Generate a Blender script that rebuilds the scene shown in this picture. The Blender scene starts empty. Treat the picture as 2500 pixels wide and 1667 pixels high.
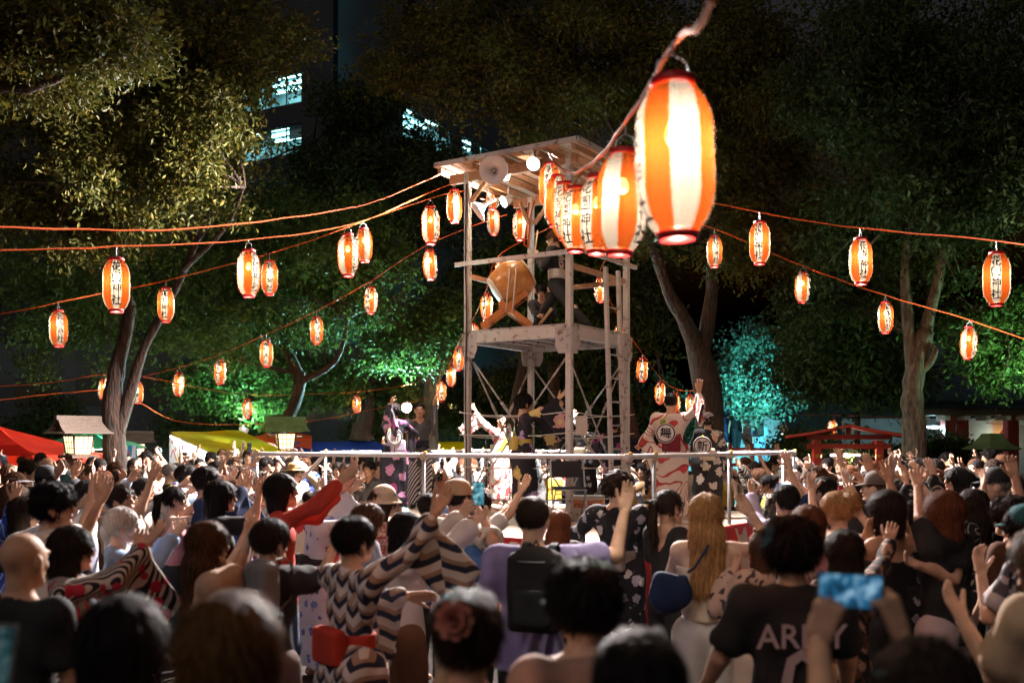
import bpy, math, random
import numpy as np
from mathutils import Vector, Matrix

random.seed(7)
RNG = np.random.default_rng(11)
R = math.radians
SC = bpy.context.scene
COL = SC.collection

# ------------------------------------------------------------------ camera, world, exposure
CAM_H, HORIZON, FPX = 1.93, 1080.0, 2431.0
cam_data = bpy.data.cameras.new("camera")
cam = bpy.data.objects.new("camera", cam_data)
COL.objects.link(cam)
cam.location = (0, 0, CAM_H)
cam.rotation_euler = (R(90), 0, 0)
cam_data.sensor_width = 36.0
cam_data.lens = 35.0
cam_data.shift_y = (HORIZON - 833.5) / 2500.0
cam_data.clip_start, cam_data.clip_end = 0.05, 600
cam_data.dof.use_dof = True
cam_data.dof.focus_distance = 13.0
cam_data.dof.aperture_fstop = 1.9
SC.camera = cam

world = bpy.data.worlds.new("World")
SC.world = world
world.use_nodes = True
_wn = world.node_tree.nodes
_sky = _wn.new("ShaderNodeTexSky")
_sky.sky_type = 'NISHITA'
_sky.sun_disc = False
_sky.sun_elevation = R(-4)
_sky.sun_rotation = R(200)
_bg = _wn["Background"]
world.node_tree.links.new(_sky.outputs[0], _bg.inputs[0])
_bg.inputs[1].default_value = 0.7

_sl = bpy.data.lights.new("viewer_side_fill", 'SUN')       # faint warm fill added to brighten backs, from behind the viewer at left
_sl.energy, _sl.angle, _sl.color = 0.36, R(20), (1.0, 0.82, 0.76)
_so = bpy.data.objects.new("viewer_side_fill", _sl)
COL.objects.link(_so)
_so.rotation_euler = Vector((0.45, 0.62, -0.78)).to_track_quat('-Z', 'Y').to_euler()

SC.view_settings.view_transform = 'Standard'
SC.view_settings.look = 'None'
SC.view_settings.exposure = 0.55
SC.view_settings.gamma = 1.0
SC.view_settings.use_curve_mapping = False
SC.render.engine = 'CYCLES'
SC.cycles.use_denoising = True
SC.cycles.max_bounces = 5
SC.cycles.diffuse_bounces = 2
SC.cycles.glossy_bounces = 2
SC.cycles.transmission_bounces = 3
SC.cycles.transparent_max_bounces = 12
SC.cycles.sample_clamp_indirect = 3.0
SC.cycles.use_light_tree = True
SC.cycles.caustics_reflective = False
SC.cycles.caustics_refractive = False

# ------------------------------------------------------------------ places
def P(px, py, Y):
    """world point seen at picture place (px, py) at depth Y"""
    return Vector(((px - 1250.0) / FPX * Y, Y, CAM_H - (py - HORIZON) / FPX * Y))

def tag(o, label=None, cat=None, group=None, kind=None):
    if label: o["label"] = label
    if cat: o["category"] = cat
    if group: o["group"] = group
    if kind: o["kind"] = kind
    return o

def link(name, data, parent=None):
    o = bpy.data.objects.new(name, data)
    COL.objects.link(o)
    if parent is not None: o.parent = parent
    return o

def empty(name, loc=(0, 0, 0), rz=0.0):
    o = link(name, None)
    o.location = loc
    o.rotation_euler = (0, 0, rz)
    return o

def set_mats(o, mats):
    """materials on the object, so that alike meshes can be shared"""
    me = o.data
    while len(me.materials) < len(mats): me.materials.append(None)
    for i, m in enumerate(mats):
        o.material_slots[i].link = 'OBJECT'
        o.material_slots[i].material = m
    return o

# ------------------------------------------------------------------ fast meshes
def mesh_np(name, V, Q=None, T=None, qm=None, tm=None, smooth=True):
    V = np.asarray(V, np.float32).reshape(-1, 3)
    Q = np.zeros((0, 4), np.int32) if Q is None else np.asarray(Q, np.int32).reshape(-1, 4)
    T = np.zeros((0, 3), np.int32) if T is None else np.asarray(T, np.int32).reshape(-1, 3)
    me = bpy.data.meshes.new(name)
    me.vertices.add(len(V)); me.vertices.foreach_set("co", V.ravel())
    nl = len(Q) * 4 + len(T) * 3
    me.loops.add(nl)
    me.loops.foreach_set("vertex_index", np.concatenate([Q.ravel(), T.ravel()]).astype(np.int32))
    me.polygons.add(len(Q) + len(T))
    ls = np.concatenate([np.arange(len(Q)) * 4, len(Q) * 4 + np.arange(len(T)) * 3]).astype(np.int32)
    me.polygons.foreach_set("loop_start", ls)
    if qm is not None or tm is not None:
        a = np.zeros(len(Q), np.int32) if qm is None else np.asarray(qm, np.int32)
        b = np.zeros(len(T), np.int32) if tm is None else np.asarray(tm, np.int32)
        me.polygons.foreach_set("material_index", np.concatenate([a, b]))
    me.polygons.foreach_set("use_smooth", np.full(len(Q) + len(T), bool(smooth)))
    me.update(calc_edges=True)
    return me

class MB:
    """collects shapes for ONE mesh"""
    def __init__(s): s.v = []; s.f = []; s.m = []; s.sm = []
    def add(s, V, F, mi=0, smooth=False):
        n = len(s.v)
        s.v += [tuple(p) for p in V]
        s.f += [tuple(n + i for i in f) for f in F]
        s.m += [mi] * len(F); s.sm += [smooth] * len(F)
        return s
    def box(s, c, size, rot=None, mi=0, taper=1.0):
        c = Vector(c); hx, hy, hz = size[0] / 2, size[1] / 2, size[2] / 2
        V = []
        for z in (-1, 1):
            k = taper if z > 0 else 1.0
            for x, y in ((-1, -1), (1, -1), (1, 1), (-1, 1)):
                p = Vector((x * hx * k, y * hy * k, z * hz))
                if rot is not None: p = rot @ p
                V.append(c + p)
        return s.add(V, [(3, 2, 1, 0), (4, 5, 6, 7), (0, 1, 5, 4), (1, 2, 6, 5), (2, 3, 7, 6), (3, 0, 4, 7)], mi)
    def beam(s, a, b, w, h=None, up=(0, 0, 1), mi=0):
        """square bar from a to b; h is its size along up"""
        a, b = Vector(a), Vector(b); h = h or w
        d = (b - a); L = d.length; d.normalize()
        u = Vector(up)
        if abs(d.dot(u)) > 0.95: u = Vector((0, 1, 0)) if abs(d.y) < 0.9 else Vector((1, 0, 0))
        x = d.cross(u).normalized(); u = x.cross(d).normalized()
        rot = Matrix((x, d, u)).transposed()
        return s.box((a + b) / 2, (w, L, h), rot, mi)
    def tube(s, pts, rad, seg=8, mi=0, caps=True, smooth=True):
        pts = [Vector(p) for p in pts]; n = len(pts)
        rad = [rad] * n if isinstance(rad, (int, float)) else list(rad)
        V = []; ref = None
        for i, p in enumerate(pts):
            d = (pts[min(i + 1, n - 1)] - pts[max(i - 1, 0)]).normalized()
            if ref is None:
                ref = Vector((0, 0, 1)) if abs(d.z) < 0.9 else Vector((1, 0, 0))
            x = d.cross(ref)
            if x.length < 1e-4: x = d.cross(Vector((0.3, 1, 0.2)))
            x.normalize(); y = x.cross(d).normalized(); ref = y
            for k in range(seg):
                a = 2 * math.pi * k / seg
                V.append(p + (x * math.cos(a) + y * math.sin(a)) * rad[i])
        F = []
        for i in range(n - 1):
            for k in range(seg):
                k2 = (k + 1) % seg
                F.append((i * seg + k, i * seg + k2, (i + 1) * seg + k2, (i + 1) * seg + k))
        s.add(V, F, mi, smooth)
        if caps:
            b = len(s.v) - len(V)
            s.f += [tuple(b + k for k in reversed(range(seg))), tuple(b + (n - 1) * seg + k for k in range(seg))]
            s.m += [mi] * 2; s.sm += [False] * 2
        return s
    def lathe(s, prof, c=(0, 0, 0), seg=20, mi=0, rot=None, smooth=True, a0=0.0, a1=2 * math.pi):
        c = Vector(c); V = []; full = abs(a1 - a0 - 2 * math.pi) < 1e-6
        ns = seg if full else seg + 1
        for r, z in prof:
            for k in range(ns):
                a = a0 + (a1 - a0) * k / seg
                p = Vector((r * math.cos(a), r * math.sin(a), z))
                if rot is not None: p = rot @ p
                V.append(c + p)
        F = []
        for i in range(len(prof) - 1):
            for k in range(seg):
                k2 = (k + 1) % ns
                F.append((i * ns + k, i * ns + k2, (i + 1) * ns + k2, (i + 1) * ns + k))
        return s.add(V, F, mi, smooth)
    def prism(s, poly, o, ex, ey, en, t, mi=0):
        """polygon (list of 2-D points) in plane ex,ey at o, thickness t along en"""
        o, ex, ey, en = Vector(o), Vector(ex), Vector(ey), Vector(en)
        n = len(poly)
        V = [o + ex * x + ey * y for x, y in poly] + [o + ex * x + ey * y + en * t for x, y in poly]
        F = [tuple(reversed(range(n))), tuple(range(n, 2 * n))]
        F += [(k, (k + 1) % n, n + (k + 1) % n, n + k) for k in range(n)]
        return s.add(V, F, mi)
    def mesh(s, name):
        me = bpy.data.meshes.new(name)
        me.from_pydata(s.v, [], s.f)
        if any(s.m): me.polygons.foreach_set("material_index", np.array(s.m, np.int32))
        me.polygons.foreach_set("use_smooth", np.array(s.sm, bool))
        me.update()
        return me
    def build(s, name, mats, parent=None):
        me = s.mesh(name)
        for m in (mats if isinstance(mats, (list, tuple)) else [mats]): me.materials.append(m)
        return link(name, me, parent)

# ------------------------------------------------------------------ materials
MATS = {}
def _nt(name):
    m = bpy.data.materials.new(name)
    m.use_nodes = True
    return m, m.node_tree.nodes, m.node_tree.links, m.node_tree.nodes["Principled BSDF"]

def node(ns, t, **kw):
    n = ns.new(t)
    for k, v in kw.items():
        if k.startswith("i_"): n.inputs[k[2:].replace("_", " ")].default_value = v
        else: setattr(n, k, v)
    return n

def ramp(ns, stops, interp='LINEAR'):
    r = ns.new("ShaderNodeValToRGB"); e = r.color_ramp
    e.interpolation = interp
    while len(e.elements) < len(stops): e.elements.new(0.5)
    for el, (p, c) in zip(e.elements, stops):
        el.position = p; el.color = (*c, 1)
    return r

def c4(c): return (c[0], c[1], c[2], 1.0)

def plain(name, col, rough=0.75, var=0.15, scale=6.0, metal=0.0, bump=0.0, bscale=60.0, sheen=0.0, spec=0.4):
    """one colour with soft mottling and fine relief"""
    if name in MATS: return MATS[name]
    m, ns, ln, b = _nt(name)
    tc = node(ns, "ShaderNodeTexCoord")
    nz = node(ns, "ShaderNodeTexNoise"); nz.inputs["Scale"].default_value = scale; nz.inputs["Detail"].default_value = 3
    ln.new(tc.outputs["Object"], nz.inputs["Vector"])
    lo = [max(0, x * (1 - var)) for x in col]; hi = [min(1, x * (1 + var)) for x in col]
    rp = ramp(ns, [(0.3, lo), (0.7, hi)])
    ln.new(nz.outputs[0], rp.inputs[0]); ln.new(rp.outputs[0], b.inputs["Base Color"])
    b.inputs["Roughness"].default_value = rough; b.inputs["Metallic"].default_value = metal
    b.inputs["Specular IOR Level"].default_value = spec
    if sheen: b.inputs["Sheen Weight"].default_value = sheen
    if bump:
        n2 = node(ns, "ShaderNodeTexNoise"); n2.inputs["Scale"].default_value = bscale; n2.inputs["Detail"].default_value = 2
        ln.new(tc.outputs["Object"], n2.inputs["Vector"])
        bp = node(ns, "ShaderNodeBump"); bp.inputs["Strength"].default_value = bump; bp.inputs["Distance"].default_value = 0.01
        ln.new(n2.outputs[0], bp.inputs["Height"]); ln.new(bp.outputs[0], b.inputs["Normal"])
    MATS[name] = m
    return m

def emit(name, col, strength):
    if name in MATS: return MATS[name]
    m, ns, ln, b = _nt(name)
    b.inputs["Base Color"].default_value = c4(col)
    b.inputs["Emission Color"].default_value = c4(col)
    b.inputs["Emission Strength"].default_value = strength
    MATS[name] = m
    return m

def cloth(name, kind, cols, scale=10.0, rough=0.85, rot=(0, 0, 0)):
    """printed fabric: stripes, checks, flowers, blotches, waves, lines"""
    if name in MATS: return MATS[name]
    m, ns, ln, b = _nt(name)
    tc = node(ns, "ShaderNodeTexCoord")
    mp = node(ns, "ShaderNodeMapping"); mp.inputs["Rotation"].default_value = rot
    mp.inputs["Scale"].default_value = (scale, scale, scale)
    ln.new(tc.outputs["Object"], mp.inputs["Vector"])
    v = mp.outputs[0]
    def mix(fac, a, bb):
        mx = node(ns, "ShaderNodeMix", data_type='RGBA')
        ln.new(fac, mx.inputs[0])
        for s_, sock in ((a, mx.inputs[6]), (bb, mx.inputs[7])):
            if isinstance(s_, tuple) or isinstance(s_, list): sock.default_value = c4(s_)
            else: ln.new(s_, sock)
        return mx.outputs[2]
    def step(val, lo, hi=None):
        mr = node(ns, "ShaderNodeMapRange"); mr.inputs[1].default_value = lo; mr.inputs[2].default_value = hi if hi is not None else lo + 0.02
        ln.new(val, mr.inputs[0]); return mr.outputs[0]
    if kind == "stripes":
        w = node(ns, "ShaderNodeTexWave", wave_type='BANDS', bands_direction='X'); w.inputs["Scale"].default_value = 1.0
        w.inputs["Distortion"].default_value = 0.15; w.inputs["Detail"].default_value = 1
        ln.new(v, w.inputs["Vector"])
        col = mix(step(w.outputs[0], 0.52, 0.6), cols[0], cols[1])
        if len(cols) > 2:
            n_ = node(ns, "ShaderNodeTexVoronoi"); n_.inputs["Scale"].default_value = 0.45; ln.new(v, n_.inputs["Vector"])
            lt = node(ns, "ShaderNodeMath", operation='LESS_THAN'); lt.inputs[1].default_value = 0.35; ln.new(n_.outputs["Distance"], lt.inputs[0])
            col = mix(lt.outputs[0], col, cols[2])
    elif kind == "lines":
        w = node(ns, "ShaderNodeTexWave", wave_type='BANDS', bands_direction='X'); w.inputs["Scale"].default_value = 1.0
        w.inputs["Distortion"].default_value = 0.3; ln.new(v, w.inputs["Vector"])
        col = mix(step(w.outputs[0], 0.9, 0.95), cols[0], cols[1])
    elif kind == "checks":
        ck = node(ns, "ShaderNodeTexChecker"); ck.inputs["Scale"].default_value = 1.0
        ck.inputs["Color1"].default_value = c4(cols[0]); ck.inputs["Color2"].default_value = c4(cols[1]); ln.new(v, ck.inputs["Vector"])
        col = ck.outputs[0]
    elif kind == "flowers":
        # petalled blooms scattered over the ground colour
        vo = node(ns, "ShaderNodeTexVoronoi"); vo.inputs["Scale"].default_value = 1.0; ln.new(v, vo.inputs["Vector"])
        nz = node(ns, "ShaderNodeTexNoise"); nz.inputs["Scale"].default_value = 4.5; nz.inputs["Detail"].default_value = 2; ln.new(v, nz.inputs["Vector"])
        ad = node(ns, "ShaderNodeMath", operation='MULTIPLY_ADD'); ad.inputs[1].default_value = 0.55; ln.new(nz.outputs[0], ad.inputs[0]); ln.new(vo.outputs["Distance"], ad.inputs[2])
        sep = node(ns, "ShaderNodeSeparateColor"); ln.new(vo.outputs["Color"], sep.inputs[0])
        pal = cols[1:]
        rp = ramp(ns, [(i / len(pal), c) for i, c in enumerate(pal)], 'CONSTANT'); ln.new(sep.outputs[0], rp.inputs[0])
        lt = node(ns, "ShaderNodeMath", operation='LESS_THAN'); lt.inputs[1].default_value = 0.60; ln.new(ad.outputs[0], lt.inputs[0])
        core = node(ns, "ShaderNodeMath", operation='LESS_THAN'); core.inputs[1].default_value = 0.12; ln.new(vo.outputs["Distance"], core.inputs[0])
        col = mix(lt.outputs[0], cols[0], rp.outputs[0]); col = mix(core.outputs[0], col, pal[-1])
    elif kind == "blotch":
        nz = node(ns, "ShaderNodeTexNoise"); nz.inputs["Scale"].default_value = 1.0; nz.inputs["Detail"].default_value = 1.5; nz.inputs["Distortion"].default_value = 1.2
        ln.new(v, nz.inputs["Vector"])
        st = [(0.0, cols[0])]
        for i, c in enumerate(cols[1:]): st.append((0.47 + 0.11 * i / max(1, len(cols) - 2), c))
        rp = ramp(ns, st, 'CONSTANT'); ln.new(nz.outputs[0], rp.inputs[0]); col = rp.outputs[0]
    elif kind == "waves":
        # brushed flowing bands on a pale ground
        nz = node(ns, "ShaderNodeTexNoise"); nz.inputs["Scale"].default_value = 0.8; nz.inputs["Detail"].default_value = 0.5; nz.inputs["Distortion"].default_value = 0.8
        ln.new(v, nz.inputs["Vector"])
        mt = node(ns, "ShaderNodeMath", operation='MULTIPLY'); mt.inputs[1].default_value = 7.0; ln.new(nz.outputs[0], mt.inputs[0])
        fr = node(ns, "ShaderNodeMath", operation='FRACT'); ln.new(mt.outputs[0], fr.inputs[0])
        st = [(0.0, cols[0]), (0.62, cols[1]), (0.78, cols[2] if len(cols) > 2 else cols[1]), (0.86, cols[0])]
        rp = ramp(ns, st, 'CONSTANT'); ln.new(fr.outputs[0], rp.inputs[0]); col = rp.outputs[0]
    elif kind == "stars":
        # thin golden rays: cell edges
        vo = node(ns, "ShaderNodeTexVoronoi", feature='DISTANCE_TO_EDGE'); vo.inputs["Scale"].default_value = 1.0; ln.new(v, vo.inputs["Vector"])
        lt = node(ns, "ShaderNodeMath", operation='LESS_THAN'); lt.inputs[1].default_value = 0.035; ln.new(vo.outputs[0], lt.inputs[0])
        col = mix(lt.outputs[0], cols[0], cols[1])
    elif kind == "arrows":
        # chevron feather bands
        sx = node(ns, "ShaderNodeSeparateXYZ"); ln.new(v, sx.inputs[0])
        fx = node(ns, "ShaderNodeMath", operation='PINGPONG'); fx.inputs[1].default_value = 0.5; ln.new(sx.outputs[0], fx.inputs[0])
        ax = node(ns, "ShaderNodeMath", operation='MULTIPLY_ADD'); ax.inputs[1].default_value = 0.8; ln.new(fx.outputs[0], ax.inputs[0])
        zz = node(ns, "ShaderNodeMath", operation='MULTIPLY'); zz.inputs[1].default_value = 0.7; ln.new(sx.outputs[2], zz.inputs[0]); ln.new(zz.outputs[0], ax.inputs[2])
        fl = node(ns, "ShaderNodeMath", operation='FLOOR'); ln.new(sx.outputs[0], fl.inputs[0])
        of = node(ns, "ShaderNodeMath", operation='MULTIPLY_ADD'); of.inputs[1].default_value = 0.37; ln.new(fl.outputs[0], of.inputs[0]); ln.new(ax.outputs[0], of.inputs[2])
        fr = node(ns, "ShaderNodeMath", operation='FRACT'); ln.new(of.outputs[0], fr.inputs[0])
        rp = ramp(ns, [(0.0, cols[0]), (0.42, cols[1]), (0.75, cols[2])], 'CONSTANT'); ln.new(fr.outputs[0], rp.inputs[0]); col = rp.outputs[0]
    # weave relief and a little unevenness
    n3 = node(ns, "ShaderNodeTexNoise"); n3.inputs["Scale"].default_value = 90; ln.new(tc.outputs["Object"], n3.inputs["Vector"])
    bp = node(ns, "ShaderNodeBump"); bp.inputs["Strength"].default_value = 0.15; bp.inputs["Distance"].default_value = 0.004
    ln.new(n3.outputs[0], bp.inputs["Height"]); ln.new(bp.outputs[0], b.inputs["Normal"])
    ln.new(col, b.inputs["Base Color"])
    b.inputs["Roughness"].default_value = rough
    b.inputs["Specular IOR Level"].default_value = 0.25
    MATS[name] = m
    return m

# ------------------------------------------------------------------ writing as flat mesh
_TXT = {}
def text_mesh(s, extrude=0.0, bold=0.012):
    """triangulated letters of height about 1, centred, in the XY plane -> (V, faces)"""
    if (s, bold) in _TXT: return _TXT[(s, bold)]
    cu = bpy.data.curves.new("letters", 'FONT')
    cu.body = s; cu.align_x = 'CENTER'; cu.align_y = 'CENTER'; cu.size = 1.0
    cu.resolution_u = 2; cu.extrude = extrude; cu.offset = bold
    o = bpy.data.objects.new("letters", cu); COL.objects.link(o)
    dg = bpy.context.evaluated_depsgraph_get()
    me = bpy.data.meshes.new_from_object(o.evaluated_get(dg))
    V = np.array([v.co[:] for v in me.vertices]) if len(me.vertices) else np.zeros((0, 3))
    F = [tuple(p.vertices) for p in me.polygons]
    bpy.data.objects.remove(o); bpy.data.curves.remove(cu); bpy.data.meshes.remove(me)
    if len(V):
        lo, hi = V.min(0), V.max(0); V[:, :2] -= ((lo + hi) / 2)[:2]
    _TXT[(s, bold)] = (V, F)
    return V, F
# ================================================================== people: distance fields and a surface-net mesher
def surface_nets(F, org, vox):
    ins = F < 0
    c = np.zeros(tuple(n - 1 for n in F.shape), np.uint8)
    for dx in (0, 1):
        for dy in (0, 1):
            for dz in (0, 1):
                c += ins[dx:F.shape[0] - 1 + dx, dy:F.shape[1] - 1 + dy, dz:F.shape[2] - 1 + dz]
    act = (c > 0) & (c < 8)
    ijk = np.argwhere(act)
    if len(ijk) == 0: return np.zeros((0, 3)), np.zeros((0, 4), int)
    idx = np.full(act.shape, -1, np.int32); idx[act] = np.arange(len(ijk))
    cor = {}
    for dx in (0, 1):
        for dy in (0, 1):
            for dz in (0, 1):
                cor[dx, dy, dz] = F[ijk[:, 0] + dx, ijk[:, 1] + dy, ijk[:, 2] + dz]
    acc = np.zeros((len(ijk), 3)); cnt = np.zeros(len(ijk))
    for a in list(cor):
        for ax in range(3):
            if a[ax] == 0:
                b = list(a); b[ax] = 1; b = tuple(b)
                fa, fb = cor[a], cor[b]
                m = (fa < 0) != (fb < 0)
                t = np.where(m, fa / np.where(m, fa - fb, 1), 0)
                p = np.array(a, float)[None] + np.eye(3)[ax][None] * t[:, None]
                acc += p * m[:, None]; cnt += m
    V = org + (ijk + acc / np.maximum(cnt, 1)[:, None]) * vox
    Q = []
    for ax in range(3):
        o1, o2 = [k for k in range(3) if k != ax]
        sl0 = [slice(None)] * 3; sl1 = [slice(None)] * 3
        sl0[ax] = slice(0, -1); sl1[ax] = slice(1, None)
        s0, s1 = ins[tuple(sl0)], ins[tuple(sl1)]
        e = np.argwhere(s0 != s1)
        ok = (e[:, o1] > 0) & (e[:, o2] > 0) & (e[:, o1] < F.shape[o1] - 1) & (e[:, o2] < F.shape[o2] - 1)
        e = e[ok]
        if len(e) == 0: continue
        def at(d1, d2):
            q = e.copy(); q[:, o1] += d1; q[:, o2] += d2
            return idx[q[:, 0], q[:, 1], q[:, 2]]
        q = np.stack([at(-1, -1), at(0, -1), at(0, 0), at(-1, 0)], 1)
        flip = s0[e[:, 0], e[:, 1], e[:, 2]]
        if ax == 1: flip = ~flip
        q[~flip] = q[~flip][:, ::-1]
        Q.append(q)
    return V, np.concatenate(Q) if Q else np.zeros((0, 4), int)

class Field:
    """distance field on a grid; every shape only touches its own box"""
    def __init__(s, lo, hi, vox):
        s.vox = vox; s.lo = np.array(lo, float) - 3 * vox
        n = np.ceil((np.array(hi, float) + 3 * vox - s.lo) / vox).astype(int) + 1
        s.n = n; s.F = np.full(tuple(n), 0.3, np.float32)
    def _sl(s, lo, hi, pad):
        a = np.clip(np.floor((np.array(lo) - pad - s.lo) / s.vox).astype(int), 0, s.n - 1)
        b = np.clip(np.ceil((np.array(hi) + pad - s.lo) / s.vox).astype(int) + 1, 1, s.n)
        if (b <= a).any(): return None, None
        ax = [s.lo[k] + s.vox * np.arange(a[k], b[k]) for k in range(3)]
        X, Y, Z = np.meshgrid(*ax, indexing='ij', sparse=True)
        return (slice(a[0], b[0]), slice(a[1], b[1]), slice(a[2], b[2])), (X, Y, Z)
    def _mix(s, sl, d, k, sub):
        f = s.F[sl]
        if sub:
            h = np.clip(0.5 - 0.5 * (f + d) / k, 0, 1); s.F[sl] = f * (1 - h) - d * h + k * h * (1 - h)
        else:
            h = np.clip(0.5 + 0.5 * (f - d) / k, 0, 1); s.F[sl] = f * (1 - h) + d * h - k * h * (1 - h)
    def cone(s, a, b, ra, rb, k=0.03, sub=False, flat=None):
        """rounded cone a->b; flat=(axis vector, factor) squeezes it along that axis"""
        a, b = np.array(a, float), np.array(b, float)
        r = max(ra, rb); pad = k + 2 * s.vox + r
        sl, g = s._sl(np.minimum(a, b), np.maximum(a, b), pad)
        if sl is None: return
        px, py, pz = g[0] - a[0], g[1] - a[1], g[2] - a[2]
        ab = b - a; L2 = max(float(ab @ ab), 1e-9)
        t = np.clip((px * ab[0] + py * ab[1] + pz * ab[2]) / L2, 0, 1)
        dx, dy, dz = px - t * ab[0], py - t * ab[1], pz - t * ab[2]
        if flat is not None:
            ax, f = np.array(flat[0], float), flat[1]; ax = ax / np.linalg.norm(ax)
            w = (dx * ax[0] + dy * ax[1] + dz * ax[2]) * (1 / f - 1)
            dx, dy, dz = dx + w * ax[0], dy + w * ax[1], dz + w * ax[2]
        s._mix(sl, np.sqrt(dx * dx + dy * dy + dz * dz) - (ra + (rb - ra) * t), k, sub)
    def ell(s, c, r, k=0.02, sub=False, M=None):
        c = np.array(c, float); r = np.array(r, float)
        R_ = max(r) if M is not None else r
        sl, g = s._sl(c - R_, c + R_, k + 2 * s.vox)
        if sl is None: return
        x, y, z = g[0] - c[0], g[1] - c[1], g[2] - c[2]
        if M is not None:
            x, y, z = (M[0][0] * x + M[1][0] * y + M[2][0] * z, M[0][1] * x + M[1][1] * y + M[2][1] * z, M[0][2] * x + M[1][2] * y + M[2][2] * z)
        k0 = np.sqrt((x / r[0]) ** 2 + (y / r[1]) ** 2 + (z / r[2]) ** 2)
        k1 = np.sqrt((x / r[0] ** 2) ** 2 + (y / r[1] ** 2) ** 2 + (z / r[2] ** 2) ** 2)
        s._mix(sl, k0 * (k0 - 1) / np.maximum(k1, 1e-6), k, sub)
    def rbox(s, c, half, M, rad=0.02, k=0.02, sub=False):
        """rounded box, columns of M are its axes"""
        c = np.array(c, float); half = np.array(half, float); R_ = np.linalg.norm(half) + rad
        sl, g = s._sl(c - R_, c + R_, k + 2 * s.vox)
        if sl is None: return
        x, y, z = g[0] - c[0], g[1] - c[1], g[2] - c[2]
        q = [np.abs(M[0][i] * x + M[1][i] * y + M[2][i] * z) - half[i] for i in range(3)]
        out = np.sqrt(sum(np.maximum(v, 0) ** 2 for v in q)); inn = np.minimum(np.maximum(np.maximum(q[0], q[1]), q[2]), 0)
        s._mix(sl, out + inn - rad, k, sub)
    def plane(s, o, n, k=0.01):
        """cut away the side the normal points to"""
        n = np.array(n, float); n /= np.linalg.norm(n)
        ax = [s.lo[i] + s.vox * np.arange(s.n[i]) for i in range(3)]
        X, Y, Z = np.meshgrid(*ax, indexing='ij', sparse=True)
        d = (X - o[0]) * n[0] + (Y - o[1]) * n[1] + (Z - o[2]) * n[2]
        s.F = np.maximum(s.F, d.astype(np.float32))
    def mesh(s): return surface_nets(s.F, s.lo, s.vox)

def vnormals(V, Q):
    a, b, c, d = (V[Q[:, i]] for i in range(4))
    n = np.cross(c - a, d - b)
    N = np.zeros_like(V)
    for i in range(4): np.add.at(N, Q[:, i], n)
    return N / np.maximum(np.linalg.norm(N, axis=1), 1e-9)[:, None]

def wrinkle(V, Q, amp, freq, seed, stretch=(1, 1, 0.45)):
    """soft folds pushed along the normals"""
    if len(V) == 0: return V
    r = np.random.default_rng(seed)
    W = np.zeros(len(V)); S = V * np.array(stretch)
    for i in range(7):
        k = r.normal(size=3); k /= np.linalg.norm(k)
        f = freq * (0.6 + 1.3 * r.random()); p = r.random() * 6.28
        W += np.sin(S @ k * f + p + 1.5 * np.sin(V @ np.roll(k, 1) * f * 0.37 + p))
    return V + vnormals(V, Q) * (W / 7 * amp * 2.2)[:, None]

# ---------------------------------------------------------------- heads, hair and hands made once for each detail level
LODV = {0: 0.0062, 1: 0.0085, 2: 0.0125}
def _append(parts, V, Q, mi):
    n = sum(len(p[0]) for p in parts)
    parts.append((V, Q + n, np.full(len(Q), mi, np.int32)))

def _blob(c, r, seg=8, ring=5):
    V = [(c[0], c[1], c[2] - r[2])]
    for i in range(1, ring):
        a = math.pi * i / ring
        for k in range(seg):
            b = 2 * math.pi * k / seg
            V.append((c[0] + r[0] * math.sin(a) * math.cos(b), c[1] + r[1] * math.sin(a) * math.sin(b), c[2] - r[2] * math.cos(a)))
    V.append((c[0], c[1], c[2] + r[2])); n = len(V) - 1
    Q = []
    for k in range(seg):
        k2 = (k + 1) % seg
        Q.append((0, 1 + k2, 1 + k, 1 + k)); Q.append((n, n - seg + k, n - seg + k2, n - seg + k2))
        for i in range(ring - 2):
            a = 1 + i * seg
            Q.append((a + k, a + k2, a + seg + k2, a + seg + k))
    return np.array(V, float), np.array(Q, int)

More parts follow.
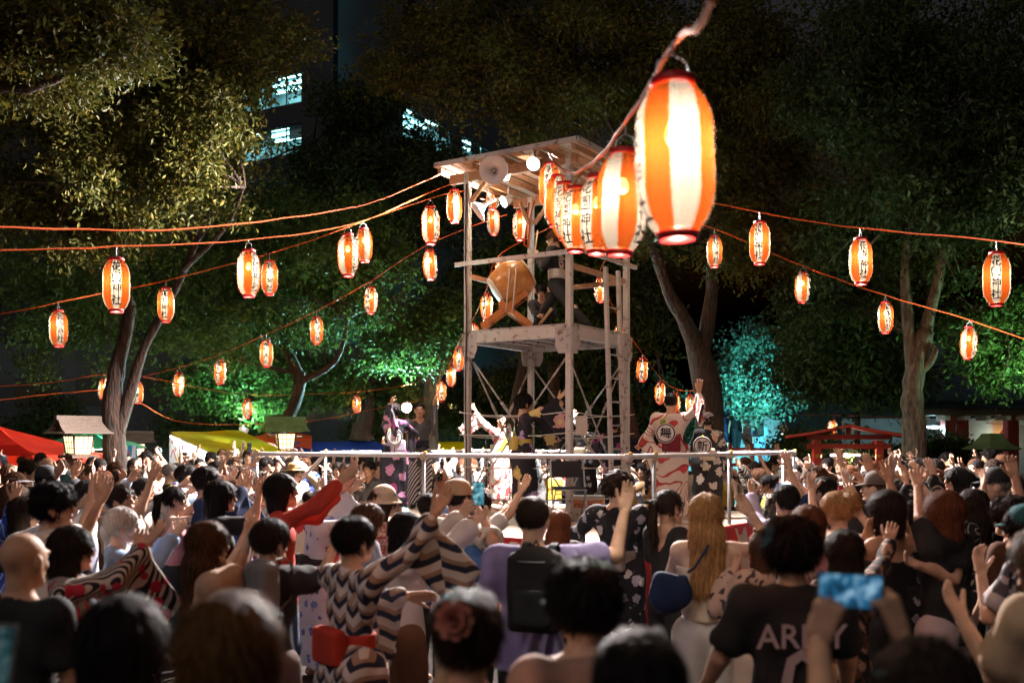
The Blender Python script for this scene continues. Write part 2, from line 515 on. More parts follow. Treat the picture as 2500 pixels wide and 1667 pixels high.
_HEADS = {}
def head_tpl(kind, lod):
    """kind 'm' or 'f'; origin mid-head, y forward. materials: 0 skin 1 dark 2 eye white 3 lip"""
    if (kind, lod) in _HEADS: return _HEADS[kind, lod]
    f = Field((-0.1, -0.13, -0.16), (0.1, 0.13, 0.13), LODV[lod])
    jw = 0.036 if kind == 'm' else 0.030
    f.ell((0, -0.014, 0.032), (0.074, 0.094, 0.083), 0.01)
    f.cone((0, 0.024, 0.0), (0, 0.046, -0.078), 0.064, jw, 0.03)
    for s in (-1, 1):
        f.cone((s * 0.048, 0.0, -0.03), (s * 0.024, 0.048, -0.088), 0.026, 0.020, 0.03)     # jaw line
        f.ell((s * 0.036, 0.058, -0.022), (0.024, 0.022, 0.022), 0.02)                        # cheek
        f.ell((s * 0.028, 0.082, 0.030), (0.026, 0.013, 0.009), 0.015)                        # brow
        f.ell((s * 0.031, 0.101, 0.012), (0.017, 0.020, 0.012), 0.012, sub=True)              # socket
        f.ell((s * 0.077, -0.006, -0.008), (0.011, 0.022, 0.034), 0.008)                      # ear
        f.ell((s * 0.012, 0.095, -0.030), (0.009, 0.011, 0.008), 0.006)                       # nostril wing
    f.ell((0, 0.076, -0.094), (0.020, 0.018, 0.018), 0.02)                                    # chin
    f.cone((0, 0.086, 0.014), (0, 0.106, -0.024), 0.008, 0.0115, 0.012)                       # nose
    f.ell((0, 0.084, -0.056), (0.026, 0.014, 0.014), 0.012)
    f.ell((0, 0.091, -0.053), (0.021, 0.008, 0.005), 0.005)                                   # lips
    f.ell((0, 0.089, -0.064), (0.018, 0.008, 0.006), 0.005)
    f.cone((0, -0.026, -0.04), (0, -0.034, -0.16), 0.05, 0.052, 0.03)                         # nape
    V, Q = f.mesh()
    parts = []; _append(parts, V, Q, 0)
    c = V[Q].mean(1)
    lip = (np.abs(c[:, 0]) < 0.021) & (np.abs(c[:, 2] + 0.0585) < 0.0095) & (c[:, 1] > 0.082)
    parts[0][2][lip] = 3
    for s in (-1, 1):
        v, q = _blob((s * 0.031, 0.0795, 0.011), (0.0145, 0.008, 0.0068)); _append(parts, v, q, 2)
        v, q = _blob((s * 0.030, 0.0835, 0.0112), (0.0064, 0.006, 0.0064), 8, 4); _append(parts, v, q, 1)
        v, q = _blob((s * 0.0315, 0.0845, 0.0178), (0.0165, 0.006, 0.0016), 8, 4); _append(parts, v, q, 1)      # lid line
        v, q = _blob((s * 0.032, 0.0885, 0.0335), (0.019, 0.007, 0.0032), 8, 4); _append(parts, v, q, 1)        # eyebrow
    out = (np.concatenate([p[0] for p in parts]), np.concatenate([p[1] for p in parts]), np.concatenate([p[2] for p in parts]))
    _HEADS[kind, lod] = out
    return out

_HAIR = {}
def hair_mesh(style, lod):
    if (style, lod) in _HAIR: return _HAIR[style, lod]
    vx = {0: 0.0075, 1: 0.0105, 2: 0.0145}[lod]
    f = Field((-0.19, -0.27, -0.50), (0.19, 0.17, 0.25), vx)
    full = {'short': 0.017, 'crop': 0.007, 'messy': 0.028, 'bob': 0.020, 'long': 0.018, 'pony': 0.012, 'bun': 0.012,
            'mid': 0.020, 'buzz': 0.004, 'curly': 0.030, 'grey': 0.020, 'bald': 0.004}[style]
    f.ell((0, -0.016, 0.034), (0.075 + full, 0.094 + full, 0.084 + full), 0.01)
    if style in ('bob', 'mid'):
        f.cone((0, -0.025, 0.0), (0, -0.03, -0.095), 0.096, 0.098 if style == 'bob' else 0.088, 0.03)
    if style == 'long':
        f.cone((0, -0.03, 0.0), (0, -0.05, -0.14), 0.093, 0.092, 0.03)
        for x in (-0.05, 0, 0.05):
            f.cone((x, -0.07, -0.1), (x * 1.15, -0.105, -0.44), 0.05, 0.036, 0.04)
    if style == 'pony':
        for p, q, a, b in (((0, -0.105, 0.035), (0, -0.155, 0.02), 0.024, 0.03), ((0, -0.155, 0.02), (0.01, -0.175, -0.12), 0.034, 0.032), ((0.01, -0.175, -0.12), (0.015, -0.165, -0.28), 0.032, 0.012)):
            f.cone(p, q, a, b, 0.02)
    if style == 'bun':
        f.ell((0, -0.105, 0.085), (0.052, 0.045, 0.045), 0.012)
        f.ell((0.025, -0.125, 0.06), (0.03, 0.028, 0.03), 0.008)
    if style == 'messy': 
        for i in range(16):
            a = i * 2.4; f.ell((0.06 * math.cos(a), -0.02 + 0.075 * math.sin(a), 0.085 + 0.025 * math.sin(i * 1.7)), (0.03, 0.03, 0.026), 0.012)
    if style == 'curly':
        for i in range(34):
            a = i * 2.4; z = 0.11 - 0.0042 * i; r = math.sqrt(max(0.05, 1 - ((z - 0.03) / 0.1) ** 2))
            f.ell((0.092 * r * math.cos(a), -0.03 + 0.1 * r * math.sin(a) * (1 if math.sin(a) < 0 else 0.75), z), (0.024, 0.024, 0.022), 0.006)
    # face opening and neck
    bang = {'bob': 0.030, 'mid': 0.036, 'long': 0.048, 'messy': 0.052, 'short': 0.056, 'pony': 0.058, 'bun': 0.062, 'crop': 0.066, 'buzz': 0.072, 'curly': 0.058, 'grey': 0.062, 'bald': 0.02}[style]
    if style == 'bald':
        f.plane((0, 0, -0.0), (0, 0.25, 1))
    f.ell((0, 0.118, bang - 0.135), (0.077, 0.100, 0.135), 0.012, sub=True)
    if style in ('short', 'crop', 'messy', 'pony', 'bun', 'buzz', 'curly', 'grey', 'bald'):
        f.cone((0, 0.03, -0.16), (0, -0.02, -0.11), 0.12, 0.075 if style != 'messy' else 0.06, 0.012, sub=True)
        for s in (-1, 1): f.ell((s * 0.10, 0.012, -0.030), (0.045, 0.034, 0.046), 0.01, sub=True)
    f.cone((0, 0.04, -0.12), (0, 0.06, -0.4), 0.072, 0.10, 0.015, sub=True)
    V, Q = f.mesh()
    # strands: fine ridges that run down from the crown
    ang = np.arctan2(V[:, 0], V[:, 1] + 0.02); N = vnormals(V, Q)
    rr = np.random.default_rng(len(style)); w = 0
    for i in range(5):
        n = rr.integers(17, 48); w = w + np.sin(ang * n + rr.random() * 6 + V[:, 2] * rr.normal() * 30)
    amp = {'messy': 0.0035, 'short': 0.002, 'long': 0.0022, 'curly': 0.003}.get(style, 0.0014)
    V = V + N * (w * amp * 0.8)[:, None]
    # loose strands lying over the cap of hair
    n = {0: 5200, 1: 1500, 2: 420}[lod]; N = vnormals(V, Q); wd = {0: 0.0022, 1: 0.004, 2: 0.008}[lod]
    pick = rr.integers(0, len(V), n); p = V[pick]; nn = N[pick]
    keep = ~((p[:, 1] > 0.04) & (p[:, 2] < 0.0)); p, nn = p[keep], nn[keep]; n = len(p)
    crown = np.array((0, -0.05, 0.13)); d = p - crown; d[:, 2] -= 0.06; d += rr.normal(size=(n, 3)) * (0.10 if style in ('messy', 'curly') else 0.035)
    d -= nn * np.sum(d * nn, 1)[:, None]; d /= np.maximum(np.linalg.norm(d, axis=1), 1e-6)[:, None]
    L = {'crop': 0.018, 'buzz': 0.008, 'bald': 0.01, 'grey': 0.03, 'short': 0.035, 'messy': 0.04, 'curly': 0.022}.get(style, 0.055) * rr.uniform(0.6, 1.5, n)
    side = np.cross(d, nn); lift = rr.uniform(0.0005, 0.004, n) * (2.2 if style in ('messy', 'short', 'curly') else 1.0)
    a0 = p - d * (L * 0.3)[:, None] - nn * 0.002; m0 = p + d * (L * 0.3)[:, None] + nn * lift[:, None]; e0 = p + d * L[:, None] + nn * (lift * rr.uniform(-0.5, 2.0, n))[:, None]; e0[:, 2] -= 0.15 * L
    w1 = side * wd; SV = np.stack([a0 - w1 * 0.6, a0 + w1 * 0.6, m0 + w1, m0 - w1, e0], 1).reshape(-1, 3); b0 = len(V) + np.arange(n) * 5
    SQ = np.stack([b0, b0 + 1, b0 + 2, b0 + 3], 1); ST = np.stack([b0 + 3, b0 + 2, b0 + 4], 1)
    me = mesh_np("hair", np.concatenate([V, SV]), np.concatenate([Q, SQ]), ST); _HAIR[style, lod] = me
    return me

_HANDS = {}
def hand_tpl(pose, lod):
    """right hand: origin wrist, fingers +z, palm faces +y, thumb +x"""
    if (pose, lod) in _HANDS: return _HANDS[pose, lod]
    f = Field((-0.08, -0.05, -0.03), (0.11, 0.12, 0.21), {0: 0.0045, 1: 0.0062, 2: 0.009}[lod])
    f.cone((0, 0, -0.03), (0, 0, 0.02), 0.026, 0.024, 0.01, flat=((0, 1, 0), 0.75))
    for x in (0.026, 0.009, -0.009, -0.026):
        f.cone((x * 0.6, 0, 0.015), (x, 0, 0.09), 0.0165, 0.0135, 0.012, flat=((0, 1, 0), 0.85))
    f.ell((0.024, 0.010, 0.035), (0.017, 0.013, 0.03), 0.012)
    curl = {'open': 9, 'flat': 12, 'relax': 24, 'grip': 72, 'point': 50}[pose]
    spread = {'open': 0.8, 'flat': 0.15, 'relax': 0.7, 'grip': 0.2, 'point': 0.4}[pose]
    rk = 1.0 if lod < 2 else 1.15
    for i, (x, L, s0) in enumerate(((0.029, 0.074, 0.13), (0.010, 0.082, 0.03), (-0.010, 0.076, -0.07), (-0.028, 0.060, -0.2))):
        p = np.array((x, 0, 0.088)); a = R(curl * (0.55 + 0.12 * i)); sx = s0 * spread
        for j, (fr, r0, r1) in enumerate(((0.45, 0.0098, 0.0088), (0.31, 0.0088, 0.0080), (0.24, 0.0080, 0.0066))):
            d = np.array((sx, math.sin(a), math.cos(a))); d /= np.linalg.norm(d)
            q = p + d * L * fr
            f.cone(p, q, r0 * rk, r1 * rk, 0.004); p = q; a += R(curl * (0.9 if j == 0 else 0.7))
    a = {'open': 0.9, 'flat': 0.45, 'relax': 0.65, 'grip': 0.25, 'point': 0.5}[pose]; yy = {'open': 0.12, 'flat': 0.3, 'relax': 0.4, 'grip': 0.95, 'point': 0.5}[pose]
    p = np.array((0.026, 0.006, 0.03))
    for j, (L, r0, r1) in enumerate(((0.035, 0.0135, 0.011), (0.03, 0.011, 0.0098), (0.024, 0.0098, 0.008))):
        d = np.array((a * (1 - 0.3 * j), yy * (0.6 + 0.4 * j), 0.75)); d /= np.linalg.norm(d)
        q = p + d * L; f.cone(p, q, r0 * rk, r1 * rk, 0.005); p = q
    out = f.mesh(); _HANDS[pose, lod] = out
    return out

def frame(z, y):
    """rotation whose third axis is z and whose second is near y"""
    z = np.array(z, float); z /= np.linalg.norm(z); y = np.array(y, float)
    x = np.cross(y, z)
    if np.linalg.norm(x) < 1e-3: x = np.cross((0.3, 0.9, 0.1), z)
    x /= np.linalg.norm(x); y = np.cross(z, x)
    return np.stack([x, y, z], 1)

def rotm(yaw=0, pitch=0, roll=0):
    """yaw: turn to the right, pitch: nod forward, roll: lean to the right (degrees); right, forward, up axes"""
    cy, sy = math.cos(R(yaw)), math.sin(R(yaw)); cp, sp = math.cos(R(pitch)), math.sin(R(pitch)); cr, sr = math.cos(R(roll)), math.sin(R(roll))
    Mz = np.array(((cy, sy, 0), (-sy, cy, 0), (0, 0, 1))); Mx = np.array(((1, 0, 0), (0, cp, sp), (0, -sp, cp))); My = np.array(((cr, 0, sr), (0, 1, 0), (-sr, 0, cr)))
    return Mz @ Mx @ My

def dirv(az, el):
    """az from forward towards the right, el up (degrees)"""
    return np.array((math.sin(R(az)) * math.cos(R(el)), math.cos(R(az)) * math.cos(R(el)), math.sin(R(el))))

class Skel:
    """joints of a figure; x right, y forward, z up, standing at the origin"""
    def __init__(s, h=1.68, sex='m', lean=0, side=0, twist=0, head=(0, 0, 0), arms=None, stance='stand', build=1.0, seat=None):
        s.h = h; s.sex = sex; s.b = build; k = h / 1.70; s.k = k
        pel = np.array((0, 0, 0.895 * k)) if stance != 'sit' else np.array((0, 0, 0.13 * k))
        if stance == 'lunge': pel = np.array((0, -0.02, 0.74 * k))
        if stance == 'crouch': pel = np.array((0, -0.05, 0.80 * k))
        s.pel = pel; T = rotm(twist, lean, side); s.T = T
        up = lambda x, y, z: pel + T @ (np.array((x, y, z - 0.895)) * k)
        sw = (0.178 if sex == 'm' else 0.155) * (0.6 + 0.4 * build)
        s.waist = up(0, 0.0, 1.05); s.chest = up(0, 0.0, 1.24); s.neck = up(0, -0.015, 1.405); s.nk2 = up(0, 0.005, 1.475)
        s.sh = {1: up(sw, -0.01, 1.37), -1: up(-sw, -0.01, 1.37)}
        s.H = T @ rotm(*head); s.head = s.nk2 + s.H @ np.array((0, 0.015, 0.105)) * k
        s.top = s.head[2] + 0.12 * k
        s.hip = {1: pel + np.array((0.088, 0, -0.03)) * k, -1: pel + np.array((-0.088, 0, -0.03)) * k}
        A = {'stand': ((0.10, 0.02), (0.11, -0.02)), 'step': ((0.10, 0.22), (-0.09, -0.20)), 'lunge': ((0.10, 0.48), (-0.12, -0.62)), 'crouch': ((0.18, 0.12), (-0.14, -0.1))}
        s.knee, s.ank = {}, {}
        if stance == 'sit':
            for sd in (1, -1):
                s.knee[sd] = pel + np.array((sd * 0.30, 0.26, -0.02)) * k; s.ank[sd] = pel + np.array((-sd * 0.06, 0.30, -0.06)) * k
        else:
            st = A[stance]
            for sd, (fx, fy) in ((1, st[0]), (-1, (st[1][0], st[1][1]) if stance != 'stand' else (-0.11, st[1][1]))):
                if stance == 'stand' and sd == 1: fx, fy = 0.10, 0.02
                an = np.array((fx * k, fy * k, 0.085 * k)); hp = s.hip[sd]; L1 = L2 = 0.3925 * k
                d = an - hp; D = np.linalg.norm(d); L = max(L1 * 2, D * 1.002) / 2
                hgt = math.sqrt(max(0, L * L - D * D / 4)); n = np.array((0.1 * sd, 1, 0.0)); n -= d * (n @ d) / (D * D); n /= np.linalg.norm(n)
                s.knee[sd] = (hp + an) / 2 + n * hgt; s.ank[sd] = an
        s.elb, s.wri, s.hnd = {}, {}, {}
        arms = arms or {}
        for sd in (1, -1):
            a = arms.get(sd) or arms.get('both') or ('dir', (25 * sd, -76), (15 * sd, -66))
            U, L = 0.275 * k, 0.245 * k; S = s.sh[sd]
            if a[0] == 'dir':
                az1, e1 = a[1]; az2, e2 = a[2]
                s.elb[sd] = S + dirv(az1, e1) * U; s.wri[sd] = s.elb[sd] + dirv(az2, e2) * L
            else:                                   # ('ik', target, pole)
                t = np.array(a[1], float); d = t - S; D = np.linalg.norm(d)
                if D > (U + L) * 0.985: d *= (U + L) * 0.985 / D; D = (U + L) * 0.985
                if D < 0.12: d = d / max(D, 1e-6) * 0.12; D = 0.12
                c = (U * U + D * D - L * L) / (2 * D); hg = math.sqrt(max(0, U * U - c * c))
                pole = np.array(a[2] if len(a) > 2 and a[2] is not None else (0.35 * sd, -0.1, -1.0), float)
                n = pole - d * (pole @ d) / (D * D); nn = np.linalg.norm(n); n = n / nn if nn > 1e-4 else np.array((0, 0, -1.0))
                s.elb[sd] = S + d / D * c + n * hg; s.wri[sd] = S + d
            hd = a[3] if len(a) > 3 and a[3] is not None else {}
            s.hnd[sd] = hd

def body_parts(s, lod, bare=True):
    """skin: trunk, limbs, head and hands -> V, Q, material index"""
    k = s.k; b = s.b; vx = {0: 0.0125, 1: 0.018, 2: 0.026}[lod]
    pts = np.array([s.pel, s.waist, s.chest, s.neck, s.nk2, *s.sh.values(), *s.elb.values(), *s.wri.values(), *s.hip.values(), *s.knee.values(), *s.ank.values()])
    f = Field(pts.min(0) - 0.16, pts.max(0) + 0.16, vx)
    fem = s.sex == 'f'; X = s.T[:, 0]; Yv = s.T[:, 1]
    fl = (Yv, 0.66)
    f.cone(s.pel, s.waist, 0.135 * k * b, 0.115 * k * b, 0.04, flat=fl)
    f.cone(s.waist, s.chest, 0.118 * k * b, 0.135 * k * b, 0.04, flat=fl)
    for sd in (1, -1):
        f.cone(s.chest + X * sd * 0.06 * k, s.sh[sd] - np.array((0, 0, 0.015)), 0.09 * k * b, 0.055 * k, 0.04, flat=(Yv, 0.8))
        if fem: f.ell(s.chest + X * sd * 0.065 * k + Yv * 0.062 * k - s.T[:, 2] * 0.03, np.array((0.06, 0.045, 0.055)) * k, 0.04)
        f.cone(s.neck, s.sh[sd], 0.05 * k, 0.045 * k, 0.05)
        f.cone(s.sh[sd], s.elb[sd], 0.050 * k * b, 0.038 * k * b, 0.02); f.cone(s.elb[sd], s.wri[sd], 0.039 * k * b, 0.027 * k, 0.015)
        f.cone(s.hip[sd], s.knee[sd], 0.085 * k * b, 0.055 * k, 0.04); f.cone(s.knee[sd], s.ank[sd], 0.056 * k, 0.036 * k, 0.02)
        sh = s.knee[sd] * 0.7 + s.ank[sd] * 0.3 - np.array((0, 0.012, 0)); f.ell(sh, np.array((0.046, 0.048, 0.09)) * k, 0.03)
        fd = np.array((0.12 * sd, 1, 0.0)); f.cone(s.ank[sd] + np.array((0, -0.03, -0.045)) * k, s.ank[sd] + fd * 0.15 * k + np.array((0, 0, -0.062)) * k, 0.038 * k, 0.026 * k, 0.03)
    f.cone(s.neck - s.T[:, 2] * 0.03, s.nk2 + s.T[:, 2] * 0.05, 0.058 * k if not fem else 0.05 * k, 0.052 * k if not fem else 0.046 * k, 0.03)
    V, Q = f.mesh(); parts = []; _append(parts, V, Q, 0)
    hv, hq, hm = head_tpl(s.sex, lod)
    n = len(V); parts.append((s.head + (hv * k) @ s.H.T, hq + n, hm))
    for sd in (1, -1):
        hd = s.hnd[sd]; hp_ = hd.get('pose', 'relax'); hp_ = ('flat', 'flat', 'open', 'relax')[int(abs(s.wri[sd][0] * 7919 + s.wri[sd][2] * 104729)) % 4] if hp_ == 'open' else hp_; v, q = hand_tpl(hp_, min(2, lod))
        v = v.copy(); q = q.copy()
        if sd == -1: v[:, 0] *= -1; q = q[:, ::-1]
        fore = s.wri[sd] - s.elb[sd]; fore = fore / np.linalg.norm(fore)
        z = np.array(hd['dir'], float) if 'dir' in hd else fore
        palm = np.array(hd.get('palm', (-0.8 * sd, 0.2, -0.4)), float)
        M = frame(z, palm)
        _append(parts, s.wri[sd] + (v * k * (1.0 if s.sex == 'm' else 0.93)) @ M.T, q, 0)
    return (np.concatenate([p[0] for p in parts]), np.concatenate([p[1] for p in parts]), np.concatenate([p[2] for p in parts]))

# ---------------------------------------------------------------- clothes
def torso_field(s, f, t, fem, low=True, hem=0.0):
    k, b = s.k, s.b; X, Yv, Z = s.T[:, 0], s.T[:, 1], s.T[:, 2]; fl = (Yv, 0.70)
    if low: f.cone(s.pel - Z * hem * k, s.waist, 0.152 * k * b + t * 1.6, 0.122 * k * b + t * 1.2, 0.04, flat=(Yv, 0.74))
    f.cone(s.waist, s.chest, 0.122 * k * b + t, 0.138 * k * b + t, 0.04, flat=fl)
    for sd in (1, -1):
        f.cone(s.chest + X * sd * 0.06 * k, s.sh[sd] - np.array((0, 0, 0.012)), 0.092 * k * b + t, 0.058 * k + t, 0.04, flat=(Yv, 0.8))
        if fem: f.ell(s.chest + X * sd * 0.065 * k + Yv * 0.062 * k - Z * 0.03, (np.array((0.06, 0.045, 0.055)) * k + t), 0.05)
        f.cone(s.neck - Z * 0.012, s.sh[sd], 0.052 * k + t, 0.047 * k + t, 0.04)

def garment(s, kind, lod, seed=0, sleeve=0.6, hang=0.40, length=1.0, loose=0.012):
    k = s.k; fem = s.sex == 'f'; vx = {0: 0.013, 1: 0.0185, 2: 0.027}[lod]
    if lod == 2: loose += 0.008
    pts = np.array([s.pel, s.neck, *s.sh.values(), *s.elb.values(), *s.wri.values(), *s.hip.values(), *s.knee.values(), *s.ank.values()])
    lo, hi = pts.min(0) - 0.2, pts.max(0) + 0.2
    if kind in ('kimono', 'happi'): lo[2] = min(lo[2], pts[:, 2].min() - 0.1)
    X, Yv, Z = s.T[:, 0], s.T[:, 1], s.T[:, 2]
    amp, frq = 0.010, 26
    if kind in ('tee', 'shirt', 'tank', 'kimono', 'happi', 'dress'):
        f = Field(lo, hi, vx)
        t = loose
        torso_field(s, f, t, fem, hem=0.06)
        for sd in (1, -1):
            S, E, W = s.sh[sd], s.elb[sd], s.wri[sd]
            if kind in ('tee', 'dress'):
                e = S + (E - S) * (0.62 if kind == 'tee' else 0.35); f.cone(S, e, 0.055 * k + t, 0.056 * k + t * 1.6, 0.03)
                d = (E - S) / np.linalg.norm(E - S)
                f.ell(e + d * 0.075, (0.06, 0.06, 0.06), 0.006, sub=True)
            elif kind == 'shirt':
                f.cone(S, E, 0.054 * k + t, 0.045 * k + t, 0.03); e = E + (W - E) * (sleeve if sleeve > 0.6 else 0.85); f.cone(E, e, 0.046 * k + t, 0.04 * k + t, 0.02)
            elif kind in ('kimono', 'happi'):
                f.cone(S, E, 0.056 * k + t, 0.050 * k + t, 0.03)
                e = E + (W - E) * 0.72; f.cone(E, e, 0.046 * k + t, 0.042 * k + t, 0.02)
                a = (e - E); L = np.linalg.norm(a); a = a / L
                g = np.array((0, 0, -1.0)); dn = g - a * (a @ g)
                if np.linalg.norm(dn) < 0.25: dn = np.array((-0.5 * sd, -0.3, -0.7)) - a * (a @ np.array((-0.5 * sd, -0.3, -0.7)))
                dn /= np.linalg.norm(dn); nn = np.cross(a, dn)
                hh = hang * k / 2
                c0 = (E * 0.65 + S * 0.35) * 0.5 + e * 0.5 + dn * hh
                LL = np.linalg.norm(e - (E * 0.65 + S * 0.35))
                ax = e - (E * 0.65 + S * 0.35); ax /= LL; dn2 = dn - ax * (dn @ ax); dn2 /= np.linalg.norm(dn2); nn = np.cross(ax, dn2)
                M = np.stack([ax, dn2, nn], 1)
                f.rbox(c0, (max(0.02, LL / 2 - 0.02), max(0.03, hh - 0.01), 0.006), M, max(0.014, vx * 0.95), 0.03)
            elif kind == 'tank':
                f.ell(S + X * sd * 0.045, (0.055, 0.09, 0.10), 0.01, sub=True)
        if kind in ('kimono', 'dress'):
            # skirt hangs from hips to ankles, wrapping the legs
            bot = (s.ank[1] + s.ank[-1]) / 2; zb = s.ank[1][2] * 0.5 + 0.06 * k + (1 - length) * 0.7 * k
            bot = np.array((bot[0], bot[1], zb)); spread = abs(s.ank[1][0] - s.ank[-1][0]) / 2
            for sd in (1, -1):
                an = s.ank[sd].copy(); an[2] = zb
                f.cone(s.hip[sd], s.knee[sd], 0.11 * k + t, 0.085 * k + t, 0.08); f.cone(s.knee[sd], an, 0.085 * k + t, 0.085 * k + t, 0.06)
                f.cone(s.hip[sd] * 0.75 + s.pel * 0.25, an, 0.125 * k + t, (0.105 if kind == 'kimono' else 0.16) * k + t, 0.08, flat=(np.array((0, 1, 0)), 0.92))
            f.cone(s.pel, bot, 0.16 * k + t, (0.15 if kind == 'kimono' else 0.19) * k + t, 0.06, flat=(np.array((0, 1, 0)), 0.85))
            f.plane((0, 0, zb), (0, 0, -1)); amp, frq = 0.013, 24
        elif kind in ('tee', 'shirt', 'tank', 'happi'):
            d = {'tee': 0.10, 'shirt': 0.14, 'tank': -0.05, 'happi': 0.22}[kind] * k
            if kind == 'happi':
                f.cone(s.pel, s.pel - Z * 0.2 * k, 0.16 * k, 0.18 * k, 0.05, flat=(Yv, 0.8))
            f.plane(s.pel - Z * d, -Z)
        # neck opening
        vneck = kind in ('kimono', 'happi')
        f.cone(s.neck + Z * 0.10 + Yv * 0.03, s.neck + Z * 0.005 + Yv * 0.012, 0.075 * k, (0.058 if not vneck else 0.052) * k, 0.012, sub=True)
        if vneck: f.cone(s.neck + Z * 0.02 + Yv * 0.09, s.chest + Z * 0.01 + Yv * 0.125 * k, 0.055 * k, 0.012, 0.015, sub=True)
        if kind == 'tank': f.plane(s.neck - Z * (0.06 if not length < 1 else 0.12), Z)
    elif kind in ('trousers', 'shorts', 'wide'):
        f = Field(lo, hi, vx); t = 0.010 if lod < 2 else 0.016
        if kind == 'wide': t += 0.03
        f.cone(s.pel + Z * 0.06 * k, s.pel - np.array((0, 0, 0.03)), 0.125 * k * s.b + 0.006, 0.136 * k * s.b + 0.008, 0.03, flat=(Yv, 0.70))
        for sd in (1, -1):
            f.cone(s.hip[sd], s.knee[sd], 0.084 * k * s.b + t, 0.062 * k + t, 0.03)
            if kind != 'shorts': f.cone(s.knee[sd], s.ank[sd] + np.array((0, 0, 0.0)), 0.06 * k + t, 0.048 * k + t, 0.03)
            else: f.cone(s.hip[sd], s.hip[sd] * 0.25 + s.knee[sd] * 0.75, 0.09 * k + t, 0.085 * k + t, 0.03)
        f.plane(s.pel + Z * 0.12 * k, Z)
        if kind != 'shorts': f.plane((0, 0, min(s.ank[1][2], s.ank[-1][2]) - 0.02 * k), (0, 0, -1))
        amp = 0.006
    elif kind == 'obi':
        f = Field(s.pel - 0.35, s.chest + 0.35, vx)
        f.cone(s.pel + Z * 0.04 * k, s.waist + Z * 0.05 * k, 0.150 * k + loose, 0.142 * k + loose, 0.02, flat=(Yv, 0.74))
        f.plane(s.pel + Z * 0.06 * k, -Z); f.plane(s.waist + Z * 0.05 * k, Z)
        if length > 0.5:
            M = np.stack([X, Yv, Z], 1)
            f.rbox(s.waist - Yv * 0.145 * k - Z * 0.01, (0.10 * k, 0.018, 0.075 * k), M, 0.02, 0.02)
        amp = 0.002
    elif kind == 'shoes':
        f = Field(pts.min(0) - 0.25, np.maximum(s.ank[1], s.ank[-1]) + 0.25, max(vx * 0.8, 0.012))
        for sd in (int(sleeve),):
            a = s.ank[sd]; fd = np.array((0.12 * sd, 1, 0.0))
            f.cone(a + np.array((0, -0.035, -0.045)) * k, a + fd * 0.16 * k + np.array((0, 0, -0.055)) * k, 0.048 * k, 0.038 * k, 0.02)
            f.cone(a + np.array((0, -0.01, -0.03)) * k, a + np.array((0, -0.01, 0.0)) * k, 0.046 * k, 0.043 * k, 0.02)
            f.plane(a + np.array((0, 0, -0.083 * k)), (0, 0, -1))
        amp = 0
    V, Q = f.mesh()
    if amp: V = wrinkle(V, Q, amp, frq, seed)
    return V, Q

# hats in the head's frame
def hat_mesh(kind):
    b = MB()
    if kind in ('cap', 'capback'):
        b.lathe([(0.098, 0.035), (0.1, 0.06), (0.094, 0.095), (0.075, 0.125), (0.04, 0.142), (0.0, 0.147)], (0, -0.015, 0), 20)
        s = 1 if kind == 'cap' else -1
        V = []; F = []
        for i in range(9):
            a = R(-62 + 15.5 * i)
            V += [(0.092 * math.sin(a), -0.015 + s * 0.095 * math.cos(a), 0.045), (0.088 * math.sin(a), -0.015 + s * (0.095 * math.cos(a) + 0.075 * max(0, math.cos(a * 1.35))), 0.036 - 0.012 * math.cos(a))]
        V += [(x, y, z - 0.006) for x, y, z in V]
        for i in range(8): F += [(2 * i, 2 * i + 1, 2 * i + 3, 2 * i + 2), (18 + 2 * i + 2, 18 + 2 * i + 3, 18 + 2 * i + 1, 18 + 2 * i), (2 * i + 1, 19 + 2 * i, 21 + 2 * i, 2 * i + 3)]
        b.add(V, F, 0, True)
        b.lathe([(0.009, 0.145), (0.008, 0.15), (0.0, 0.151)], (0, -0.015, 0), 8)
    elif kind == 'knit':
        pr = [(0.150, 0.000), (0.152, 0.006)]
        for i in range(13):
            t = i / 12; pr += [(0.142 - 0.036 * t ** 0.7, 0.012 + 0.055 * t), (0.137 - 0.036 * t ** 0.7, 0.0145 + 0.055 * t)]
        for i in range(9):
            a = i / 8 * math.pi / 2; pr += [(0.104 * math.cos(a), 0.072 + 0.085 * math.sin(a)), (0.099 * math.cos(a + 0.08), 0.072 + 0.083 * math.sin(min(a + 0.08, 1.57)))]
        b.lathe(pr, (0, -0.01, 0), 24)
    elif kind == 'straw':
        b.lathe([(0.18, 0.036), (0.182, 0.040), (0.11, 0.055), (0.104, 0.10), (0.085, 0.145), (0.03, 0.150), (0, 0.143)], (0, -0.015, 0), 24)
        b.lathe([(0.182, 0.036), (0.1, 0.046)], (0, -0.015, 0), 24)
    elif kind == 'visor':
        b.lathe([(0.098, 0.045), (0.100, 0.07)], (0, -0.015, 0), 20)
        V = []; F = []
        for i in range(11):
            a = R(-80 + 16 * i); e = 0.11 * max(0.05, math.cos(a * 1.05))
            V += [(0.097 * math.sin(a), -0.015 + 0.098 * math.cos(a), 0.05), ((0.097 + e * 0.35) * math.sin(a), -0.015 + 0.098 * math.cos(a) + e, 0.028)]
        for i in range(10): F.append((2 * i, 2 * i + 1, 2 * i + 3, 2 * i + 2))
        b.add(V, F, 0, True)
    return b.mesh("hat")
_HATS = {}

